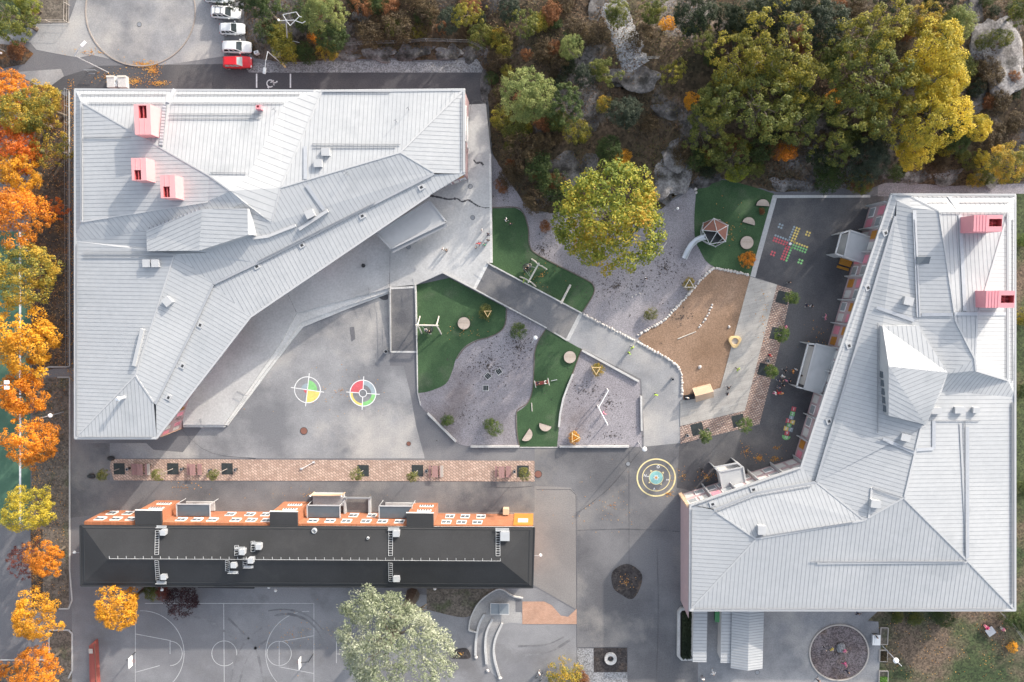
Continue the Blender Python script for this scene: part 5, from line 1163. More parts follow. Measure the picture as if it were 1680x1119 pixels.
for a in [
 (470, 82, 26, 'bush', 'oakgold', 'golden bush below the power pole', S), (440, 50, 20, 'bush', 'green', 'green bush left of the power pole', S),
 (517, 62, 13, 'bush', 'orange', 'orange bush at the foot of the pale round tree', S), (502, 30, 22, 'bush', 'green', 'green bush right of the power pole top', S),
 (500, 88, 20, 'bush', 'green', 'dark bush above the grey gravel strip', S), (540, 84, 18, 'bush', 'mixed', 'yellow-brown bush left of the rubble rock', S),
 (610, 58, 26, 'bush', 'brown', 'dark brown thicket above the blasted bank', S), (655, 48, 26, 'bush', 'brown', 'brown thicket in the middle of the scrub', S),
 (700, 18, 24, 'bush', 'brown', 'brown thicket at the top edge', S), (640, 10, 18, 'bush', 'rusty', 'rusty bush near the small pale rock', S),
 (726, 48, 12, 'bush', 'rusty', 'rust-orange bush under the grey-green pine', S), (790, 60, 22, 'bush', 'olive', 'olive bush right of the yellow birch', S),
 (815, 95, 20, 'bush', 'brown', 'brown bush above the pale ash', S), (820, 62, 14, 'bush', 'mixed', 'small orange-green bush in the clearing', S),
 (905, 24, 20, 'bush', 'rusty', 'reddish bush near the worn trail', S), (895, 85, 18, 'bush', 'brown', 'brown bush in the clearing', S),
 (975, 60, 20, 'bush', 'brown', 'brown bush right of the small pale tree', S), (1052, 62, 20, 'bush', 'brown', 'brown bush right of the worn trail', S),
 (990, 170, 14, 'bush', 'mixed', 'orange-brown bush left of the blue-green pine', S), (1066, 205, 16, 'bush', 'brown', 'brown bush right of the blue-green pine', S),
 (1022, 262, 14, 'bush', 'golden', 'orange bush behind the big lime tree', S), (860, 250, 30, 'bush', 'brown', 'brown-green thicket above the gravel strip', S),
 (885, 275, 28, 'bush', 'green', 'dark green thicket left of the streaked rock', S), (905, 305, 26, 'bush', 'green', 'dark bush against the left of the big lime tree', S),
 (845, 215, 24, 'bush', 'olive', 'olive bush below the pale ash', S), (822, 195, 18, 'bush', 'oakgold', 'yellow-green bush at the school corner', S),
 (840, 285, 22, 'bush', 'brown', 'brown bush at the gravel edge by the terrace', S), (880, 330, 22, 'bush', 'brown', 'brown bush above the red-leaved shrub', S),
 (1286, 250, 18, 'bush', 'orange', 'orange bush on the slope above the board-game yard', S), (1365, 162, 15, 'bush', 'golden', 'golden-orange bush between the oaks', S),
 (1300, 225, 22, 'bush', 'brown', 'dark brown bush below the oak group', S), (1250, 245, 22, 'bush', 'green', 'green bush below the oak group', S),
 (1120, 255, 20, 'bush', 'brown', 'brown bush over the pale rock face', S), (1160, 262, 16, 'bush', 'olive', 'olive bush above the layered rock wall', S),
 (1540, 262, 18, 'bush', 'brown', 'brown bush on the rock bank', S), (1585, 262, 16, 'bush', 'olive', 'olive bush beside the little yellow tree', S),
 (1640, 165, 20, 'bush', 'brown', 'brown bush below the large rock dome', S), (1625, 222, 22, 'bush', 'brown', 'brown bush on the dark slope near the right edge', S),
 (1665, 200, 18, 'bush', 'brown', 'brown bush at the right photo edge under the rock', S), (1660, 125, 10, 'bush', 'rusty', 'rusty bush growing in the rock dome', S),
 (1575, 115, 22, 'bush', 'olive', 'olive bush between the yellow crown and the rock dome', S), (1612, 70, 14, 'bush', 'olive', 'grassy bush in front of the rock dome', S),
 (1360, 290, 26, 'bush', 'green', 'green bush row above the board-game yard', S), (1410, 300, 20, 'bush', 'olive', 'olive bush at the wall above the right school corner', S),
 (1470, 285, 16, 'bush', 'green', 'green bush on the bank at the right school corner', S), (1600, 295, 14, 'bush', 'mixed', 'yellow-brown bush behind the right school', S),
 (1674, 395, 12, 'bush', 'fresh', 'green bush past the right school, upper one', None), (1676, 520, 14, 'bush', 'oakgold', 'yellow bush past the right school roof edge', None),
 (1678, 640, 14, 'bush', 'green', 'dark bush past the right school roof edge, middle one', None), (1679, 800, 14, 'bush', 'green', 'dark green bush past the lower half of the right school', None),
 (1678, 1020, 20, 'bush', 'green', 'dark green bush at the lower right corner of the right school', None), (1655, 1010, 16, 'bush', 'green', 'green bush where the right school ends at the lawn', None),
 (1500, 1012, 14, 'bush', 'olive', 'low olive bush against the school wall on the lawn', None), (1545, 1012, 16, 'bush', 'green', 'low green bush against the school wall on the lawn', None), (1470, 1010, 12, 'bush', 'olive', 'small low bush by the lawn corner', None),
 (1660, 1060, 9, 'bush', 'golden', 'small orange bush on the lawn near the right photo edge', None),
 (272, 972, 16, 'bush', 'crimson', 'dull red shrub behind the black-roofed building', None), (303, 982, 28, 'bush', 'purple', 'dark purple-leaved shrub behind the black-roofed building', None),
 (252, 970, 16, 'bush', 'olive', 'olive shrub between the flame-orange maple and the red shrub', None),
 (926, 1108, 32, 'bush', 'mixed', 'green and red shrub by the bicycles at the bottom edge', None), (955, 1112, 16, 'bush', 'rusty', 'reddish shrub at the bottom edge right of the bicycles', None),
 (50, 22, 12, 'bush', 'crimson', 'dark red bush beside the sand pen', None), (30, 82, 18, 'bush', 'rusty', 'red-brown ground shrub on the grass island', None),
 (823, 306, 11, 'bush', 'rusty', 'round rust-red shrub on the gravel by the terrace', None), (895, 372, 11, 'bush', 'rusty', 'round rust-red shrub left of the big lime tree', None),
 (1226, 425, 12, 'bush', 'orange', 'round bright orange shrub on the climbing lawn', None), (1249, 346, 6, 'bush', 'rusty', 'small rusty shrub between the half-round platforms', None),
 (1067, 516, 11, 'bush', 'sapling', 'grey-green shrub on the gravel near the boulder row', None),
 ]:
    tree(*a)
# low scrub between the trees of the wood
rnd = random.Random(21); nsc = 0
while nsc < 140:
    px, py = rnd.uniform(420, 1675), rnd.uniform(-8, 320)
    q = P(px, py, 2)
    if wood_d(q.x, q.y) < 1.0 or (950 < px < 1130): continue
    nsc += 1; kk = rnd.choice(('brown', 'brown', 'olive', 'dark', 'green', 'rusty', 'oakgold'))
    tree(px, py, rnd.uniform(9, 20), 'bush', kk, {'brown': 'low brown scrub bush on the wooded hillside', 'olive': 'low olive scrub bush on the wooded hillside', 'dark': 'low dark scrub bush on the wooded hillside', 'green': 'low green scrub bush on the wooded hillside', 'rusty': 'low rust-red scrub bush on the wooded hillside', 'oakgold': 'low golden scrub bush on the wooded hillside'}[kk], kk+' scrub on the wooded hillside')
# young plaza trees: slender trunk, thin crown that leans in the view, standing in square grates
def sapling_set(pts, group, pal, s=1.0, hgt=4.2):
    for (gx, gy, cx, cy, lab) in pts:
        base = P(gx, gy, 0)
        top = P(cx, cy, hgt*.75)
        o = thing('young_tree', lab, 'tree', (base.x, base.y, 0.05), NT[0]*1.3, group); NT[0] += 1
        cm = TK['bush'][NT[0] % 2][0]; k = .20*s
        c = bpy.data.objects.new('crown', cm); COL.objects.link(c); c.parent = o
        c.location = Matrix.Rotation(-o.rotation_euler.z, 3, 'Z') @ Vector((top.x-base.x, top.y-base.y, hgt*.75)); c.scale = (k, k, k*1.9)
        c.material_slots[0].link = 'OBJECT'; c.material_slots[0].material = LF[pal]
        t_ = MB(); t_.tube((0, 0, -.05), c.location*.6, .07, .05, 7); t_.tube(c.location*.6, c.location*1.12, .05, .02, 6)
        rnd = random.Random(NT[0])
        for i in range(9):
            q = c.location*rnd.uniform(.6, 1.05); a = rnd.uniform(0, 6.28); t_.tube(q, q+Vector((math.cos(a)*.6*s, math.sin(a)*.6*s, .5)), .025, .01, 4)
        tm = t_.build('trunk', mt['bark_pale'], None); tm.parent = o
PG = 'young trees along the brick strip'
row = [(196, 769, 171, 777), (284, 769, 261, 778), (373, 769, 352, 779), (596, 772, 587, 777), (685, 772, 678, 780), (858, 773, 860, 776)]
labs = ['young tree with dark foliage at the left end of the brick strip', 'young yellow-green tree in the second grate from the left end', 'young tree in the third grate, above the brick wing’s first glazed porch', 'young tree in the grate near the middle of the brick strip', 'young tree left of the third picnic set on the brick strip', 'young bright green tree at the right end of the brick strip']
sapling_set([(a, b, c, d, l) for (a, b, c, d), l in zip(row, labs)], PG, 'sapling', 1.0)
PG2 = 'young trees along the waved paving'
row2 = [(1286, 488, 1296, 489, 'young tree at the upper end of the waved paving'), (1276, 548, 1281, 549, 'second young tree down the waved paving, beside the deck'), (1256, 607, 1265, 609, 'young tree on the waved paving nearest the group of children'), (1213, 690, 1221, 695, 'young tree at the outer bend of the waved paving'), (1146, 704, 1155, 714, 'young tree at the lower end of the waved paving')]
sapling_set([(a, b, c, d, l) for a, b, c, d, l in row2], PG2, 'fresh', 1.15)
GP = []
for i, (a, b) in enumerate([(x[0], x[1]) for x in row]+[(x[0]-2, x[1]) for x in row2]):
    c = P(a, b, 0); rz = 0 if i < 6 else (-rad(14) if i < 9 else rad(14))
    mb = MB(); mb.box((c.x, c.y, .06), (1.9, 1.9, .04), rz)
    o = thing('tree_grate', 'square black tree grate around a young tree '+('on the brick strip' if i < 6 else 'on the waved paving'), 'grate', (c.x, c.y, 0), 0, 'square tree grates'+(' on the brick strip' if i < 6 else ' on the waved paving'))
    mb.build('plate', mt['grate_plate'], o)
    k = MB()
    for j in range(9): k.box((c.x+math.cos(rz)*(j-4)*.2, c.y+math.sin(rz)*(j-4)*.2, .085), (.03, 1.7, .02), rz)
    k.build('slots', mt['darkmetal'], o)
# shrubs and staked saplings on the gravel
for a in [(850, 542, 14, 'bush', 'fresh', 'spiky green plant on gravel beside the ramp', None), (733, 690, 11, 'bush', 'fresh', 'small green tree behind the short slanting wall', None), (808, 700, 15, 'bush', 'fresh', 'bushy bright green tree on the lower gravel', None), (797, 513, 13, 'bush', 'sapling', 'olive sapling on the turf with a wooden stake', None),
          (980, 606, 10, 'bush', 'mixed', 'yellow sapling inside the upper triangular stake frame', None), (943, 718, 11, 'bush', 'golden', 'golden sapling inside the lower triangular stake frame', None), (1130, 465, 9, 'bush', 'mixed', 'brown sapling inside the stake frame by the boulder row', None)]:
    tree(*a)
def stakes(px, py, r_, rot, label, m):
    c = P(px, py, 0); o = thing('tree_stake_frame', label, 'tree stakes', (c.x, c.y, 0)); pts = [Vector((c.x+r_*math.cos(rot+i*2.094), c.y+r_*math.sin(rot+i*2.094), 0)) for i in range(3)]
    for i in range(3): MB().tube(pts[i], pts[i]+Vector((0, 0, 1.5)), .06, .06, 6).build('stake', mt[m], o)
    k = MB()
    for i in range(3): k.bar(pts[i]+Vector((0, 0, 1.35)), pts[(i+1) % 3]+Vector((0, 0, 1.35)), .09, .12)
    k.build('cross_rail', mt[m], o)
stakes(977, 605, .75, rad(-90), 'triangular timber stake frame around the upper yellow sapling', 'wood_yellow')
stakes(942, 715, .75, rad(0), 'triangular timber stake frame around the lower golden sapling', 'wood_yellow')
stakes(1128, 467, .8, rad(90), 'triangular stake frame by the boulder row', 'wood_pale')
stakes(801, 513, .6, rad(30), 'timber stake frame on the turf beside the ramp', 'wood_yellow')
# ground cover: ferns, grass tufts and leaf litter of the wood
rnd = random.Random(4); vs = []; fs = []
bb = [(x, y) for x, y in WOOD]
cnt = 0
while cnt < 52000:
    x, y = rnd.uniform(-46, 88), rnd.uniform(9, 58)
    if wood_d(x, y) < .3: continue
    n_ = noise.noise((x*.16, y*.16, 3.3))
    if n_ < -.35 or rnd.random() > .55+n_*.9: continue
    z = hz(x, y); leafquad(vs, fs, Vector((x, y, z+rnd.uniform(.02, .35))), Vector((rnd.gauss(0, .5), rnd.gauss(0, .5), 1)), rnd.uniform(.06, .2), rnd, .5); cnt += 1
def stuff(name, vs, fs, m):
    me = bpy.data.meshes.new(name); me.from_pydata([tuple(v) for v in vs], [], fs); me.materials.append(m); me.update()
    return tag(link(name, me), kind='stuff')
stuff('undergrowth', vs, fs, leaf('leaf_floor', [(0.055, 0.032, 0.017), (0.11, 0.062, 0.032), (0.19, 0.105, 0.05), (0.12, 0.11, 0.035), (0.06, 0.075, 0.022)], .12, .2))
# fallen leaves
def litter(name, areas, m, smin, smax):
    vs = []; fs = []
    for (cx, cy, rx, ry, n, z) in areas:
        for _ in range(n):
            if rx < 0:
                px, py = cx+rnd.uniform(rx, -rx), cy+rnd.uniform(-ry, ry)
            else:
                a = rnd.uniform(0, 6.28); q = abs(rnd.gauss(0, .5)); px, py = cx+rx*q*math.cos(a), cy+ry*q*math.sin(a)
            w_ = P(px, py, z); leafquad(vs, fs, Vector((w_.x, w_.y, z+rnd.uniform(.01, .05))), Vector((rnd.gauss(0, .25), rnd.gauss(0, .25), 1)), rnd.uniform(smin, smax), rnd, .7)
    stuff(name, vs, fs, m)
litter('fallen_leaves', [(238, 106, 26, 7, 380, .03), (250, 115, 16, 14, 300, .03), (222, 133, 20, 9, 240, .03), (262, 136, 20, 6, 240, .03), (180, 128, 46, 14, 160, .03), (150, 85, 50, 8, 60, .03), (116, 400, -6, 230, 800, .04), (116, 160, -6, 30, 120, .04),
        (1246, 751, 9, 7, 160, .04), (1272, 753, 9, 5, 90, .04), (1225, 740, 14, 14, 50, .04), (1161, 783, 24, 16, 90, .04), (1275, 735, 10, 6, 40, .04), (1096, 810, 12, 6, 50, .04), (60, 880, -8, 110, 700, .04), (85, 700, -22, 280, 600, .05), (85, 400, -25, 200, 900, .05),
        (1027, 955, 14, 12, 45, .06), (757, 1073, 10, 6, 30, .06), (890, 450, 40, 30, 40, .05), (760, 540, 50, 50, 40, .05), (1200, 380, 30, 50, 50, .05), (560, 640, 120, 60, 60, .04), (1000, 830, 90, 60, 70, .04), (480, 1040, 120, 50, 80, .04), (1340, 560, 40, 60, 40, .04), (1120, 780, 30, 20, 40, .04), (300, 800, 60, 20, 40, .04), (500, 810, 120, 12, 40, .04), (1552, 1060, -110, 55, 260, .06), (1252, 520, 16, 60, 60, .09)],
       leaf('leaf_litter', [(.30, .10, .02), (.55, .23, .04), (.62, .36, .10), (.35, .20, .09)], .5, .2), .05, .12)
litter('dark_leaves', [(1010, 470, 95, 50, 260, .03), (1090, 440, 60, 50, 160, .03), (800, 600, 60, 50, 260, .04), (850, 570, 40, 40, 160, .04), (960, 640, 60, 45, 90, .04), (890, 410, 40, 45, 120, .03), (830, 310, 20, 30, 50, .03), (1000, 660, 30, 30, 60, .04), (760, 680, 50, 40, 60, .04), (1000, 715, 50, 16, 50, .04), (1120, 520, 40, 30, 60, .05), (1375, 1070, 42, 42, 120, .06)],
       leaf('leaf_damp', [(.05, .045, .045), (.085, .07, .065), (.12, .09, .075)], .5, .1), .06, .16)
# ================================================================== OBJECTS
def text_mesh(mb, ch, c, size, rz=0.0, z=0.0, m=0):
    cu = bpy.data.curves.new('t', 'FONT'); cu.body = ch; cu.size = size; cu.align_x = 'CENTER'; cu.align_y = 'CENTER'; cu.resolution_u = 3; cu.offset = size*.02
    o = bpy.data.objects.new('t', cu); COL.objects.link(o)
    dg = bpy.context.evaluated_depsgraph_get(); me = bpy.data.meshes.new_from_object(o.evaluated_get(dg))
    ca, sa = math.cos(rz), math.sin(rz)
    mb.add([(c[0]+v.co.x*ca-v.co.y*sa, c[1]+v.co.x*sa+v.co.y*ca, z) for v in me.vertices], [tuple(p.vertices) for p in me.polygons], m)
    bpy.data.objects.remove(o); bpy.data.curves.remove(cu); bpy.data.meshes.remove(me)
def marking(name, label, c): return thing(name, label, 'ground marking', (c.x, c.y, 0))
MK = lambda k: MARK[k]
# two throwing targets
def target(px, py, label, segs, rot, hub, arm):
    c = P(px, py, 0); o = marking('circle_target', label, c); z = L2+.004
    for i, (a0, a1, r0, r1, col) in enumerate(segs): MB().disc((c.x, c.y), r1, z, 24, r0, rad(a0)+rot, rad(a1)+rot).build('segment', MK(col), o)
    w_ = MB(); w_.disc((c.x, c.y), 2.2, z+.006, 64, 2.06)
    if hub: w_.disc((c.x, c.y), .68, z+.006, 40, .56)
    for k in range(4):
        t = rot+k*math.pi/2; d = Vector((math.cos(t), math.sin(t), 0)); q = c+d*(.68 if hub else .06); e_ = c+d*arm
        n = Vector((-d.y, d.x, 0))*.07; zz = z+.010
        w_.add([(q.x-n.x, q.y-n.y, zz), (e_.x-n.x, e_.y-n.y, zz), (e_.x+n.x, e_.y+n.y, zz), (q.x+n.x, q.y+n.y, zz)], [(0, 1, 2, 3)])
    w_.build('white_lines', MK('white'), o)
target(504.5, 639.5, 'painted target circle with nested coloured quarters, nearer the terrace steps', [(0, 90, 0, 1.6, 'green'), (90, 180, 0, 1.05, 'paleblue'), (180, 270, 0, .6, 'red'), (270, 360, 0, 2.06, 'yellow')], -rad(8), False, 2.75)
target(595.5, 645, 'painted target circle with small inner ring and coloured bands', [(90, 180, .68, 2.06, 'red'), (0, 90, 1.35, 2.06, 'paleblue'), (270, 360, 1.45, 2.06, 'green'), (180, 270, 1.7, 2.06, 'yellow')], -rad(4), True, 2.75)
# compass rose
c = P(1076.5, 783.5, 0); o = marking('compass_marking', 'yellow ringed compass rose painted on the asphalt', c); z = L2+.004
MB().disc((c.x, c.y), 3.15, z, 80, 2.93).disc((c.x, c.y), 2.27, z, 72, 2.14).build('yellow_rings', MK('cream'), o)
MB().disc((c.x, c.y), 1.12, z, 48, .0).build('teal_disc', MK('teal'), o); MB().disc((c.x, c.y), 1.16, z+.008, 48, 1.07).build('disc_rim', MK('cream'), o)
st_ = MB(); n = 12
st_.add([(c.x+(.5 if i % 2 == 0 else .3)*math.cos(math.pi*i/6), c.y+(.5 if i % 2 == 0 else .3)*math.sin(math.pi*i/6), z+.008) for i in range(12)], [tuple(range(12))]); st_.build('star', MK('white'), o)
MB().disc((c.x, c.y), .22, z+.014, 24, 0).build('star_centre', MK('orange'), o)
tk_ = MB()
for k in range(4):
    t = rad(45+90*k-8); q = Vector((c.x+1.35*math.cos(t), c.y+1.35*math.sin(t), z)); d = Vector((math.cos(t), math.sin(t), 0)); nn = Vector((-d.y, d.x, 0))
    tk_.add([q-nn*.2-d*.1, q+nn*.2-d*.1, q+d*.22], [(0, 1, 2)])
tk_.build('pointers', MK('cream'), o)
lt = MB()
for ch, dx, dy, rz in (('\u00d6', .3, 1.75, -.12), ('N', -1.78, .3, -.1), ('S', 1.85, -.35, 1.45), ('V', -.28, -1.85, 3.05)): text_mesh(lt, ch, (c.x+dx, c.y+dy), .62, rz, z)
lt.add([(c.x-1.22, c.y+.28, z), (c.x-1.22, c.y+.06, z), (c.x-1.5, c.y+.17, z)], [(0, 1, 2)]); lt.build('letters', MK('white'), o)
# hopscotch
c = P(1296, 694, 0); o = marking('hopscotch', 'colourful numbered hopscotch in the shade of the right school', c)
sq = [('1', 1302, 671, 'red'), ('2', 1300, 679, 'green'), ('3', 1298, 685.5, 'paleblue'), ('4', 1300, 692.6, 'yellow'), ('5', 1293, 690.5, 'red'), ('6', 1294.6, 697.6, 'green'), ('7', 1297, 704.8, 'paleblue'), ('8', 1289.6, 703, 'yellow'), ('9', 1291, 710.6, 'red')]
nb = MB(); z = L3; rz = -rad(12)
for ch, x, y, col in sq:
    q = P(x, y, 0); s_ = .36; ca, sa = math.cos(rz), math.sin(rz)
    MB().add([(q.x+(a*ca-b*sa)*s_, q.y+(a*sa+b*ca)*s_, z) for a, b in ((-1, -1), (1, -1), (1, 1), (-1, 1))], [(0, 1, 2, 3)]).build('square', MK(col), o); text_mesh(nb, ch, (q.x, q.y), .62, rz, z+.006)
q = P(1290, 715, 0); MB().disc((q.x, q.y), .68, z, 20, 0, math.pi+rz, 2*math.pi+rz).build('end_field', MK('green'), o); q = P(1289.5, 717.6, 0); text_mesh(nb, '10', (q.x, q.y), .55, rz, z+.006)
nb.build('numbers', MK('white'), o)
# dotted board game
c = P(1296.5, 400, 0); o = marking('board_game_marking', 'large dotted board-game cross painted on the dark yard', c); z = L3
u = (P(1307, 374, 0)-c); u = u/u.length; v = Vector((u.y, -u.x, 0)); rr = .17; g = .42
dots = {k: MB() for k in ('yellow', 'green', 'red', 'paleblue')}
def dot(a, b, col):
    q = c+u*a+v*b; dots[col].disc((q.x, q.y), rr, z, 12)
for i in range(1, 7):
    t = i*g
    for k in (-1, 0, 1):
        dot(t+.1, k*g, 'paleblue' if k == -1 else 'yellow'); dot(-t-.1, k*g, 'green' if k == 1 else 'red')
        dot(k*g, t+.1, 'yellow' if k >= 1 else 'green'); dot(k*g, -t-.1, 'paleblue' if k >= 1 else 'red')
for (x, y, col) in ((1280.5, 371, 'paleblue'), (1325.5, 383.5, 'yellow'), (1313, 429, 'green'), (1268, 416, 'red')):
    q0 = P(x, y, 0)-c; a0, b0 = q0.dot(u), q0.dot(v)
    for a in (-.22, .22):
        for b in (-.22, .22): dot(a0+a, b0+b, col)
for k, mb in dots.items(): mb.build('dots', MK(k), o)
MB().disc((c.x, c.y), .22, z+.006, 16).build('start_dot', MK('white'), o)
# wheelchair sign and bay lines
c = P(444.5, 137, 0); o = marking('accessible_parking_mark', 'white wheelchair symbol between two bay lines on the dark road', c); z = L2
k = MB(); k.disc((c.x-.1, c.y), .62, z, 28, .46, rad(-20), rad(310)); k.disc((c.x+.95, c.y+.25), .14, z, 12)
for a, b in (((.3, .1), (.85, .12)), ((-.05, .15), (.5, .45)), ((.45, .12), (.5, -.3)), ((-.55, -.5), (-.35, -.75))): k.bar((c.x+a[0], c.y+a[1], z-.004), (c.x+b[0], c.y+b[1], z-.004), .16, .004)
k.build('symbol', MK('white'), o); k = MB()
for x in (421, 476.5): k.bar(P(x, 121, z-.004), P(x, 144, z-.004), .22, .004)
k.build('bay_lines', MK('white'), o)
# ball court lines
c = P(370, 1072, 0); o = marking('ball_court_lines', 'thin white basketball court lines on the grey yard behind the brick wing', c); z = L2; k = MB()
def pl(pts, wd=.09):
    for i in range(len(pts)-1): k.bar(P(*pts[i], z-.004), P(*pts[i+1], z-.004), wd, .004)
pl([(238, 990), (515, 990), (515, 1135)]); pl([(222, 1018), (222, 1135)]); pl([(367, 990), (368, 1135)]); pl([(222, 1040), (280, 1051)]); pl([(222, 1103), (262, 1092)]); pl([(515, 1043), (458, 1053)]); pl([(515, 1105), (458, 1094)]); pl([(279, 1052), (279, 1073)]); pl([(458, 1053), (458, 1092)])
pl([(552, 1043), (552, 1088)]); pl([(552, 1073), (562, 1073)])
def arc(cx, cy, r_, a0, a1, ry=None): pl([(cx+r_*math.cos(rad(a0+(a1-a0)*i/36)), cy-(ry or r_)*math.sin(rad(a0+(a1-a0)*i/36))) for i in range(37)])
arc(368, 1072, 20.5, 0, 360); arc(279, 1072, 20, -90, 90); arc(458, 1072, 20, 0, 360); arc(232, 1072, 70, -60, 92); arc(505, 1072, 69, 88, 240)
for i in range(3): pl([(686+8*i, 1091), (694+8*i, 1091), (694+8*i, 1097), (686+8*i, 1097), (686+8*i, 1091)], .05)
k.build('lines', mt['faded_white'], o)
def hoop(px, py, bx, by, label, sgn):
    b = P(bx, by, 0); t = P(px, py, 3.3); o = thing('basketball_hoop', label, 'basketball hoop', (b.x, b.y, 0), 0, None)
    MB().tube(b, (b.x, b.y, 2.6), .08, .07, 8).tube((b.x, b.y, 2.5), (t.x, t.y, 3.1), .06, .06, 6).build('pole', mt['darkmetal'], o)
    MB().box((t.x, t.y, 3.3), (.08, 1.75, 1.1)).build('backboard', mt['white'], o)
    k = MB(); n = 18
    for i in range(n): k.tube((t.x+sgn*.35+.24*math.cos(6.283*i/n), t.y+.24*math.sin(6.283*i/n), 3.0), (t.x+sgn*.35+.24*math.cos(6.283*(i+1)/n), t.y+.24*math.sin(6.283*(i+1)/n), 3.0), .025, .025, 5)
    k.build('rim', mt['redboard'], o)
hoop(214, 1086, 222, 1070, 'white basketball backboard at the left end of the ball court', 1)
hoop(492, 1088, 514, 1073, 'white basketball backboard beside the silvery willow', -1)

# ---- boulders along the path (each a stone of its own)
SM = []
for i in range(5):
    vs, fs = ICO2; out = []
    for v in vs:
        n = .22*noise.noise((v.x*1.4+i*7, v.y*1.4, v.z*1.4))+.08*noise.noise((v.x*4+i*3, v.y*4, v.z*4)); u = v*(1+n); out.append((u.x, u.y*(.75+.05*i), u.z*.7+.25))
    me = bpy.data.meshes.new('boulder'); me.from_pydata(out, [], fs); me.materials.append(mt['stone']); me.polygons.foreach_set('use_smooth', [True]*len(fs)); me.update(); SM.append(me)
rnd = random.Random(11)
def boulder(px, py, r_, label, group, z=.04):
    c = P(px, py, z); o = link('boulder', rnd.choice(SM)); o.location = c; s_ = r_*rnd.uniform(.8, 1.2); o.scale = (s_, s_, s_); o.rotation_euler = (0, 0, rnd.uniform(0, 6.28)); tag(o, label, 'boulder', group)
def chain(pts, step, r_, label, group):
    d = 0; acc = 0
    for i in range(len(pts)-1):
        a, b = pts[i], pts[i+1]; L = math.hypot(b[0]-a[0], b[1]-a[1]); t = acc
        while t < L:
            boulder(a[0]+(b[0]-a[0])*t/L+rnd.uniform(-.7, .7), a[1]+(b[1]-a[1])*t/L+rnd.uniform(-.7, .7), r_, label, group); t += step*rnd.uniform(.8, 1.25)
        acc = t-L
chain([(958, 516), (1041, 559)], 4.4, .24, 'pale boulder in the row between the paved ramp path and the gravel', 'boulders between path and gravel')
chain([(1047, 550), (1062, 541), (1090, 525), (1117, 497), (1140, 470), (1157, 451), (1172, 439)], 4.3, .25, 'pale boulder in the curved row between gravel and bark bed', 'boulders between gravel and bark bed')
chain([(1175, 440), (1202, 445), (1230, 452)], 4.3, .25, 'pale boulder in the row between climbing lawn and bark bed', 'boulders below the climbing lawn')
chain([(1046, 561), (1065, 572), (1090, 585), (1110, 599), (1118, 612), (1119, 648)], 4.4, .26, 'pale boulder in the row between the paved path and the bark bed', 'boulders between path and bark bed')
chain([(1168, 500), (1161, 517), (1151, 532), (1143, 541)], 5.5, .2, 'small white stone in the short line on the bark bed', 'stepping stones in the bark bed')
chain([(1037, 487), (1051, 481)], 6.5, .18, 'small white stone on the gravel near the boulder row', 'white stones on the gravel')
boulder(1196, 536, .26, 'single white stone on the bark bed beside the yellow play ring', None); boulder(1148, 602, .34, 'single white stone in the middle of the bark bed above the timber hut', None)
for x, y in ((1141, 310), (1142, 316)): boulder(x, y, .3, 'pale stone at the top corner of the climbing lawn', 'stones at the climbing lawn corner')
for (x, y, t_) in ((781, 1078, 'uppermost'), (800, 1100, 'middle'), (820, 1112, 'lowest')): boulder(x, y, .3, 'white stone ball at the end of the '+t_+' curved seat step', None)

# ---- round and half-round turf platforms
def rplat(px, py, r_, label, half=None):
    c = P(px, py, .35); o = thing('play_platform', label, 'platform', (c.x, c.y, 0)); a0, a1 = (0, 2*math.pi) if half is None else (rad(half), rad(half)+math.pi); n = 36
    pts = [(c.x+r_*math.cos(a0+(a1-a0)*i/n), c.y+r_*math.sin(a0+(a1-a0)*i/n)) for i in range(n if half is None else n+1)]
    MB().prism(pts, 0, .33).build('rim', mt['rubber'], o)
    q = Vector((sum(p[0] for p in pts)/len(pts), sum(p[1] for p in pts)/len(pts)))
    MB().prism([(q.x+(p[0]-q.x)*.96, q.y+(p[1]-q.y)*.96) for p in pts], .30, .37).build('boards', mt['platform'], o)
rplat(761, 530.5, 1.02, 'round boarded platform on the turf beside the basket swing'); rplat(935, 586, 1.0, 'round boarded platform at the top of the narrow turf strip'); rplat(1225.5, 398, 1.04, 'round boarded platform on the climbing lawn')
rplat(1251.5, 338, 1.05, 'half-round boarded platform highest on the climbing lawn', -4); rplat(1228, 367, 1.02, 'half-round boarded platform left of the small rusty shrub', -17)
rplat(862, 712.5, 1.15, 'half-round boarded platform standing upright-edged at the bottom left of the narrow turf', -123); rplat(895, 697, 1.05, 'half-round boarded platform with its straight side up, on the lower turf', 163)

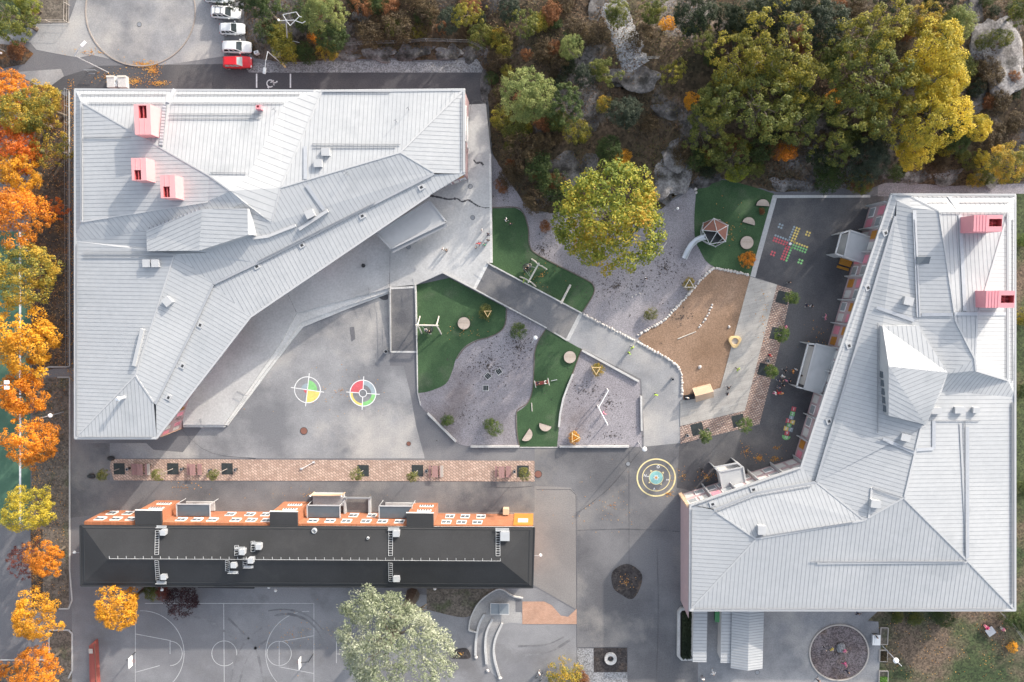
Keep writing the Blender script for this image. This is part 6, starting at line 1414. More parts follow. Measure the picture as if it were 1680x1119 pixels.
# ---- log swings
def swing(a, b, legs, label, z=2.6, seat=None, basket=True):
    A, B = P(*a, z), P(*b, z); m_ = (A+B)/2; o = thing('log_swing', label, 'swing', (m_.x, m_.y, 0))
    MB().tube(A+(A-B).normalized()*.3, B+(B-A).normalized()*.3, .13, .12, 9).build('beam', mt['wood_pale'], o)
    for e_, ls in ((A, legs[:2]), (B, legs[2:])):
        for l in ls: q = P(*l, 0); k = MB(); k.path([q, (q*0.45+e_*.55)+Vector((.05, .06, .15)), e_+Vector((0, 0, .1))], .11, 8); k.build('leg', mt['wood_pale'], o)
    s_ = P(*seat, .7); k = MB(); n = 20
    for i in range(n): k.tube((s_.x+.62*math.cos(6.283*i/n), s_.y+.62*math.sin(6.283*i/n), .7), (s_.x+.62*math.cos(6.283*(i+1)/n), s_.y+.62*math.sin(6.283*(i+1)/n), .7), .07, .07, 6)
    sw = k.build('basket_rim', mt['rubber'], o); k = MB()
    for i in range(-3, 4):
        h_ = math.sqrt(max(.0, .6*.6-(i*.17)**2)); k.tube((s_.x+i*.17, s_.y-h_, .66), (s_.x+i*.17, s_.y+h_, .66), .03, .03, 5); k.tube((s_.x-h_, s_.y+i*.17, .66), (s_.x+h_, s_.y+i*.17, .66), .03, .03, 5)
    k.build('net', mt['rope'], sw); k = MB()
    for f in (.2, .8):
        q = A.lerp(B, f)
        for sy in (-.5, .5): d = (B-A).normalized(); n2 = Vector((-d.y, d.x, 0)); k.tube(q, s_+d*(f-.5)*1.2+n2*sy*.9, .02, .02, 5)
    k.build('chain', mt['steel'], o)
swing((685, 533.5), (716, 534), ((689, 519), (692, 547), (720, 519), (724, 548)), 'pale log basket swing at the left edge of the turf', 2.6, (703.5, 540))
swing((868, 461), (883, 434), ((853, 454), (879, 470), (872, 425), (897, 442)), 'pale log basket swing on the upper turf beside the ramp', 2.6, (864.5, 439))
c = P(928, 480, .35); o = thing('balance_beam', 'long pale balance log lying across the ramp-side end of the upper turf', 'balance beam', (c.x, c.y, 0)); MB().tube(P(936, 467, .3), P(920, 498, .3), .17, .19, 10).build('log', mt['wood_pale'], o); k = MB()
for f in (.15, .85): q = P(936, 467, 0).lerp(P(920, 498, 0), f); k.box((q.x, q.y, .08), (.5, .3, .16), .4)
k.build('support', mt['wood_grey'], o)
for (a, b, lab, r_) in (((1094, 397), (1077, 421), 'thin pale log lying on the gravel right of the lime tree', .09), ((872, 661), (873, 675), 'short pale rail on the lower turf', .07), ((1112, 556), (1142, 544), 'long thin pole lying on the bark bed', .08), ((1013, 405 - 0), (1013.1, 405), None, 0)):
    if lab: c = (P(*a, .1)+P(*b, .1))/2; o = tag(MB().tube(P(*a, .1), P(*b, .1), r_, r_*.8, 8).build('log', mt['wood_pale'], None, (c.x, c.y, .0)), lab, 'log'); o.location = (c.x, c.y, 0)
# spring rocker on turf, climbing bars on gravel
c = P(889, 628, .5); o = thing('seesaw_rocker', 'small rocking bench with two children at the edge of the narrow turf', 'rocker', (c.x, c.y, 0)); A, B = P(878, 630, .55), P(900, 626, .55)
MB().bar(A, B, .55, .1).build('board', mt['redboard'], o); k = MB()
for e_ in (A, B): d = (B-A).normalized(); n = Vector((-d.y, d.x, 0)); k.tube(e_+n*.6+Vector((0, 0, .1)), e_-n*.6+Vector((0, 0, .1)), .07, .07, 7)
k.build('handle_bar', mt['wood_pale'], o); MB().tube((c.x, c.y, 0), (c.x, c.y, .5), .16, .1, 10).build('spring', mt['darkmetal'], o); k = MB(); k.tube(P(904, 625, .2), P(914, 623, .2), .05, .05, 6); k.build('footrest', mt['steel'], o)
V, U1, U2 = P(982, 669, 2.2), P(998, 641, 2.2), P(997, 697, 2.2); o = thing('climbing_bars', 'two white bars meeting in a V on the gravel, with a child hanging on', 'climbing bars', (V.x, V.y, 0)); k = MB(); k.tube(V, U1, .09, .09, 8); k.tube(V, U2, .09, .09, 8); k.build('bar', mt['white'], o); k = MB()
for q in (V, U1, U2): k.tube((q.x, q.y, 0), (q.x, q.y, 2.3), .09, .09, 8)
k.build('post', mt['white'], o)
c = P(985, 670, 0); tag(MB().disc((c.x+1.2, c.y+.3), 1.0, .05, 30, .62, rad(-100), rad(80)).build('scuffed_ground', mt['rubber']), kind='structure') if False else None
# three in-ground trampolines
for (x, y, rz, lab) in ((797, 636.5, 0, 'small square ground trampoline, lowest of the three'), (800.5, 617, .75, 'small square ground trampoline, left of the upper two'), (818.5, 609.5, .6, 'small square ground trampoline, right of the upper two')):
    c = P(x, y, 0); o = thing('ground_trampoline', lab, 'trampoline', (c.x, c.y, 0)); MB().box((c.x, c.y, .05), (.98, .98, .06), rz).build('frame', mt['kerb'], o); MB().box((c.x, c.y, .085), (.78, .78, .02), rz).build('mat', mt['rubber'], o)
    k = MB(); ca, sa = math.cos(rz), math.sin(rz)
    for i in (-1, 1): k.box((c.x+ca*i*.12, c.y+sa*i*.12, .1), (.03, .76, .01), rz)
    k.build('mat_seam', mt['steel'], o)
# climbing dome with tube slide
c = P(1175, 383, 0); o = thing('climbing_dome', 'large faceted climbing dome with rust-red net panels and a slide', 'climbing frame', (c.x, c.y, 0)); Rr = 2.05; hub = Vector((c.x, c.y, 3.4))
# shift so the crown joint sits where it shows
tp = P(1176.5, 380, 3.4); hub = Vector((tp.x, tp.y, 3.4)); c0 = Vector((tp.x, tp.y, 0))
U = [hub+Vector((Rr*math.cos(rad(100+72*i)), Rr*math.sin(rad(100+72*i)), -.75)) for i in range(5)]
Lw = [c0+Vector((Rr*1.05*math.cos(rad(136+72*i)), Rr*1.05*math.sin(rad(136+72*i)), 1.1)) for i in range(5)]
G_ = [c0+Vector((Rr*.85*math.cos(rad(100+72*i)), Rr*.85*math.sin(rad(100+72*i)), 0)) for i in range(5)]
k = MB()
for i in range(5):
    k.tube(hub, U[i], .06, .06, 7); k.tube(U[i], U[(i+1) % 5], .06, .06, 7); k.tube(U[i], Lw[i], .06, .06, 7); k.tube(U[i], Lw[i-1], .06, .06, 7); k.tube(Lw[i], Lw[(i+1) % 5], .06, .06, 7); k.tube(Lw[i], G_[i], .06, .06, 7); k.tube(Lw[i-1], G_[i], .06, .06, 7)
k.build('tube_frame', mt['ladder'], o); k = MB()
for p_ in U+Lw+[hub]: k.lathe(p_, [(.01, .13), (.1, .09), (.13, 0), (.1, -.09), (.01, -.13)], 10)
k.build('joint', mt['ladder'], o)
for tri in ((hub, U[3], U[4]), (hub, U[0], U[1]), (hub, U[4], U[0]), (U[3], Lw[3], U[4]), (U[4], Lw[4], U[0]), (U[0], U[1], Lw[0]), (U[3], Lw[2], Lw[3])):
    g_ = sum((Vector(p) for p in tri), Vector())/3; q = [g_+(Vector(p)-g_)*.94 for p in tri]; n = (q[1]-q[0]).cross(q[2]-q[0]).normalized()*.02
    MB().add([p-n for p in q]+[p+n for p in q], [(2, 1, 0), (3, 4, 5), (0, 1, 4, 3), (1, 2, 5, 4), (2, 0, 3, 5)]).build('net_panel', mt['rust'], o)
k = MB(); n5 = [Vector((p.x, p.y, 1.9)) for p in Lw]; k.prism([(c0.x+(p.x-c0.x)*.8, c0.y+(p.y-c0.y)*.8) for p in Lw], 1.75, 1.85); k.build('deck', mt['darkmetal'], o)
sp = [P(x, y, z_) for x, y, z_ in ((1158, 389, 1.9), (1151, 390, 1.75), (1142, 394, 1.4), (1133.5, 402, .95), (1128, 411, .55), (1123.5, 421, .3), (1122, 424, .28))]
prof = [(-.42, .28), (-.38, .06), (-.2, -.04), (.2, -.04), (.38, .06), (.42, .28)]; vs = []; fs = []
for i, p in enumerate(sp):
    d = (sp[min(i+1, len(sp)-1)]-sp[max(i-1, 0)]); d.z = 0; d.normalize(); n = Vector((-d.y, d.x, 0))
    for a_, b_ in prof: vs.append(p+n*a_*.95+Vector((0, 0, b_)))
for i in range(len(sp)-1):
    for j in range(5): q = i*6+j; fs.append((q, q+1, q+7, q+6))
sl_ = MB().add(vs, fs).build('slide', mt['slide'], o, None, True); k = MB()
for s_ in (0, 5):
    for i in range(len(sp)-1): k.tube(vs[i*6+s_], vs[(i+1)*6+s_], .05, .05, 6)
k.build('slide_rail', mt['ladder'], sl_)
# timber play hut
c = P(1151, 643, 0); o = thing('play_hut', 'small timber hut with slatted gable roof at the corner of the bark bed', 'play hut', (c.x, c.y, 0)); rz = rad(15); ca, sa = math.cos(rz), math.sin(rz)
def lc(x, y, z): return (c.x+x*ca-y*sa, c.y+x*sa+y*ca, z)
MB().box((c.x, c.y, .55), (2.3, 1.5, 1.1), rz).build('wall', mt['wood_new'], o); k = MB(); 
for s_ in (1, -1):
    for i in range(13):
        x = -1.35+i*.225; k.add([lc(x-.095, 0, 1.95+.01*(i % 2)), lc(x+.095, 0, 1.95+.01*(i % 2)), lc(x+.095, s_*1.15, 1.0+.01*(i % 2)), lc(x-.095, s_*1.15, 1.0+.01*(i % 2))], [(0, 1, 2, 3)])
k.build('roof_slats', mt['wood_new'], o); k = MB(); k.tube(lc(-1.45, 0, 1.93), lc(1.45, 0, 1.93), .06, .06, 6); k.build('ridge_beam', mt['wood_new'], o); MB().box(lc(-1.18, 0, .5), (.08, .7, .9), rz).build('doorway', mt['darkmetal'], o)
c = P(1131.5, 651.5, .2); tag(MB().box((0, 0, .2), (1.7, .8, .35), .15, 0, .9).build('sand_tub', mt['tarp']), 'black sand tub beside the timber hut', 'tub').location = (c.x, c.y, 0)
# yellow play ring
c = P(1206, 560, .4); o = thing('play_ring', 'rounded triangular yellow ring seat at the deck edge', 'play ring', (c.x, c.y, 0)); k = MB(); n = 36; 
def yr(t, r_): return r_*(1+.16*math.cos(3*(t-rad(90))) if False else 1+.14*math.cos(3*(t+rad(90))))
vs = []; fs = []
for i in range(n):
    t = 6.283*i/n
    for r_, z_ in ((.95, .1), (.92, .42), (.55, .46), (.5, .1)): q = yr(t, r_) if r_ > .6 else r_; vs.append((c.x+q*math.cos(t), c.y+q*math.sin(t), z_))
for i in range(n):
    for j in range(3): a_, b_ = i*4+j, ((i+1) % n)*4+j; fs.append((a_, b_, b_+1, a_+1))
MB().add(vs, fs).build('seat_ring', mt['wood_yellow'], o); MB().disc((c.x, c.y), .52, .2, 28).build('mat', mt['wood_grey'], o)

# ---- furniture
def picnic(px, py, label, group, m='bench_red', rz=0.0):
    c = P(px, py, .5); o = thing('picnic_table', label, 'picnic table', (c.x, c.y, 0), 0, group); ca, sa = math.cos(rz), math.sin(rz)
    def at(x, y, z): return (c.x+x*ca-y*sa, c.y+x*sa+y*ca, z)
    k = MB()
    for i in range(4): k.box(at(-.36+i*.24, 0, .75), (.21, 1.9, .05), rz)
    k.build('tabletop', mt[m], o)
    for s_ in (-1, 1):
        k = MB()
        for i in range(2): k.box(at(s_*.88+(i-.5)*.2, 0, .45), (.18, 1.9, .05), rz)
        k.build('seat', mt[m], o)
    k = MB()
    for y in (-.7, .7):
        for s_ in (-1, 1): k.tube(at(s_*.75, y, 0), at(s_*.3, y, .72), .05, .05, 6)
        k.bar(at(-1.0, y, .36), at(1.0, y, .36), .08, .06)
    k.build('frame', mt['darkmetal'], o); return o
def bench(px, py, label, group, m='bench_red', rz=0.0, L=1.9):
    c = P(px, py, .4); o = thing('bench', label, 'bench', (c.x, c.y, 0), 0, group); k = MB(); ca, sa = math.cos(rz), math.sin(rz)
    for i in range(3): x = (i-1)*.17; k.box((c.x+x*ca, c.y+x*sa, .46), (.14, L, .05), rz)
    k.build('seat', mt[m], o); k = MB()
    for y in (-L*.38, L*.38): k.box((c.x-y*sa, c.y+y*ca, .22), (.4, .1, .44), rz)
    k.build('leg', mt['darkmetal'], o)
BG = 'seats along the brick strip'
picnic(231, 770, 'red-brown picnic table between the first two young trees on the brick strip', BG); bench(218.5, 770, 'narrow bench just left of the leftmost picnic table', BG); bench(244, 770, 'grey-topped bench just right of the leftmost picnic table', BG, 'wood_grey')
picnic(317, 770, 'red-brown picnic table between the second and third young trees', BG); bench(329, 770, 'pinkish bench right of the second picnic table on the brick strip', BG)
picnic(714, 773, 'red-brown picnic table right of the fifth young tree, with a grey end bench', BG); bench(725, 773, 'bench right of the third picnic table on the brick strip', BG, 'wood_grey')
picnic(823, 774, 'red-brown picnic table nearest the right end of the brick strip', BG); bench(836, 774, 'bench right of the last picnic table on the brick strip', BG)
picnic(1386, 431, 'orange slatted picnic table under the upper entrance porch', None, 'bench_orange', rad(73))
def bollard(px, py, label, group):
    c = P(px, py, .4); o = thing('litter_bin', label, 'bin', (c.x, c.y, .05), 0, group); MB().lathe((c.x, c.y, 0), [(.01, .02), (.2, .02), (.24, .8), (.18, .85), (.15, .6), (.01, .55)], 14).build('body', mt['darkmetal'], o); MB().lathe((c.x, c.y, .8), [(.25, 0), (.25, .06), (.17, .06)], 14).build('rim', mt['guard'], o)
for x, y, l in ((210.5, 769, 'small dark bin right of the leftmost tree grate'), (299, 769, 'small dark bin right of the second tree grate'), (345, 771.5, 'dark bin between the second picnic set and the third young tree'), (387, 770, 'small dark bin right of the third tree grate'), (700, 772, 'small dark bin right of the fifth tree grate'), (844, 773, 'small dark bin left of the last tree grate'), (1161, 704, 'small dark bin between the two lowest trees of the waved paving'), (1127, 714, 'small dark bin at the lower tip of the waved paving'), (1259, 592, 'small dark bin on the waved paving above the child group'), (1103, 622, 'lone dark bin on the path left of the boulder row')): bollard(x, y, l, 'dark litter bins')
# planter box hedge
kp = [(1112, 1004), (1117, 998), (1134, 997), (1134, 1001), (1119, 1002), (1116, 1006), (1116, 1077), (1119, 1080.5), (1136, 1081), (1136, 1084), (1118, 1084), (1111, 1077)]
c = P(1122, 1040, 0); o = thing('planter', 'long white-edged planting bed with dark hedge at the right school corner', 'planter', (c.x, c.y, 0)); MB().prism([P(x, y, .6) for x, y in kp], 0, .6).build('edging', mt['kerb'], o)
A, B = P(1117, 1079, .3), P(1134, 1003, .3); MB().box(((A.x+B.x)/2, (A.y+B.y)/2, .2), (B.x-A.x, B.y-A.y, .4)).build('soil', mt['hedge_soil'], o); vs = []; fs = []; rnd = random.Random(3)
for _ in range(5200): leafquad(vs, fs, Vector((rnd.uniform(A.x+.1, B.x-.1), rnd.uniform(A.y+.1, B.y-.1), .4+abs(rnd.gauss(0, .35)))), Vector((rnd.gauss(0, .6), rnd.gauss(0, .6), 1)), rnd.uniform(.06, .14), rnd)
MB().add(vs, fs).build('hedge', LF['dark'], o)
# sheds at the right school
def shed(label, pts, z0, ridge=None):
    w_ = [P(x, y, z0) for x, y in pts]; c = sum((Vector(p) for p in w_), Vector())/4; o = thing('shed', label, 'shed', (c.x, c.y, 0)); xs = sorted(p.x for p in w_); ys = sorted(p.y for p in w_); xa, xb, ya, yb = xs[0], xs[-1], ys[0], ys[-1]
    MB().box((c.x, c.y, (z0-.15)/2), ((xb-xa)*.86, (yb-ya)*.94, z0-.15)).build('wall', mt['wall_pale'], o); k = MB(); s_ = MB()
    if ridge:
        xm = (xa+xb)/2
        for x0_, x1_, h0, h1 in ((xa, xm, z0, z0+ridge), (xm, xb, z0+ridge, z0)):
            k.add([(x0_, ya, h0), (x1_, ya, h1), (x1_, yb, h1), (x0_, yb, h0), (x0_, ya, h0-.15), (x1_, ya, h1-.15), (x1_, yb, h1-.15), (x0_, yb, h0-.15)], [(0, 1, 2, 3), (7, 6, 5, 4), (0, 4, 5, 1), (2, 6, 7, 3), (3, 7, 4, 0), (1, 5, 6, 2)])
            y = ya+.3
            while y < yb: s_.bar((x0_, y, h0-.02), (x1_, y, h1-.02), .05, .06); y += .45
    else:
        k.box((c.x, c.y, z0-.06), (xb-xa, yb-ya, .14)); y = ya+.3
        while y < yb: s_.bar((xa+.02, y, z0), (xb-.02, y, z0), .05, .05); y += .55
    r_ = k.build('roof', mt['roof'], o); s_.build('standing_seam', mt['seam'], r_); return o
shed('narrow flat-roofed pale shed beside the planting bed', [(1138, 1000), (1159, 1000), (1159, 1086), (1138, 1086)], 2.8)
shed('narrow pale lean-to attached to the larger pitched shed', [(1184, 1000), (1200.5, 1000), (1200.5, 1087.5), (1184, 1087.5)], 2.7)
shed('pitched-roof pale shed below the right school', [(1201, 1000), (1251, 1000), (1251, 1096), (1201, 1096)], 3.0, .7)
c = P(1177, 1010, .5); o = thing('green_bin', 'green waste bin between the two narrow sheds', 'bin', (c.x, c.y, 0)); MB().box((c.x, c.y, .5), (.8, 1.6, .9), 0, 0, 1.06).build('body', plain('green_plastic', (.06, .25, .1), .5), o); MB().box((c.x-.05, c.y, .99), (.9, 1.7, .08)).build('lid', plain('green_lid', (.12, .4, .17), .5), o)
# table tennis table
A, B = P(805, 990, .78), P(835, 1008, .78); c = (A+B)/2; o = thing('table_tennis_table', 'grey-blue outdoor table tennis table by the curved seat steps', 'table', (c.x, c.y, 0)); MB().box((c.x, c.y, .76), (abs(B.x-A.x), abs(B.y-A.y), .06)).build('tabletop', plain('table_blue', (.22, .25, .275), .5), o)
k = MB(); k.bar((c.x, A.y, .79), (c.x, B.y, .79), .05, .16); k.build('net', mt['steel'], o); k = MB()
for (a, b, c_, d) in ((A.x, A.y, B.x, A.y), (A.x, B.y, B.x, B.y), (A.x, A.y, A.x, B.y), (B.x, A.y, B.x, B.y)): k.bar((a, b, .785), (c_, d, .785), .05, .015)
k.build('edge_line', mt['white'], o); MB().box((c.x-.8, c.y, .36), (.25, 1.2, .72)).box((c.x+.8, c.y, .36), (.25, 1.2, .72)).build('leg', mt['concrete'], o)
# round sand play bed with boulder
c = P(1376, 1070, 0); o = thing('round_play_bed', 'round bark-filled play bed with dark edging at the lower right', 'play bed', (c.x, c.y, 0)); MB().disc((c.x, c.y), 4.62, .06, 56).build('fill', ground('bark_fill', (.11, .085, .085), (.19, .165, .17), .35, (.17, .12, .09), 4.5, .5, .95, .5, stain_s=.3, vor=6), o); k = MB(); n = 40
for i in range(n):
    a, b = 6.283*i/n, 6.283*(i+1)/n; k.bar((c.x+4.7*math.cos(a), c.y+4.7*math.sin(a), 0), (c.x+4.7*math.cos(b), c.y+4.7*math.sin(b), 0), .2, .22)
k.build('edging', mt['wood_grey'], o)
q = P(1380, 1063, .3); vs, fs = ICO3; o = MB().add([(v.x*.75*(1+.2*noise.noise(v*1.5)), v.y*.8*(1+.2*noise.noise(v*1.5)), v.z*.55*(1+.2*noise.noise(v*1.5))+.2) for v in vs], fs).build('climbing_boulder', mt['gravel_grey'], None, None, True); o.location = (q.x, q.y, .06); tag(o, 'rounded grey boulder in the middle of the round play bed', 'boulder')
# raised beds, white table, fire ring
for (x0_, y0_, x1_, y1_, lab, soil) in ((1444, 1030, 1457, 1057, 'low timber bed frame with bare soil, topmost of three', 'soil_pale'), (1443, 1067, 1456, 1085, 'low timber bed frame with dry plants, middle of three', 'lawn'), (1442, 1101, 1457, 1121, 'low timber bed frame with bright green plants, lowest of three', 'green')):
    A, B = P(x0_, y1_, .2), P(x1_, y0_, .2); c = (A+B)/2; o = thing('raised_bed', lab, 'raised bed', (c.x, c.y, 0)); k = MB()
    for p, q in (((A.x, A.y), (B.x, A.y)), ((B.x, A.y), (B.x, B.y)), ((B.x, B.y), (A.x, B.y)), ((A.x, B.y), (A.x, A.y))): k.bar((*p, 0), (*q, 0), .1, .3)
    k.build('frame', mt['wood_grey'], o); MB().box((c.x, c.y, .1), (B.x-A.x-.12, B.y-A.y-.12, .2)).build('soil', mt['soil_pale' if soil == 'green' else soil], o)
    if soil != 'soil_pale':
        vs = []; fs = []
        for _ in range(500): leafquad(vs, fs, Vector((rnd.uniform(A.x+.1, B.x-.1), rnd.uniform(A.y+.1, (B.y-.1) if soil != 'green' else c.y+.1), .2+abs(rnd.gauss(0, .15)))), Vector((rnd.gauss(0, .6), rnd.gauss(0, .6), 1)), .08, rnd)
        MB().add(vs, fs).build('plants', leaf('leaf_veg', [(.05, .14, .02), (.12, .28, .04), (.22, .42, .08)], .5, .2) if soil == 'green' else LF['brown'], o)
c = P(1437.5, 1050, .7); o = thing('garden_cart', 'white sheet-topped garden cart beside the top timber bed', 'cart', (c.x, c.y, 0)); MB().box((c.x+.15, c.y, .75), (.95, 1.7, .1)).build('top', mt['white'], o); MB().box((c.x-.5, c.y, .8), (.22, 1.65, .06)).build('side_shelf', mt['white'], o); MB().box((c.x, c.y, .38), (1.0, 1.5, .6)).build('body', mt['steel'], o)
k = MB()
for s_ in (-1, 1): k.tube((c.x-.45, c.y+s_*.6, .2), (c.x+.45, c.y+s_*.6, .2), .2, .2, 12)
k.build('wheel', mt['rubber'], o)
c = P(1001.5, 1079.5, 0); o = thing('stone_ring', 'pale round stone fire ring on the dark cobble square', 'fire ring', (c.x, c.y, 0)); MB().lathe((c.x, c.y, 0), [(.5, .05), (.5, .4), (1.0, .42), (1.04, .0)], 32).build('ring', mt['kerb'], o); MB().disc((c.x, c.y), .52, .12, 24).build('ash_bed', mt['darkmetal'], o); MB().tube((c.x, c.y, .1), (c.x-.05, c.y+.6, .9), .05, .04, 6).build('grill_arm', mt['rust'], o)
# long red board ramp
A, B = P(149, 1130, .6), P(163, 1052, .6); c = (A+B)/2; o = thing('board_ramp', 'long red-stained board structure on the yard at lower left', 'board ramp', (c.x, c.y, 0)); w2 = 1.35
MB().add([(A.x, A.y, .9), (A.x+w2, A.y, .9), (A.x+w2, B.y-.2, .9), (A.x+w2-.15, B.y+.15, .5), (A.x, B.y-.9, .5), (A.x, A.y, 0), (A.x+w2, A.y, 0), (A.x+w2, B.y-.2, 0), (A.x+w2-.15, B.y+.15, 0), (A.x, B.y-.9, 0)], [(0, 1, 2, 4), (2, 3, 4), (0, 5, 6, 1), (1, 6, 7, 2), (2, 7, 8, 3), (3, 8, 9, 4), (4, 9, 5, 0)]).build('boards', mt['redboard'], o); k = MB(); k.bar((A.x+w2-.1, A.y, .9), (A.x+w2-.1, B.y-.3, .9), .12, .1); k.build('edge_rail', mt['rust'], o)
MB().box((A.x+.55, B.y-1.6, .93), (.7, .8, .06)).build('grey_panel', mt['wood_grey'], o)

# ---- lamps and posts
def lamp(hx, hy, bx, by, label, z=6.0, r_=.32, style='ball', m='white'):
    b = P(bx, by, 0); gz = hz(b.x, b.y); h_ = P(hx, hy, z+gz); o = thing('street_lamp', label, 'lamp', (b.x, b.y, gz)); v = h_-b; v.z = 0
    k = MB(); up = Vector((b.x, b.y, z+gz-.3)); k.tube((b.x, b.y, gz-.2), up, .09, .06, 8)
    if v.length > .4: k.path([up, up.lerp(Vector((h_.x, h_.y, z+gz)), .5)+Vector((0, 0, .12)), Vector((h_.x, h_.y, z+gz))], .05, 6)
    k.build('pole', mt['steel'], o)
    if style == 'ball': MB().lathe((h_.x, h_.y, z+gz-.1), [(.01, .3), (r_*.5, .27), (r_, .12), (r_, 0), (r_*.6, -.12), (.01, -.15)], 18).build('lamp_head', mt[m], o)
    else: d = v.normalized(); MB().box((h_.x, h_.y, z+gz), (.9, .4, .16), math.atan2(d.y, d.x)).build('lamp_head', mt[m], o)
lamp(1057.5, 737, 1047, 725.5, 'white globe lamp beside the yellow compass circle', 5.5, .36); lamp(878.5, 554, 873, 560, 'white globe lamp on the gravel at the lower end of the ramp', 4.5, .33)
lamp(1470, 1084, 1447, 1059, 'large white round lamp on a leaning-looking pole over the lawn', 6.5, .42); lamp(82, 682, 104, 676, 'white globe lamp between two bright orange maples', 6.0, .34)
lamp(137, 72, 178, 119, 'tall street lamp with white head by the turning circle', 8.5, .3, 'bar'); lamp(1112, 342, 1104, 346, 'small white lamp on the gravel bay under the rocks', 3.5, .2)
lamp(434, 116, 466, 108, 'slim grey lamp lying over the gravel strip in the view', 7.0, .25, 'bar', 'steel'); lamp(1, 87, 8, 84, 'small white lamp on the grass island', 4.0, .16)
o = thing('floodlight', 'twin white floodlight over the orange maple by the sports field', 'floodlight', tuple(P(42, 626, 0)))
b = P(42, 626, 0); t1, t2 = P(11, 627, 10), P(11, 636, 10); tt = P(14, 630, 9.8); MB().tube(b, (b.x, b.y, 9.6), .12, .08, 8).tube((b.x, b.y, 9.5), tt, .05, .05, 6).tube(t1, t2, .05, .05, 6).build('pole', mt['steel'], o)
for q in (t1, t2): MB().box(q, (.65, .5, .25)).build('lamp_head', mt['white'], o)
for (x, y, lab, dx, dy) in ((121.5, 906.5, 'wall lamp on the left end of the brick wing', .9, 0), (886.5, 911.5, 'wall lamp on the right end of the brick wing', -1.1, 0), (219.5, 961.5, 'wall lamp behind the brick wing, first from the left', 0, .6), (265, 968, 'wall lamp behind the brick wing beside the red shrub', .05, .9), (440.5, 964, 'wall lamp behind the brick wing, left one of the middle pair', 0, .6), (451.5, 969.5, 'wall lamp behind the brick wing, right one of the middle pair', 0, .9), (713, 966.5, 'wall lamp behind the brick wing right of the willow', 0, .6)):
    c = P(x, y, 5.0); o = thing('wall_lamp', lab, 'lamp', (c.x, c.y, 5.0)); MB().lathe((c.x, c.y, 4.85), [(.01, .3), (.12, .28), (.26, .0), (.01, -.05)], 12).build('shade', mt['white'], o); MB().tube((c.x, c.y, 5.05), (c.x+dx, c.y+dy, 5.05), .035, .035, 6).build('arm', mt['steel'], o)
# power pole with cross arms
b = P(471, 68, 0); gz = hz(b.x, b.y); T = P(469.5, 33, 9+gz); o = thing('power_pole', 'pale lattice power pole with two cross arms among the bushes', 'power pole', (b.x, b.y, gz)); B0 = P(471.5, 68, gz); k = MB(); k.tube(P(471.5, 68, gz+.2), T, .11, .08, 8); k.build('pole', mt['ladder'], o); k = MB()
zt_ = 9+gz; ks = [((458, 34), (482, 33)), ((482, 33), (496, 38)), ((496, 38), (501, 35)), ((469, 33), (476, 42)), ((476, 42), (491, 27)), ((491, 27), (486, 19.5)), ((486, 19.5), (464, 24)), ((464, 24), (470, 34)), ((491, 27), (495, 28))]
for p, q in ks: k.tube(P(*p, zt_), P(*q, zt_), .05, .05, 6)
k.build('cross_arm', mt['ladder'], o); k = MB()
for p, q in (((461, 68.5), (471, 68.5)), ((471, 68.5), (482, 67.5)), ((482, 67.5), (491, 70))): k.tube(P(*p, gz+1.2), P(*q, gz+1.2), .05, .05, 6)
k.build('lower_arm', mt['ladder'], o); q = P(457, 33, zt_); MB().lathe(q, [(.01, .2), (.15, .1), (.15, -.1), (.01, -.2)], 10).build('insulator', mt['white'], o)
c = PH(456, 87.5); o = thing('utility_box', 'pale grey-blue utility cabinet above the gravel strip', 'cabinet', tuple(c)); MB().box((c.x, c.y, c.z+.5), (.85, 1.25, 1.3), .1).build('body', plain('cabinet_grey', (.38, .42, .42), .6), o); MB().box((c.x, c.y, c.z+1.17), (.95, 1.35, .06), .1).build('lid', mt['guard'], o)
c = PH(423, 88); o = thing('cable_box', 'small white cable box in the grass behind the red car', 'cabinet', tuple(c)); MB().box((c.x, c.y, c.z+.3), (.7, .45, .8), .25).build('body', mt['white'], o); MB().box((c.x, c.y, c.z+.72), (.3, .2, .05), .25).build('lid', mt['guard'], o)
b = P(466, 107, 0); o = thing('barrier_post', 'small post with a yellow cap at the edge of the gravel strip', 'barrier', (b.x, b.y, 0)); MB().tube((b.x, b.y, 0), (b.x, b.y, 1.2), .08, .08, 8).build('post', mt['steel'], o); MB().box((b.x+.35, b.y-.35, 1.0), (.7, .3, .35), -.9).build('cap', mt['wood_yellow'], o)
# concrete steps with canopy at the upper entrance
c = P(190.5, 132, .4); o = thing('entrance_stair', 'small pale concrete entrance stair above the pale-roofed school', 'stair', (c.x, c.y, 0))
for x0_, x1_ in ((175.5, 187), (193.5, 206)):
    A, B = P(x0_, 143, .9), P(x1_, 124, .9); MB().box(((A.x+B.x)/2, (A.y+B.y)/2, .45), (B.x-A.x, A.y*-1+B.y, .9)).build('side_block', mt['concrete'], o)
    MB().box(((A.x+B.x)/2, B.y-.12, .93), (B.x-A.x+.06, .3, .08)).build('coping', mt['wood_pale'], o)
A, B = P(187, 143, .4), P(193.5, 124, .4)
for i in range(5): MB().box(((A.x+B.x)/2, A.y+(B.y-A.y)*(i+.5)/5, .42-.08*i), (B.x-A.x, (B.y-A.y)/5*.96, .84-.16*i)).build('step', mt['grate'], o)
b2 = P(147, 115, .9); k = MB(); k.bar((b2.x-.9, b2.y, .9), (b2.x+.9, b2.y, .9), .14, .1); k.bar((b2.x-.3, b2.y-.45, .7), (b2.x+.7, b2.y-.5, .7), .1, .1)
for s_ in (-.8, .8): k.tube((b2.x+s_, b2.y, 0), (b2.x+s_, b2.y, .95), .05, .05, 6)
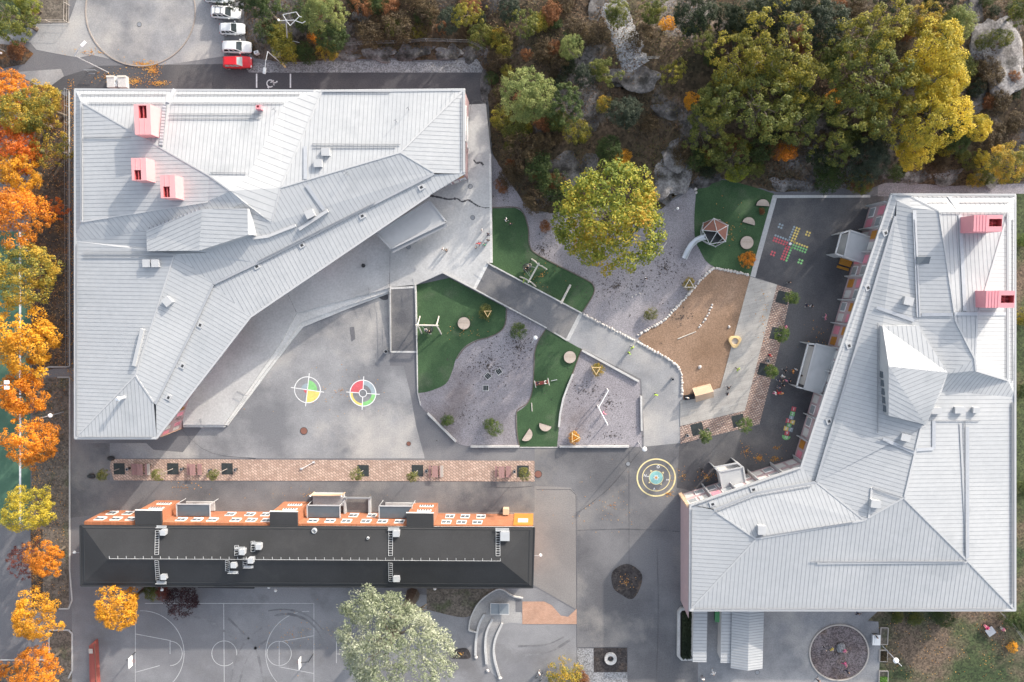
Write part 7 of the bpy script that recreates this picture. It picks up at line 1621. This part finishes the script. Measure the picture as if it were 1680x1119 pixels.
o = thing('bike_rack', 'small grey rail rack on the leaf-strewn road by the street lamp', 'rack', (b2.x, b2.y, 0)); k.build('rail', mt['guard'], o)
# fences
def fence(pts, h_, label, m='fence', step=2.5, rails=(.15, .5, 1.0)):
    w_ = [PH(*p) for p in pts]; o = thing('fence', label, 'fence', tuple(w_[0])); k = MB(); r_ = MB()
    for i in range(len(w_)-1):
        n = max(1, int((w_[i+1]-w_[i]).length/step))
        for j in range(n+(i == len(w_)-2)):
            q = w_[i].lerp(w_[i+1], j/n); q.z = hz(q.x, q.y); k.tube((q.x, q.y, q.z-.2), (q.x, q.y, q.z+h_), .04, .04, 6)
        for f in rails:
            for j in range(n):
                a, b = w_[i].lerp(w_[i+1], j/n), w_[i].lerp(w_[i+1], (j+1)/n); a.z = hz(a.x, a.y)+h_*f; b.z = hz(b.x, b.y)+h_*f; r_.tube(a, b, .022, .022, 5)
    k.build('post', mt[m], o); r_.build('rail', mt[m], o)
fence([(113.5, 148), (115.5, 602)], 1.2, 'long low wire fence between the leafy strip and the left school'); fence([(560, 76), (620, 72), (700, 68), (770, 70), (800, 84)], 1.2, 'wire fence along the top of the blasted rock bank')
fence([(54, -20), (54, 37), (114, 38), (115, -20)], 1.4, 'wire fence round the sandy pen at the top left', 'wood_grey'); fence([(1640, 1004), (1660, 1025), (1678, 1050)], 1.3, 'wire fence at the lower right corner of the lawn')
fence([(1015, 100), (1035, 98), (1062, 97), (1080, 96)], 1.1, 'short safety fence on the rock ledge in the wood'); fence([(1428, 322), (1450, 316)], 1.2, 'short fence at the upper corner of the right school')
# football goal in the left field
c = P(8, 400, 0); o = thing('football_goal', 'small white goal at the field edge between two maples', 'goal', (c.x, c.y, 0)); k = MB(); A, B = P(33, 400, 2), P(8, 400, 2)
k.tube((A.x, A.y+.8, 0), (A.x, A.y+.8, 2), .06, .06, 6); k.tube((A.x, A.y-1, 0), (A.x, A.y-1, 2), .06, .06, 6); k.tube((A.x, A.y+.8, 2), (A.x, A.y-1, 2), .06, .06, 6); k.tube((A.x, A.y-.2, 2), (B.x, B.y-.2, 1.6), .05, .05, 6); k.build('frame', mt['white'], o); MB().box((B.x-.1, B.y-.2, 1.5), (.5, .9, .5)).build('box', mt['white'], o)
# manholes
for x, y, l in ((228.5, 40, 'round manhole in the turning circle'), (498.5, 707, 'round dark manhole on the pale yard below the targets'), (771.5, 306, 'round manhole on the terrace near the school corner'), (775.5, 357, 'round manhole on the terrace left of the upper turf'), (670, 405, 'round manhole at the entrance canopy'), (670.5, 728, 'small rusty manhole left of the slanting wall'), (883, 778, 'big rusty manhole at the right end of the brick strip'), (1242.5, 1103, 'dark manhole below the pitched shed'), (1030.5, 761, 'chalky manhole left of the compass circle')):
    t_ = .9 if 640 < x < 780 and y < 420 else L3+.01; c = P(x, y, t_); r_ = .55 if 'big' in l or 'dark manhole on' in l else .33
    o = thing('manhole_cover', l, 'manhole', (c.x, c.y, t_)); MB().disc((c.x, c.y), r_, t_+.012, 24).build('lid', mt['rust'] if 'rusty' in l or 'pale yard' in l else mt['guard'], o); MB().disc((c.x, c.y), r_*1.15, t_+.008, 24, r_).build('frame', mt['darkmetal'], o)
# handrails on the terrace edge
for (a, b, lab, z_) in (((637, 466), (641, 482), 'grey handrail at the top of the short ramp, left side', TZ), ((678, 458), (682, 476), 'grey handrail at the top of the short ramp, right side', TZ), ((640, 485), (642, 575), 'long handrail down the left side of the short ramp', .3), ((796, 429), (812, 440), 'handrail at the top corner of the long ramp', TZ), ((332, 686), (334, 700), 'dark handrail on the lower terrace corner', .5), ((392, 641), (406, 648), 'dark handrail across the terrace steps', .5), ((606, 473), (611, 489), 'dark handrail at the upper terrace steps', .5)):
    A, B = P(*a, z_), P(*b, z_); o = thing('handrail', lab, 'handrail', tuple(A)); k = MB(); n = max(1, int((B-A).length/1.5))
    for j in range(n+1): q = A.lerp(B, j/n); k.tube(q-Vector((0, 0, z_)), q+Vector((0, 0, .95)), .03, .03, 6)
    k.build('post', mt['guard'], o); k = MB(); k.tube(A+Vector((0, 0, .95)), B+Vector((0, 0, .95)), .035, .035, 6); k.tube(A+Vector((0, 0, .5)), B+Vector((0, 0, .5)), .025, .025, 6); k.build('rail', mt['guard'], o)
# grilles/chair-like objects on the terrace
c = P(599, 436, TZ); o = thing('cafe_chair', 'lone dark chair on the terrace under the roof edge', 'chair', (c.x, c.y, TZ)); MB().disc((c.x-.15, c.y), .3, TZ+.46, 16).build('seat', mt['darkmetal'], o); k = MB()
for i in range(10): k.tube((c.x-.15+.3*math.cos(.5+i*.5), c.y+.3*math.sin(.5+i*.5), TZ+.46), (c.x-.15+.32*math.cos(1+i*.5), c.y+.32*math.sin(1+i*.5), TZ+.8), .025, .025, 5)
k.build('backrest', mt['darkmetal'], o); k = MB()
for a_ in range(4): k.tube((c.x-.15+.25*math.cos(a_*1.57), c.y+.25*math.sin(a_*1.57), TZ), (c.x-.15+.2*math.cos(a_*1.57), c.y+.2*math.sin(a_*1.57), TZ+.46), .02, .02, 5)
k.build('leg', mt['darkmetal'], o)
c = P(642, 682 - 110, 0)
c = P(635, 576, 0); o = thing('litter_bin', 'dark litter bin at the lower left end of the short ramp', 'bin', (c.x, c.y, 0), 0, 'dark litter bins'); MB().lathe((c.x, c.y, 0), [(.01, .02), (.28, .02), (.32, .9), (.22, .95), (.2, .7), (.01, .65)], 14).build('body', mt['darkmetal'], o); MB().lathe((c.x, c.y, .9), [(.33, 0), (.33, .06), (.23, .06)], 14).build('rim', mt['guard'], o)
c = P(160, 782, .4); 
for (x, y, s_, lab) in ((182, 752, .5, 'dark lidded sack at the upper left tip of the brick strip'), (150, 781, .55, 'dark lidded sack left of the first young tree')):
    c = P(x, y, .3); vs, fs = ICO2; o = MB().add([(v.x*s_*1.3*(1+.2*noise.noise(v*2)), v.y*s_*.8*(1+.2*noise.noise(v*2)), v.z*s_*.7+.3) for v in vs], fs).build('sack', mt['tarp'], None, None, True); o.location = (c.x, c.y, 0); tag(o, lab, 'sack')
c = P(268, 797, .1); 
for x, y, lab in ((504, 764, None),):
    A, B = P(495, 769, 0), P(515, 758, 0); o = thing('pole', 'thin white pole lying across the middle of the brick strip', 'pole', ((A.x+B.x)/2, (A.y+B.y)/2, 0)); MB().tube(A+Vector((0, 0, .25)), B+Vector((0, 0, .25)), .06, .05, 7).build('pole', mt['white'], o); MB().box((A.x, A.y, .12), (.4, .3, .24)).box((B.x, B.y, .12), (.4, .3, .24)).build('foot', mt['steel'], o)
# ---- cars
def car_paint(name, c):
    m, t, b = newmat(name); b.inputs['Base Color'].default_value = rgba(c); b.inputs['Roughness'].default_value = .3; b.inputs['Coat Weight'].default_value = .6; b.inputs['Coat Roughness'].default_value = .08; return m
CG = plain('car_glass', (.035, .045, .05), .06); TL = plain('tail_lamp', (.35, .02, .02), .3); HL = plain('head_lamp', (.75, .77, .78), .15)
def car(px, py, L, Wd, paint, label, rz=0.0, kind='estate', rails=False, glass=None):
    c = P(px, py, .9); o = thing('parked_car', label, 'car', (c.x, c.y, 0.03), rz, 'cars parked by the turning circle'); w2 = Wd/2; glass = glass or CG
    def loc(mb, nm, m, par=None, sm=False): q = mb.build(nm, m, None, None, sm); q.parent = par or o; return q
    stn = [(-.5, .74, .42, .80), (-.485, .86, .32, .92), (-.44, .95, .28, .98), (-.30, .99, .26, 1.0), (0, 1.0, .26, .99), (.17, .99, .26, .97), (.30, .97, .26, .90), (.40, .93, .27, .83), (.46, .84, .30, .74), (.49, .70, .36, .64), (.50, .60, .42, .56)]
    vs = []; fs = []
    for x, w_, zb, zt in stn:
        W_ = w2*w_
        for y, z in ((-W_*.92, zb), (-W_, zb+.18), (-W_*.985, zt-.16), (-W_*.90, zt-.03), (-W_*.45, zt+.03), (0, zt+.045), (W_*.45, zt+.03), (W_*.90, zt-.03), (W_*.985, zt-.16), (W_, zb+.18), (W_*.92, zb)): vs.append((x*L, y, z))
    n = 11
    for i in range(len(stn)-1):
        for j in range(n): a, b = i*n+j, i*n+(j+1) % n; fs.append((a, a+n, b+n, b))
    fs.append(tuple(range(n))); fs.append(tuple(range((len(stn)-1)*n+n-1, (len(stn)-1)*n-1, -1)))
    rx = -.45 if kind != 'small' else -.44; r0, r1 = (-.40, .03) if kind != 'small' else (-.38, .02); fx = .20
    Z0, Z1 = .96, 1.50 if kind != 'van' else 1.75
    bt = [(rx*L, -w2*.86), (fx*L, -w2*.84), (fx*L, w2*.84), (rx*L, w2*.86)]; tp = [(r0*L, -w2*.66), (r1*L, -w2*.66), (r1*L, w2*.66), (r0*L, w2*.66)]
    k = len(vs); vs += [(x, y, Z0) for x, y in bt]; vs += [(x, y, Z1-.05) for x, y in tp]; vs += [(x*.97 if x < 0 else x-.1, y*.93, Z1) for x, y in tp]
    fs += [(k, k+1, k+5, k+4), (k+1, k+2, k+6, k+5), (k+2, k+3, k+7, k+6), (k+3, k, k+4, k+7), (k+4, k+5, k+9, k+8), (k+5, k+6, k+10, k+9), (k+6, k+7, k+11, k+10), (k+7, k+4, k+8, k+11), (k+8, k+9, k+10, k+11)]
    body = loc(MB().add(vs, fs), 'body', paint)
    B = [Vector((x, y, Z0)) for x, y in bt]; T = [Vector((x, y, Z1-.05)) for x, y in tp]
    def pane(a, b, c_, d, nm, m_=.08):
        cc = (a+b+c_+d)/4; q = [cc+(p-cc)*(1-m_) for p in (a, b, c_, d)]; nn = (q[1]-q[0]).cross(q[3]-q[0]).normalized()*.012
        if nn.dot(cc-Vector((-.1*L, 0, 1.0))) < 0: nn = -nn
        q = [p+nn for p in q]; loc(MB().add(q, [(0, 1, 2, 3)]), nm, glass)
    pane(B[1], B[2], T[2], T[1], 'windscreen', .07); pane(B[3], B[0], T[0], T[3], 'rear_window', .14)
    for s_, (i, j) in ((0, (0, 1)), (1, (3, 2))):
        for f0, f1 in ((.04, .34), (.37, .62), (.65, .93)):
            pane(B[i].lerp(B[j], f0), B[i].lerp(B[j], f1), T[i].lerp(T[j], f1), T[i].lerp(T[j], f0), 'side_window', .1)
    for sx in (-.32, .31):
        for sy in (-1, 1):
            y = sy*w2*.9; wh = loc(MB().tube((sx*L, y-.1, .32), (sx*L, y+.1, .32), .32, .32, 18), 'wheel', mt['rubber']); loc(MB().tube((sx*L, y+sy*.1, .32), (sx*L, y+sy*.115, .32), .2, .2, 12), 'rim', mt['steel'], wh)
    for sy in (-1, 1):
        loc(MB().box((.462*L, sy*w2*.62, .66), (.22, .34, .12), sy*-.35), 'headlight', HL); loc(MB().box((-.487*L, sy*w2*.72, .82), (.06, .22, .24)), 'tail_light', TL); loc(MB().box((.13*L, sy*(w2+.1), 1.0), (.16, .22, .13), 0, 0, .8), 'wing_mirror', paint)
    loc(MB().box((.495*L, 0, .45), (.06, w2*1.0, .16)), 'grille', mt['darkmetal'])
    if rails:
        k = MB()
        for sy in (-1, 1): k.bar((-.36*L, sy*w2*.56, Z1), (-.02*L, sy*w2*.56, Z1), .05, .08)
        for x in (-.28, -.1): k.bar((x*L, -w2*.6, Z1+.06), (x*L, w2*.6, Z1+.06), .06, .05)
        loc(k, 'roof_rack', mt['darkmetal'])
PW, PS, PR, PD = car_paint('white_paint_car', (.78, .79, .79)), car_paint('silver_white_paint', (.66, .69, .71)), car_paint('red_paint', (.62, .012, .02)), car_paint('dark_paint', (.08, .085, .09))
car(389, 101.5, 4.55, 1.85, PR, 'bright red hatchback, nearest the school', rad(-1), 'estate', False, plain('bright_glass', (.35, .42, .42), .08)); car(388, 76.5, 4.6, 1.85, PW, 'white estate car with dark windscreen, next to the red car', rad(-2))
car(380.5, 46.5, 3.95, 1.75, PS, 'small silver-white hatchback, second above the red car', rad(-1), 'small'); car(370, 19.5, 4.7, 1.85, PW, 'white estate car with roof bars partly under a tree', rad(-4), 'estate', True); car(359, -7, 4.6, 1.85, PS, 'car cut off by the top edge, mostly under a tree', rad(-2))

# ---- people: one continuous body grown along a skeleton, clothes and hair as parts
def skin_mesh(name, verts, edges, radii, mat, root=0, lv=1):
    me = bpy.data.meshes.new(name); me.from_pydata(verts, edges, []); o = bpy.data.objects.new(name, me); COL.objects.link(o)
    sm = o.modifiers.new('s', 'SKIN'); sm.use_smooth_shade = True
    for i, r_ in enumerate(radii):
        sv = me.skin_vertices[0].data[i]; sv.radius = (r_, r_) if not isinstance(r_, tuple) else r_; sv.use_root = (i == root)
    ss = o.modifiers.new('d', 'SUBSURF'); ss.levels = lv; ss.render_levels = lv
    dg = bpy.context.evaluated_depsgraph_get(); m2 = bpy.data.meshes.new_from_object(o.evaluated_get(dg)); m2.name = name
    bpy.data.objects.remove(o); bpy.data.meshes.remove(me); m2.materials.clear(); m2.materials.append(mat); return m2
SK = plain('skin', (.55, .34, .25), .6, 0, .05)
def person_meshes(pose):
    """about 1.4 m tall child facing +Y; returns meshes"""
    hip, nk = .72, 1.14
    if pose == 'stand': J = dict(lk=(-.09, .02, .38), la=(-.10, -.01, .06), lt=(-.11, .14, .03), rk=(.09, .02, .38), ra=(.10, -.01, .06), rt=(.11, .14, .03), le=(-.25, -.01, .86), lh=(-.27, .07, .64), re=(.25, -.01, .86), rh=(.27, .07, .64)); lean = 0
    elif pose == 'walk': J = dict(lk=(-.09, .18, .40), la=(-.09, .22, .06), lt=(-.10, .37, .05), rk=(.09, .0, .36), ra=(.09, -.26, .12), rt=(.10, -.13, .03), le=(-.24, -.16, .90), lh=(-.27, -.08, .69), re=(.24, .10, .88), rh=(.22, .28, .76)); lean = .05
    elif pose == 'run': J = dict(lk=(-.09, .30, .50), la=(-.09, .28, .14), lt=(-.10, .43, .12), rk=(.09, -.04, .38), ra=(.09, -.42, .30), rt=(.10, -.42, .14), le=(-.30, -.20, .94), lh=(-.42, -.05, .82), re=(.34, .10, .98), rh=(.46, .24, .92)); lean = .12
    else: J = dict(lk=(-.10, .36, .68), la=(-.10, .40, .30), lt=(-.10, .54, .27), rk=(.10, .36, .68), ra=(.10, .40, .30), rt=(.10, .54, .27), le=(-.26, .10, .90), lh=(-.20, .30, .88), re=(.26, .10, .90), rh=(.20, .30, .88)); lean = -.02
    V = [(0, 0, hip), (0, lean*.4, .88), (0, lean*.8, 1.02), (0, lean, nk), (0, lean+.015, 1.20), (0, lean+.03, 1.30), (0, lean+.02, 1.385)]; Rr = [.105, .10, .115, .06, .045, (.088, .10), .055]; E = [(0, 1), (1, 2), (2, 3), (3, 4), (4, 5), (5, 6)]
    V.append((0, lean+.135, 1.275)); Rr.append(.018); E.append((5, 7))           # nose
    for s_ in (-1, 1): V.append((s_*.098, lean+.01, 1.29)); Rr.append(.016); E.append((5, len(V)-1))   # ears
    for sd, kk, aa, tt in ((-1, 'lk', 'la', 'lt'), (1, 'rk', 'ra', 'rt')):
        b = len(V); V += [(sd*.085, .0, hip-.06), J[kk], J[aa], J[tt]]; Rr += [.082, .056, .038, .032]; E += [(0, b), (b, b+1), (b+1, b+2), (b+2, b+3)]
    for sd, ee, hh in ((-1, 'le', 'lh'), (1, 're', 'rh')):
        b = len(V); e_, h_ = Vector(J[ee]), Vector(J[hh]); d = (h_-e_).normalized(); sdv = d.cross(Vector((0, 0, 1))); sdv = sdv.normalized() if sdv.length > .1 else Vector((1, 0, 0)); palm = h_+d*.035
        V += [(sd*.165, lean, 1.09), tuple(e_), tuple(h_), tuple(palm)]; Rr += [.055, .036, .026, (.032, .018)]; E += [(2, b), (b, b+1), (b+1, b+2), (b+2, b+3)]
        for i, (off, ln) in enumerate(((-.027, .050), (-.009, .060), (.009, .056), (.027, .044))):
            k = len(V); q = palm+d*.03+sdv*off; V += [tuple(q), tuple(q+d*ln+Vector((0, 0, -.012)))]; Rr += [.009, .007]; E += [(b+3, k), (k, k+1)]
        k = len(V); q = h_+d*.015-sdv*.038; V += [tuple(q), tuple(q+d*.035-sdv*.012)]; Rr += [.010, .008]; E += [(b+2, k), (k, k+1)]
    body = skin_mesh('body', V, E, Rr, SK)
    e = Vector
    jv = [(0, 0, hip-.03), (0, lean*.4, .88), (0, lean*.8, 1.03), (0, lean, 1.13), (-.17, lean, 1.09), J['le'], tuple(e(J['le']).lerp(e(J['lh']), .92)), (.17, lean, 1.09), J['re'], tuple(e(J['re']).lerp(e(J['rh']), .92))]
    jac = skin_mesh('jacket', jv, [(0, 1), (1, 2), (2, 3), (2, 4), (4, 5), (5, 6), (2, 7), (7, 8), (8, 9)], [.145, .135, .145, .08, .075, .055, .045, .075, .055, .045], SK)
    tv = [(0, 0, hip)]; te = []; trr = [.125]
    for sd, kk, aa in ((-1, 'lk', 'la'), (1, 'rk', 'ra')): b = len(tv); tv += [(sd*.09, 0, hip-.06), J[kk], tuple(e(J[kk]).lerp(e(J[aa]), .88))]; te += [(0, b), (b, b+1), (b+1, b+2)]; trr += [.10, .074, .058]
    tro = skin_mesh('trousers', tv, te, trr, SK)
    sh = [];
    hv = [(0, lean-.005, 1.36), (0, lean-.06, 1.30), (0, lean-.07, 1.22)]; hair = skin_mesh('hair', hv, [(0, 1), (1, 2)], [(.098, .095), (.095, .06), (.06, .035)], SK)
    shoes = []
    for aa, tt in (('la', 'lt'), ('ra', 'rt')):
        shoes.append(skin_mesh('shoe', [tuple(e(J[aa])-e((0, .04, .02))), tuple(e(J[tt])+e((0, .03, 0)))], [(0, 1)], [.052, .042], SK))
    fm = MB()
    for s_ in (-1, 1): fm.lathe((s_*.035, lean+.112, 1.305), [(.001, .012), (.012, 0), (.001, -.012)], 8)
    return dict(body=body, jacket=jac, trousers=tro, hair=hair, shoes=shoes, lean=lean)
PM = {k: person_meshes(k) for k in ('stand', 'walk', 'run', 'sit')}
CL = {k: plain('cloth_'+k, v, .85, 0, .1, 8) for k, v in dict(black=(.018, .018, .022), white=(.78, .78, .77), red=(.55, .03, .04), pink=(.72, .22, .34), green=(.08, .42, .24), neon=(.42, .72, .05), navy=(.03, .04, .09), grey=(.22, .22, .24), orange=(.75, .28, .04), yellow=(.78, .62, .12), magenta=(.42, .02, .14), blue=(.10, .20, .45), jeans=(.07, .10, .18), brown=(.14, .09, .06)).items()}
HR = {k: plain('hair_'+k, v, .7, 0, .15, 10) for k, v in dict(dark=(.025, .018, .014), brown=(.11, .065, .04), blond=(.45, .33, .18), pale=(.72, .62, .45)).items()}
EYE = plain('eye_dark', (.02, .02, .025), .3); LIP = plain('lip', (.45, .18, .16), .6)
PN = [0]
def person(px, py, pose, jacket, trousers, hair, label, rz=None, z=.03, s=1.0, group=None):
    PN[0] += 1; r_ = random.Random(PN[0]*3); q = P(px, py, z+.7*s); M_ = PM[pose]; o = thing('person', label, 'person', (q.x, q.y, z), r_.uniform(0, 6.28) if rz is None else rz, group, s)
    def part(nm, me, mat, par=None):
        c = bpy.data.objects.new(nm, me); COL.objects.link(c); c.parent = par or o; c.material_slots[0].link = 'OBJECT'; c.material_slots[0].material = mat; return c
    b = part('body', M_['body'], SK); part('jacket', M_['jacket'], CL[jacket]); part('trousers', M_['trousers'], CL[trousers]); part('hair', M_['hair'], HR[hair])
    for me in M_['shoes']: part('shoe', me, CL['black' if trousers != 'black' else 'white'])
    for i, me in enumerate(FACE[pose]): part(('eye', 'eye', 'mouth')[i], me, EYE if i < 2 else LIP)
FACE = {}
for k, M_ in PM.items():
    l = M_['lean']; out = []
    for (x, zz, rx_, rz_) in ((-.035, 1.305, .013, .009), (.035, 1.305, .013, .009), (0, 1.235, .026, .006)):
        mb = MB(); mb.add([(x-rx_, l+.118, zz), (x, l+.124, zz-rz_), (x+rx_, l+.118, zz), (x, l+.124, zz+rz_)], [(0, 1, 2, 3)]); me = bpy.data.meshes.new('face'); me.from_pydata(mb.v, [], mb.f); me.materials.append(EYE); out.append(me)
    FACE[k] = out
g1, g2 = .9, .05
for a in [
 (791, 378, 'stand', 'white', 'grey', 'dark', 'person in white jacket on the terrace, topmost of the terrace group', None, TZ), (800.5, 384.5, 'walk', 'navy', 'black', 'dark', 'person in dark navy clothes at the terrace edge, upper one of two', None, TZ), (801, 394, 'stand', 'black', 'black', 'dark', 'person in black at the terrace edge, lower one of two', None, TZ),
 (785.5, 399, 'run', 'red', 'jeans', 'brown', 'person in red jacket on the terrace', None, TZ), (794.5, 402, 'walk', 'green', 'grey', 'brown', 'person in green jacket on the terrace', None, TZ), (781, 406, 'stand', 'grey', 'black', 'pale', 'person with pale hat-like hair and grey jacket on the terrace', None, TZ),
 (727.5, 409.5, 'walk', 'white', 'brown', 'dark', 'person in white top walking below the entrance canopy', None, TZ), (732.5, 411, 'stand', 'black', 'grey', 'blond', 'person in dark jacket beside the one in white below the canopy', None, TZ),
 (830, 360, 'walk', 'white', 'black', 'dark', 'person in white on the upper turf', None), (837.5, 367, 'stand', 'black', 'grey', 'brown', 'person in black standing near the one in white on the upper turf', None),
 (862.5, 441, 'sit', 'black', 'black', 'dark', 'person in black in the upper basket swing, left one', -1.0), (867, 436.5, 'sit', 'grey', 'black', 'pale', 'person in grey in the upper basket swing, right one', -1.0), (859, 461, 'stand', 'neon', 'black', 'brown', 'person in light green jacket at the ramp wall', None),
 (699, 540, 'sit', 'white', 'navy', 'dark', 'person in white in the basket swing at the left turf edge', 3.0, .05), (705, 543, 'sit', 'black', 'black', 'blond', 'fair-haired person in black in the basket swing at the left turf edge', 3.1, .05),
 (884.5, 628.5, 'sit', 'brown', 'navy', 'brown', 'person in brown on the rocking bench, left one', 1.5, .0), (893.5, 627, 'sit', 'white', 'black', 'dark', 'person in white on the rocking bench, right one', -1.5, .0),
 (990, 678.5, 'run', 'pink', 'pink', 'brown', 'person in pink hanging at the white V-shaped bars', None),
 (1037.5, 570.5, 'walk', 'neon', 'black', 'dark', 'person in neon green vest on the path, upper one of two', None), (1032.5, 579, 'walk', 'neon', 'black', 'dark', 'person in neon green vest on the path, lower one of two', None), (1076, 647.5, 'walk', 'neon', 'black', 'brown', 'person in neon green vest left of the boulder row', None),
 (1195.5, 636.5, 'run', 'black', 'black', 'dark', 'person in black running on the deck', None, .12), (1193, 646, 'stand', 'black', 'grey', 'dark', 'person in black with grey trousers standing on the deck', None, .12), (1211, 606, 'walk', 'neon', 'brown', 'dark', 'person in dark clothes with neon vest on the deck', None, .12),
 (1060, 457, 'walk', 'black', 'white', 'dark', 'person in black and white alone on the gravel near the lime tree', None),
 (1263, 583, 'walk', 'red', 'black', 'dark', 'person in red on the waved paving', None), (1262, 600, 'stand', 'brown', 'red', 'brown', 'person in brown beside a young tree on the waved paving', None), (1289, 536.5, 'stand', 'pink', 'magenta', 'brown', 'person in magenta beside a young tree at the paving edge', None),
 (1289, 608, 'run', 'black', 'black', 'dark', 'person in black at the top of the big child group', None), (1301, 609.5, 'walk', 'orange', 'brown', 'brown', 'person in orange in the big child group', None), (1305.5, 606, 'stand', 'white', 'grey', 'blond', 'person in white beside the one in orange', None), (1284.5, 617, 'walk', 'white', 'white', 'pale', 'person all in white in the big child group', None),
 (1277.5, 624, 'stand', 'navy', 'black', 'dark', 'person in navy at the left of the big child group', None), (1284, 624.5, 'walk', 'brown', 'navy', 'dark', 'person in brown in the middle of the big child group', None), (1289.5, 624.5, 'stand', 'pink', 'grey', 'brown', 'person in pink in the middle of the big child group', None), (1295.5, 625, 'walk', 'black', 'jeans', 'dark', 'person in black and jeans at the right of the big child group', None),
 (1284.5, 632, 'stand', 'black', 'black', 'brown', 'person in black at the lower end of the big child group, right one', None), (1278.5, 635.5, 'walk', 'navy', 'grey', 'dark', 'person in navy with grey trousers at the lower end of the big child group', None),
 (1272, 645, 'walk', 'white', 'pink', 'blond', 'person in white and pink, left of three by the hopscotch', None), (1277.5, 644, 'run', 'red', 'red', 'brown', 'person in red, middle of three by the hopscotch', None), (1282.5, 645.5, 'stand', 'orange', 'white', 'dark', 'person in orange, right of three by the hopscotch', None),
 (1314, 616, 'stand', 'black', 'black', 'dark', 'person in black standing at the middle porch', None), (1322, 611.5, 'stand', 'magenta', 'grey', 'dark', 'person in magenta under the middle porch edge', None),
 (1324.5, 500.5, 'walk', 'navy', 'black', 'dark', 'person in navy right of the upper paving tree, left one', None), (1331, 502, 'walk', 'black', 'white', 'dark', 'person in black and white right of the upper paving tree, right one', None), (1354, 520.5, 'run', 'pink', 'grey', 'brown', 'person in pink running in the shade of the right school', None), (1295, 463, 'stand', 'black', 'black', 'dark', 'person in black above the top tip of the waved paving', None),
 (1128, 652.5, 'stand', 'white', 'black', 'blond', 'person in white at the sand tub by the timber hut', None), (1151, 771, 'walk', 'black', 'black', 'dark', 'person in black left of the lower porch', None),
 (885, 1104, 'stand', 'white', 'black', 'brown', 'person in white by the bicycles at the bottom edge', None), (1153, 1113, 'stand', 'white', 'grey', 'brown', 'person in white with magenta hood at the bottom edge', None), (1170, 1103, 'run', 'white', 'white', 'pale', 'person in white below the narrow shed', None),
 (1353.5, 1064.5, 'stand', 'grey', 'black', 'pale', 'fair person in grey at the left of the round play bed', None), (1364, 1064.5, 'walk', 'yellow', 'grey', 'pale', 'person in yellow in the round play bed', None), (1386.5, 1067, 'sit', 'pink', 'pink', 'pale', 'person in pink sitting on the grey boulder', 2.8, .3), (1386, 1089.5, 'run', 'pink', 'magenta', 'brown', 'person in pink below the grey boulder', None), (1390, 1101.5, 'walk', 'black', 'navy', 'dark', 'person in black near the lower edge of the round play bed', None), (1342, 1116, 'walk', 'black', 'grey', 'dark', 'person in black at the bottom edge left of the play bed', None), (1407, 1006.5, 'run', 'black', 'jeans', 'dark', 'person in black by the wall of the right school', None),
 (1645, 1032, 'stand', 'pink', 'white', 'pale', 'person in pink on the lawn right of the grey stand', None), (1619, 1030, 'sit', 'magenta', 'pink', 'dark', 'person in magenta at the grey stand on the lawn', None, -.2), (1437.5, 1044, 'stand', 'black', 'yellow', 'dark', 'person in black with yellow trousers at the white cart', None)]:
    person(*a)
c = P(1625, 1036, .6); o = thing('play_table', 'square grey play table on the lawn', 'table', (c.x, c.y, 0)); MB().box((c.x, c.y, .62), (1.3, 1.3, .08), .65).build('tabletop', mt['steel'], o); k = MB()
for i in range(4): t = .65+.785+i*1.571; k.tube((c.x+.75*math.cos(t), c.y+.75*math.sin(t), 0), (c.x+.75*math.cos(t), c.y+.75*math.sin(t), .6), .05, .05, 6)
k.build('leg', mt['darkmetal'], o)
# two bicycles by the shrub
for bx, by, rz, lab in ((882, 1108, 1.0, 'bicycle standing left of the green and red shrub, upper one'), (888, 1112, 1.2, 'bicycle standing left of the green and red shrub, lower one')):
    c = P(bx, by, .5); o = thing('bicycle', lab, 'bicycle', (c.x, c.y, 0)); ca, sa = math.cos(rz), math.sin(rz)
    def bp(x, z, y=0): return (c.x+x*ca-y*sa, c.y+x*sa+y*ca, z)
    for x in (-.5, .5):
        k = MB(); n = 18
        for i in range(n): a, b = 6.283*i/n, 6.283*(i+1)/n; k.tube(bp(x+.32*math.cos(a), .33+.32*math.sin(a)), bp(x+.32*math.cos(b), .33+.32*math.sin(b)), .022, .022, 5)
        for i in range(6): a = 6.283*i/6; k.tube(bp(x, .33), bp(x+.31*math.cos(a), .33+.31*math.sin(a)), .006, .006, 4)
        k.build('wheel', mt['rubber'], o)
    k = MB()
    for p, q in (((-.5, .33), (-.05, .3)), ((-.05, .3), (-.18, .8)), ((-.18, .8), (.38, .82)), ((.38, .82), (-.05, .3)), ((.38, .92), (.5, .33)), ((-.5, .33), (-.18, .75))): k.tube(bp(*p), bp(*q), .022, .022, 6)
    k.build('frame', mt['steel'], o); MB().tube(bp(.36, .98, -.28), bp(.36, .98, .28), .018, .018, 6).build('handlebar', mt['darkmetal'], o); MB().box(bp(-.2, .88), (.26, .14, .06), rz).build('saddle', mt['rubber'], o)
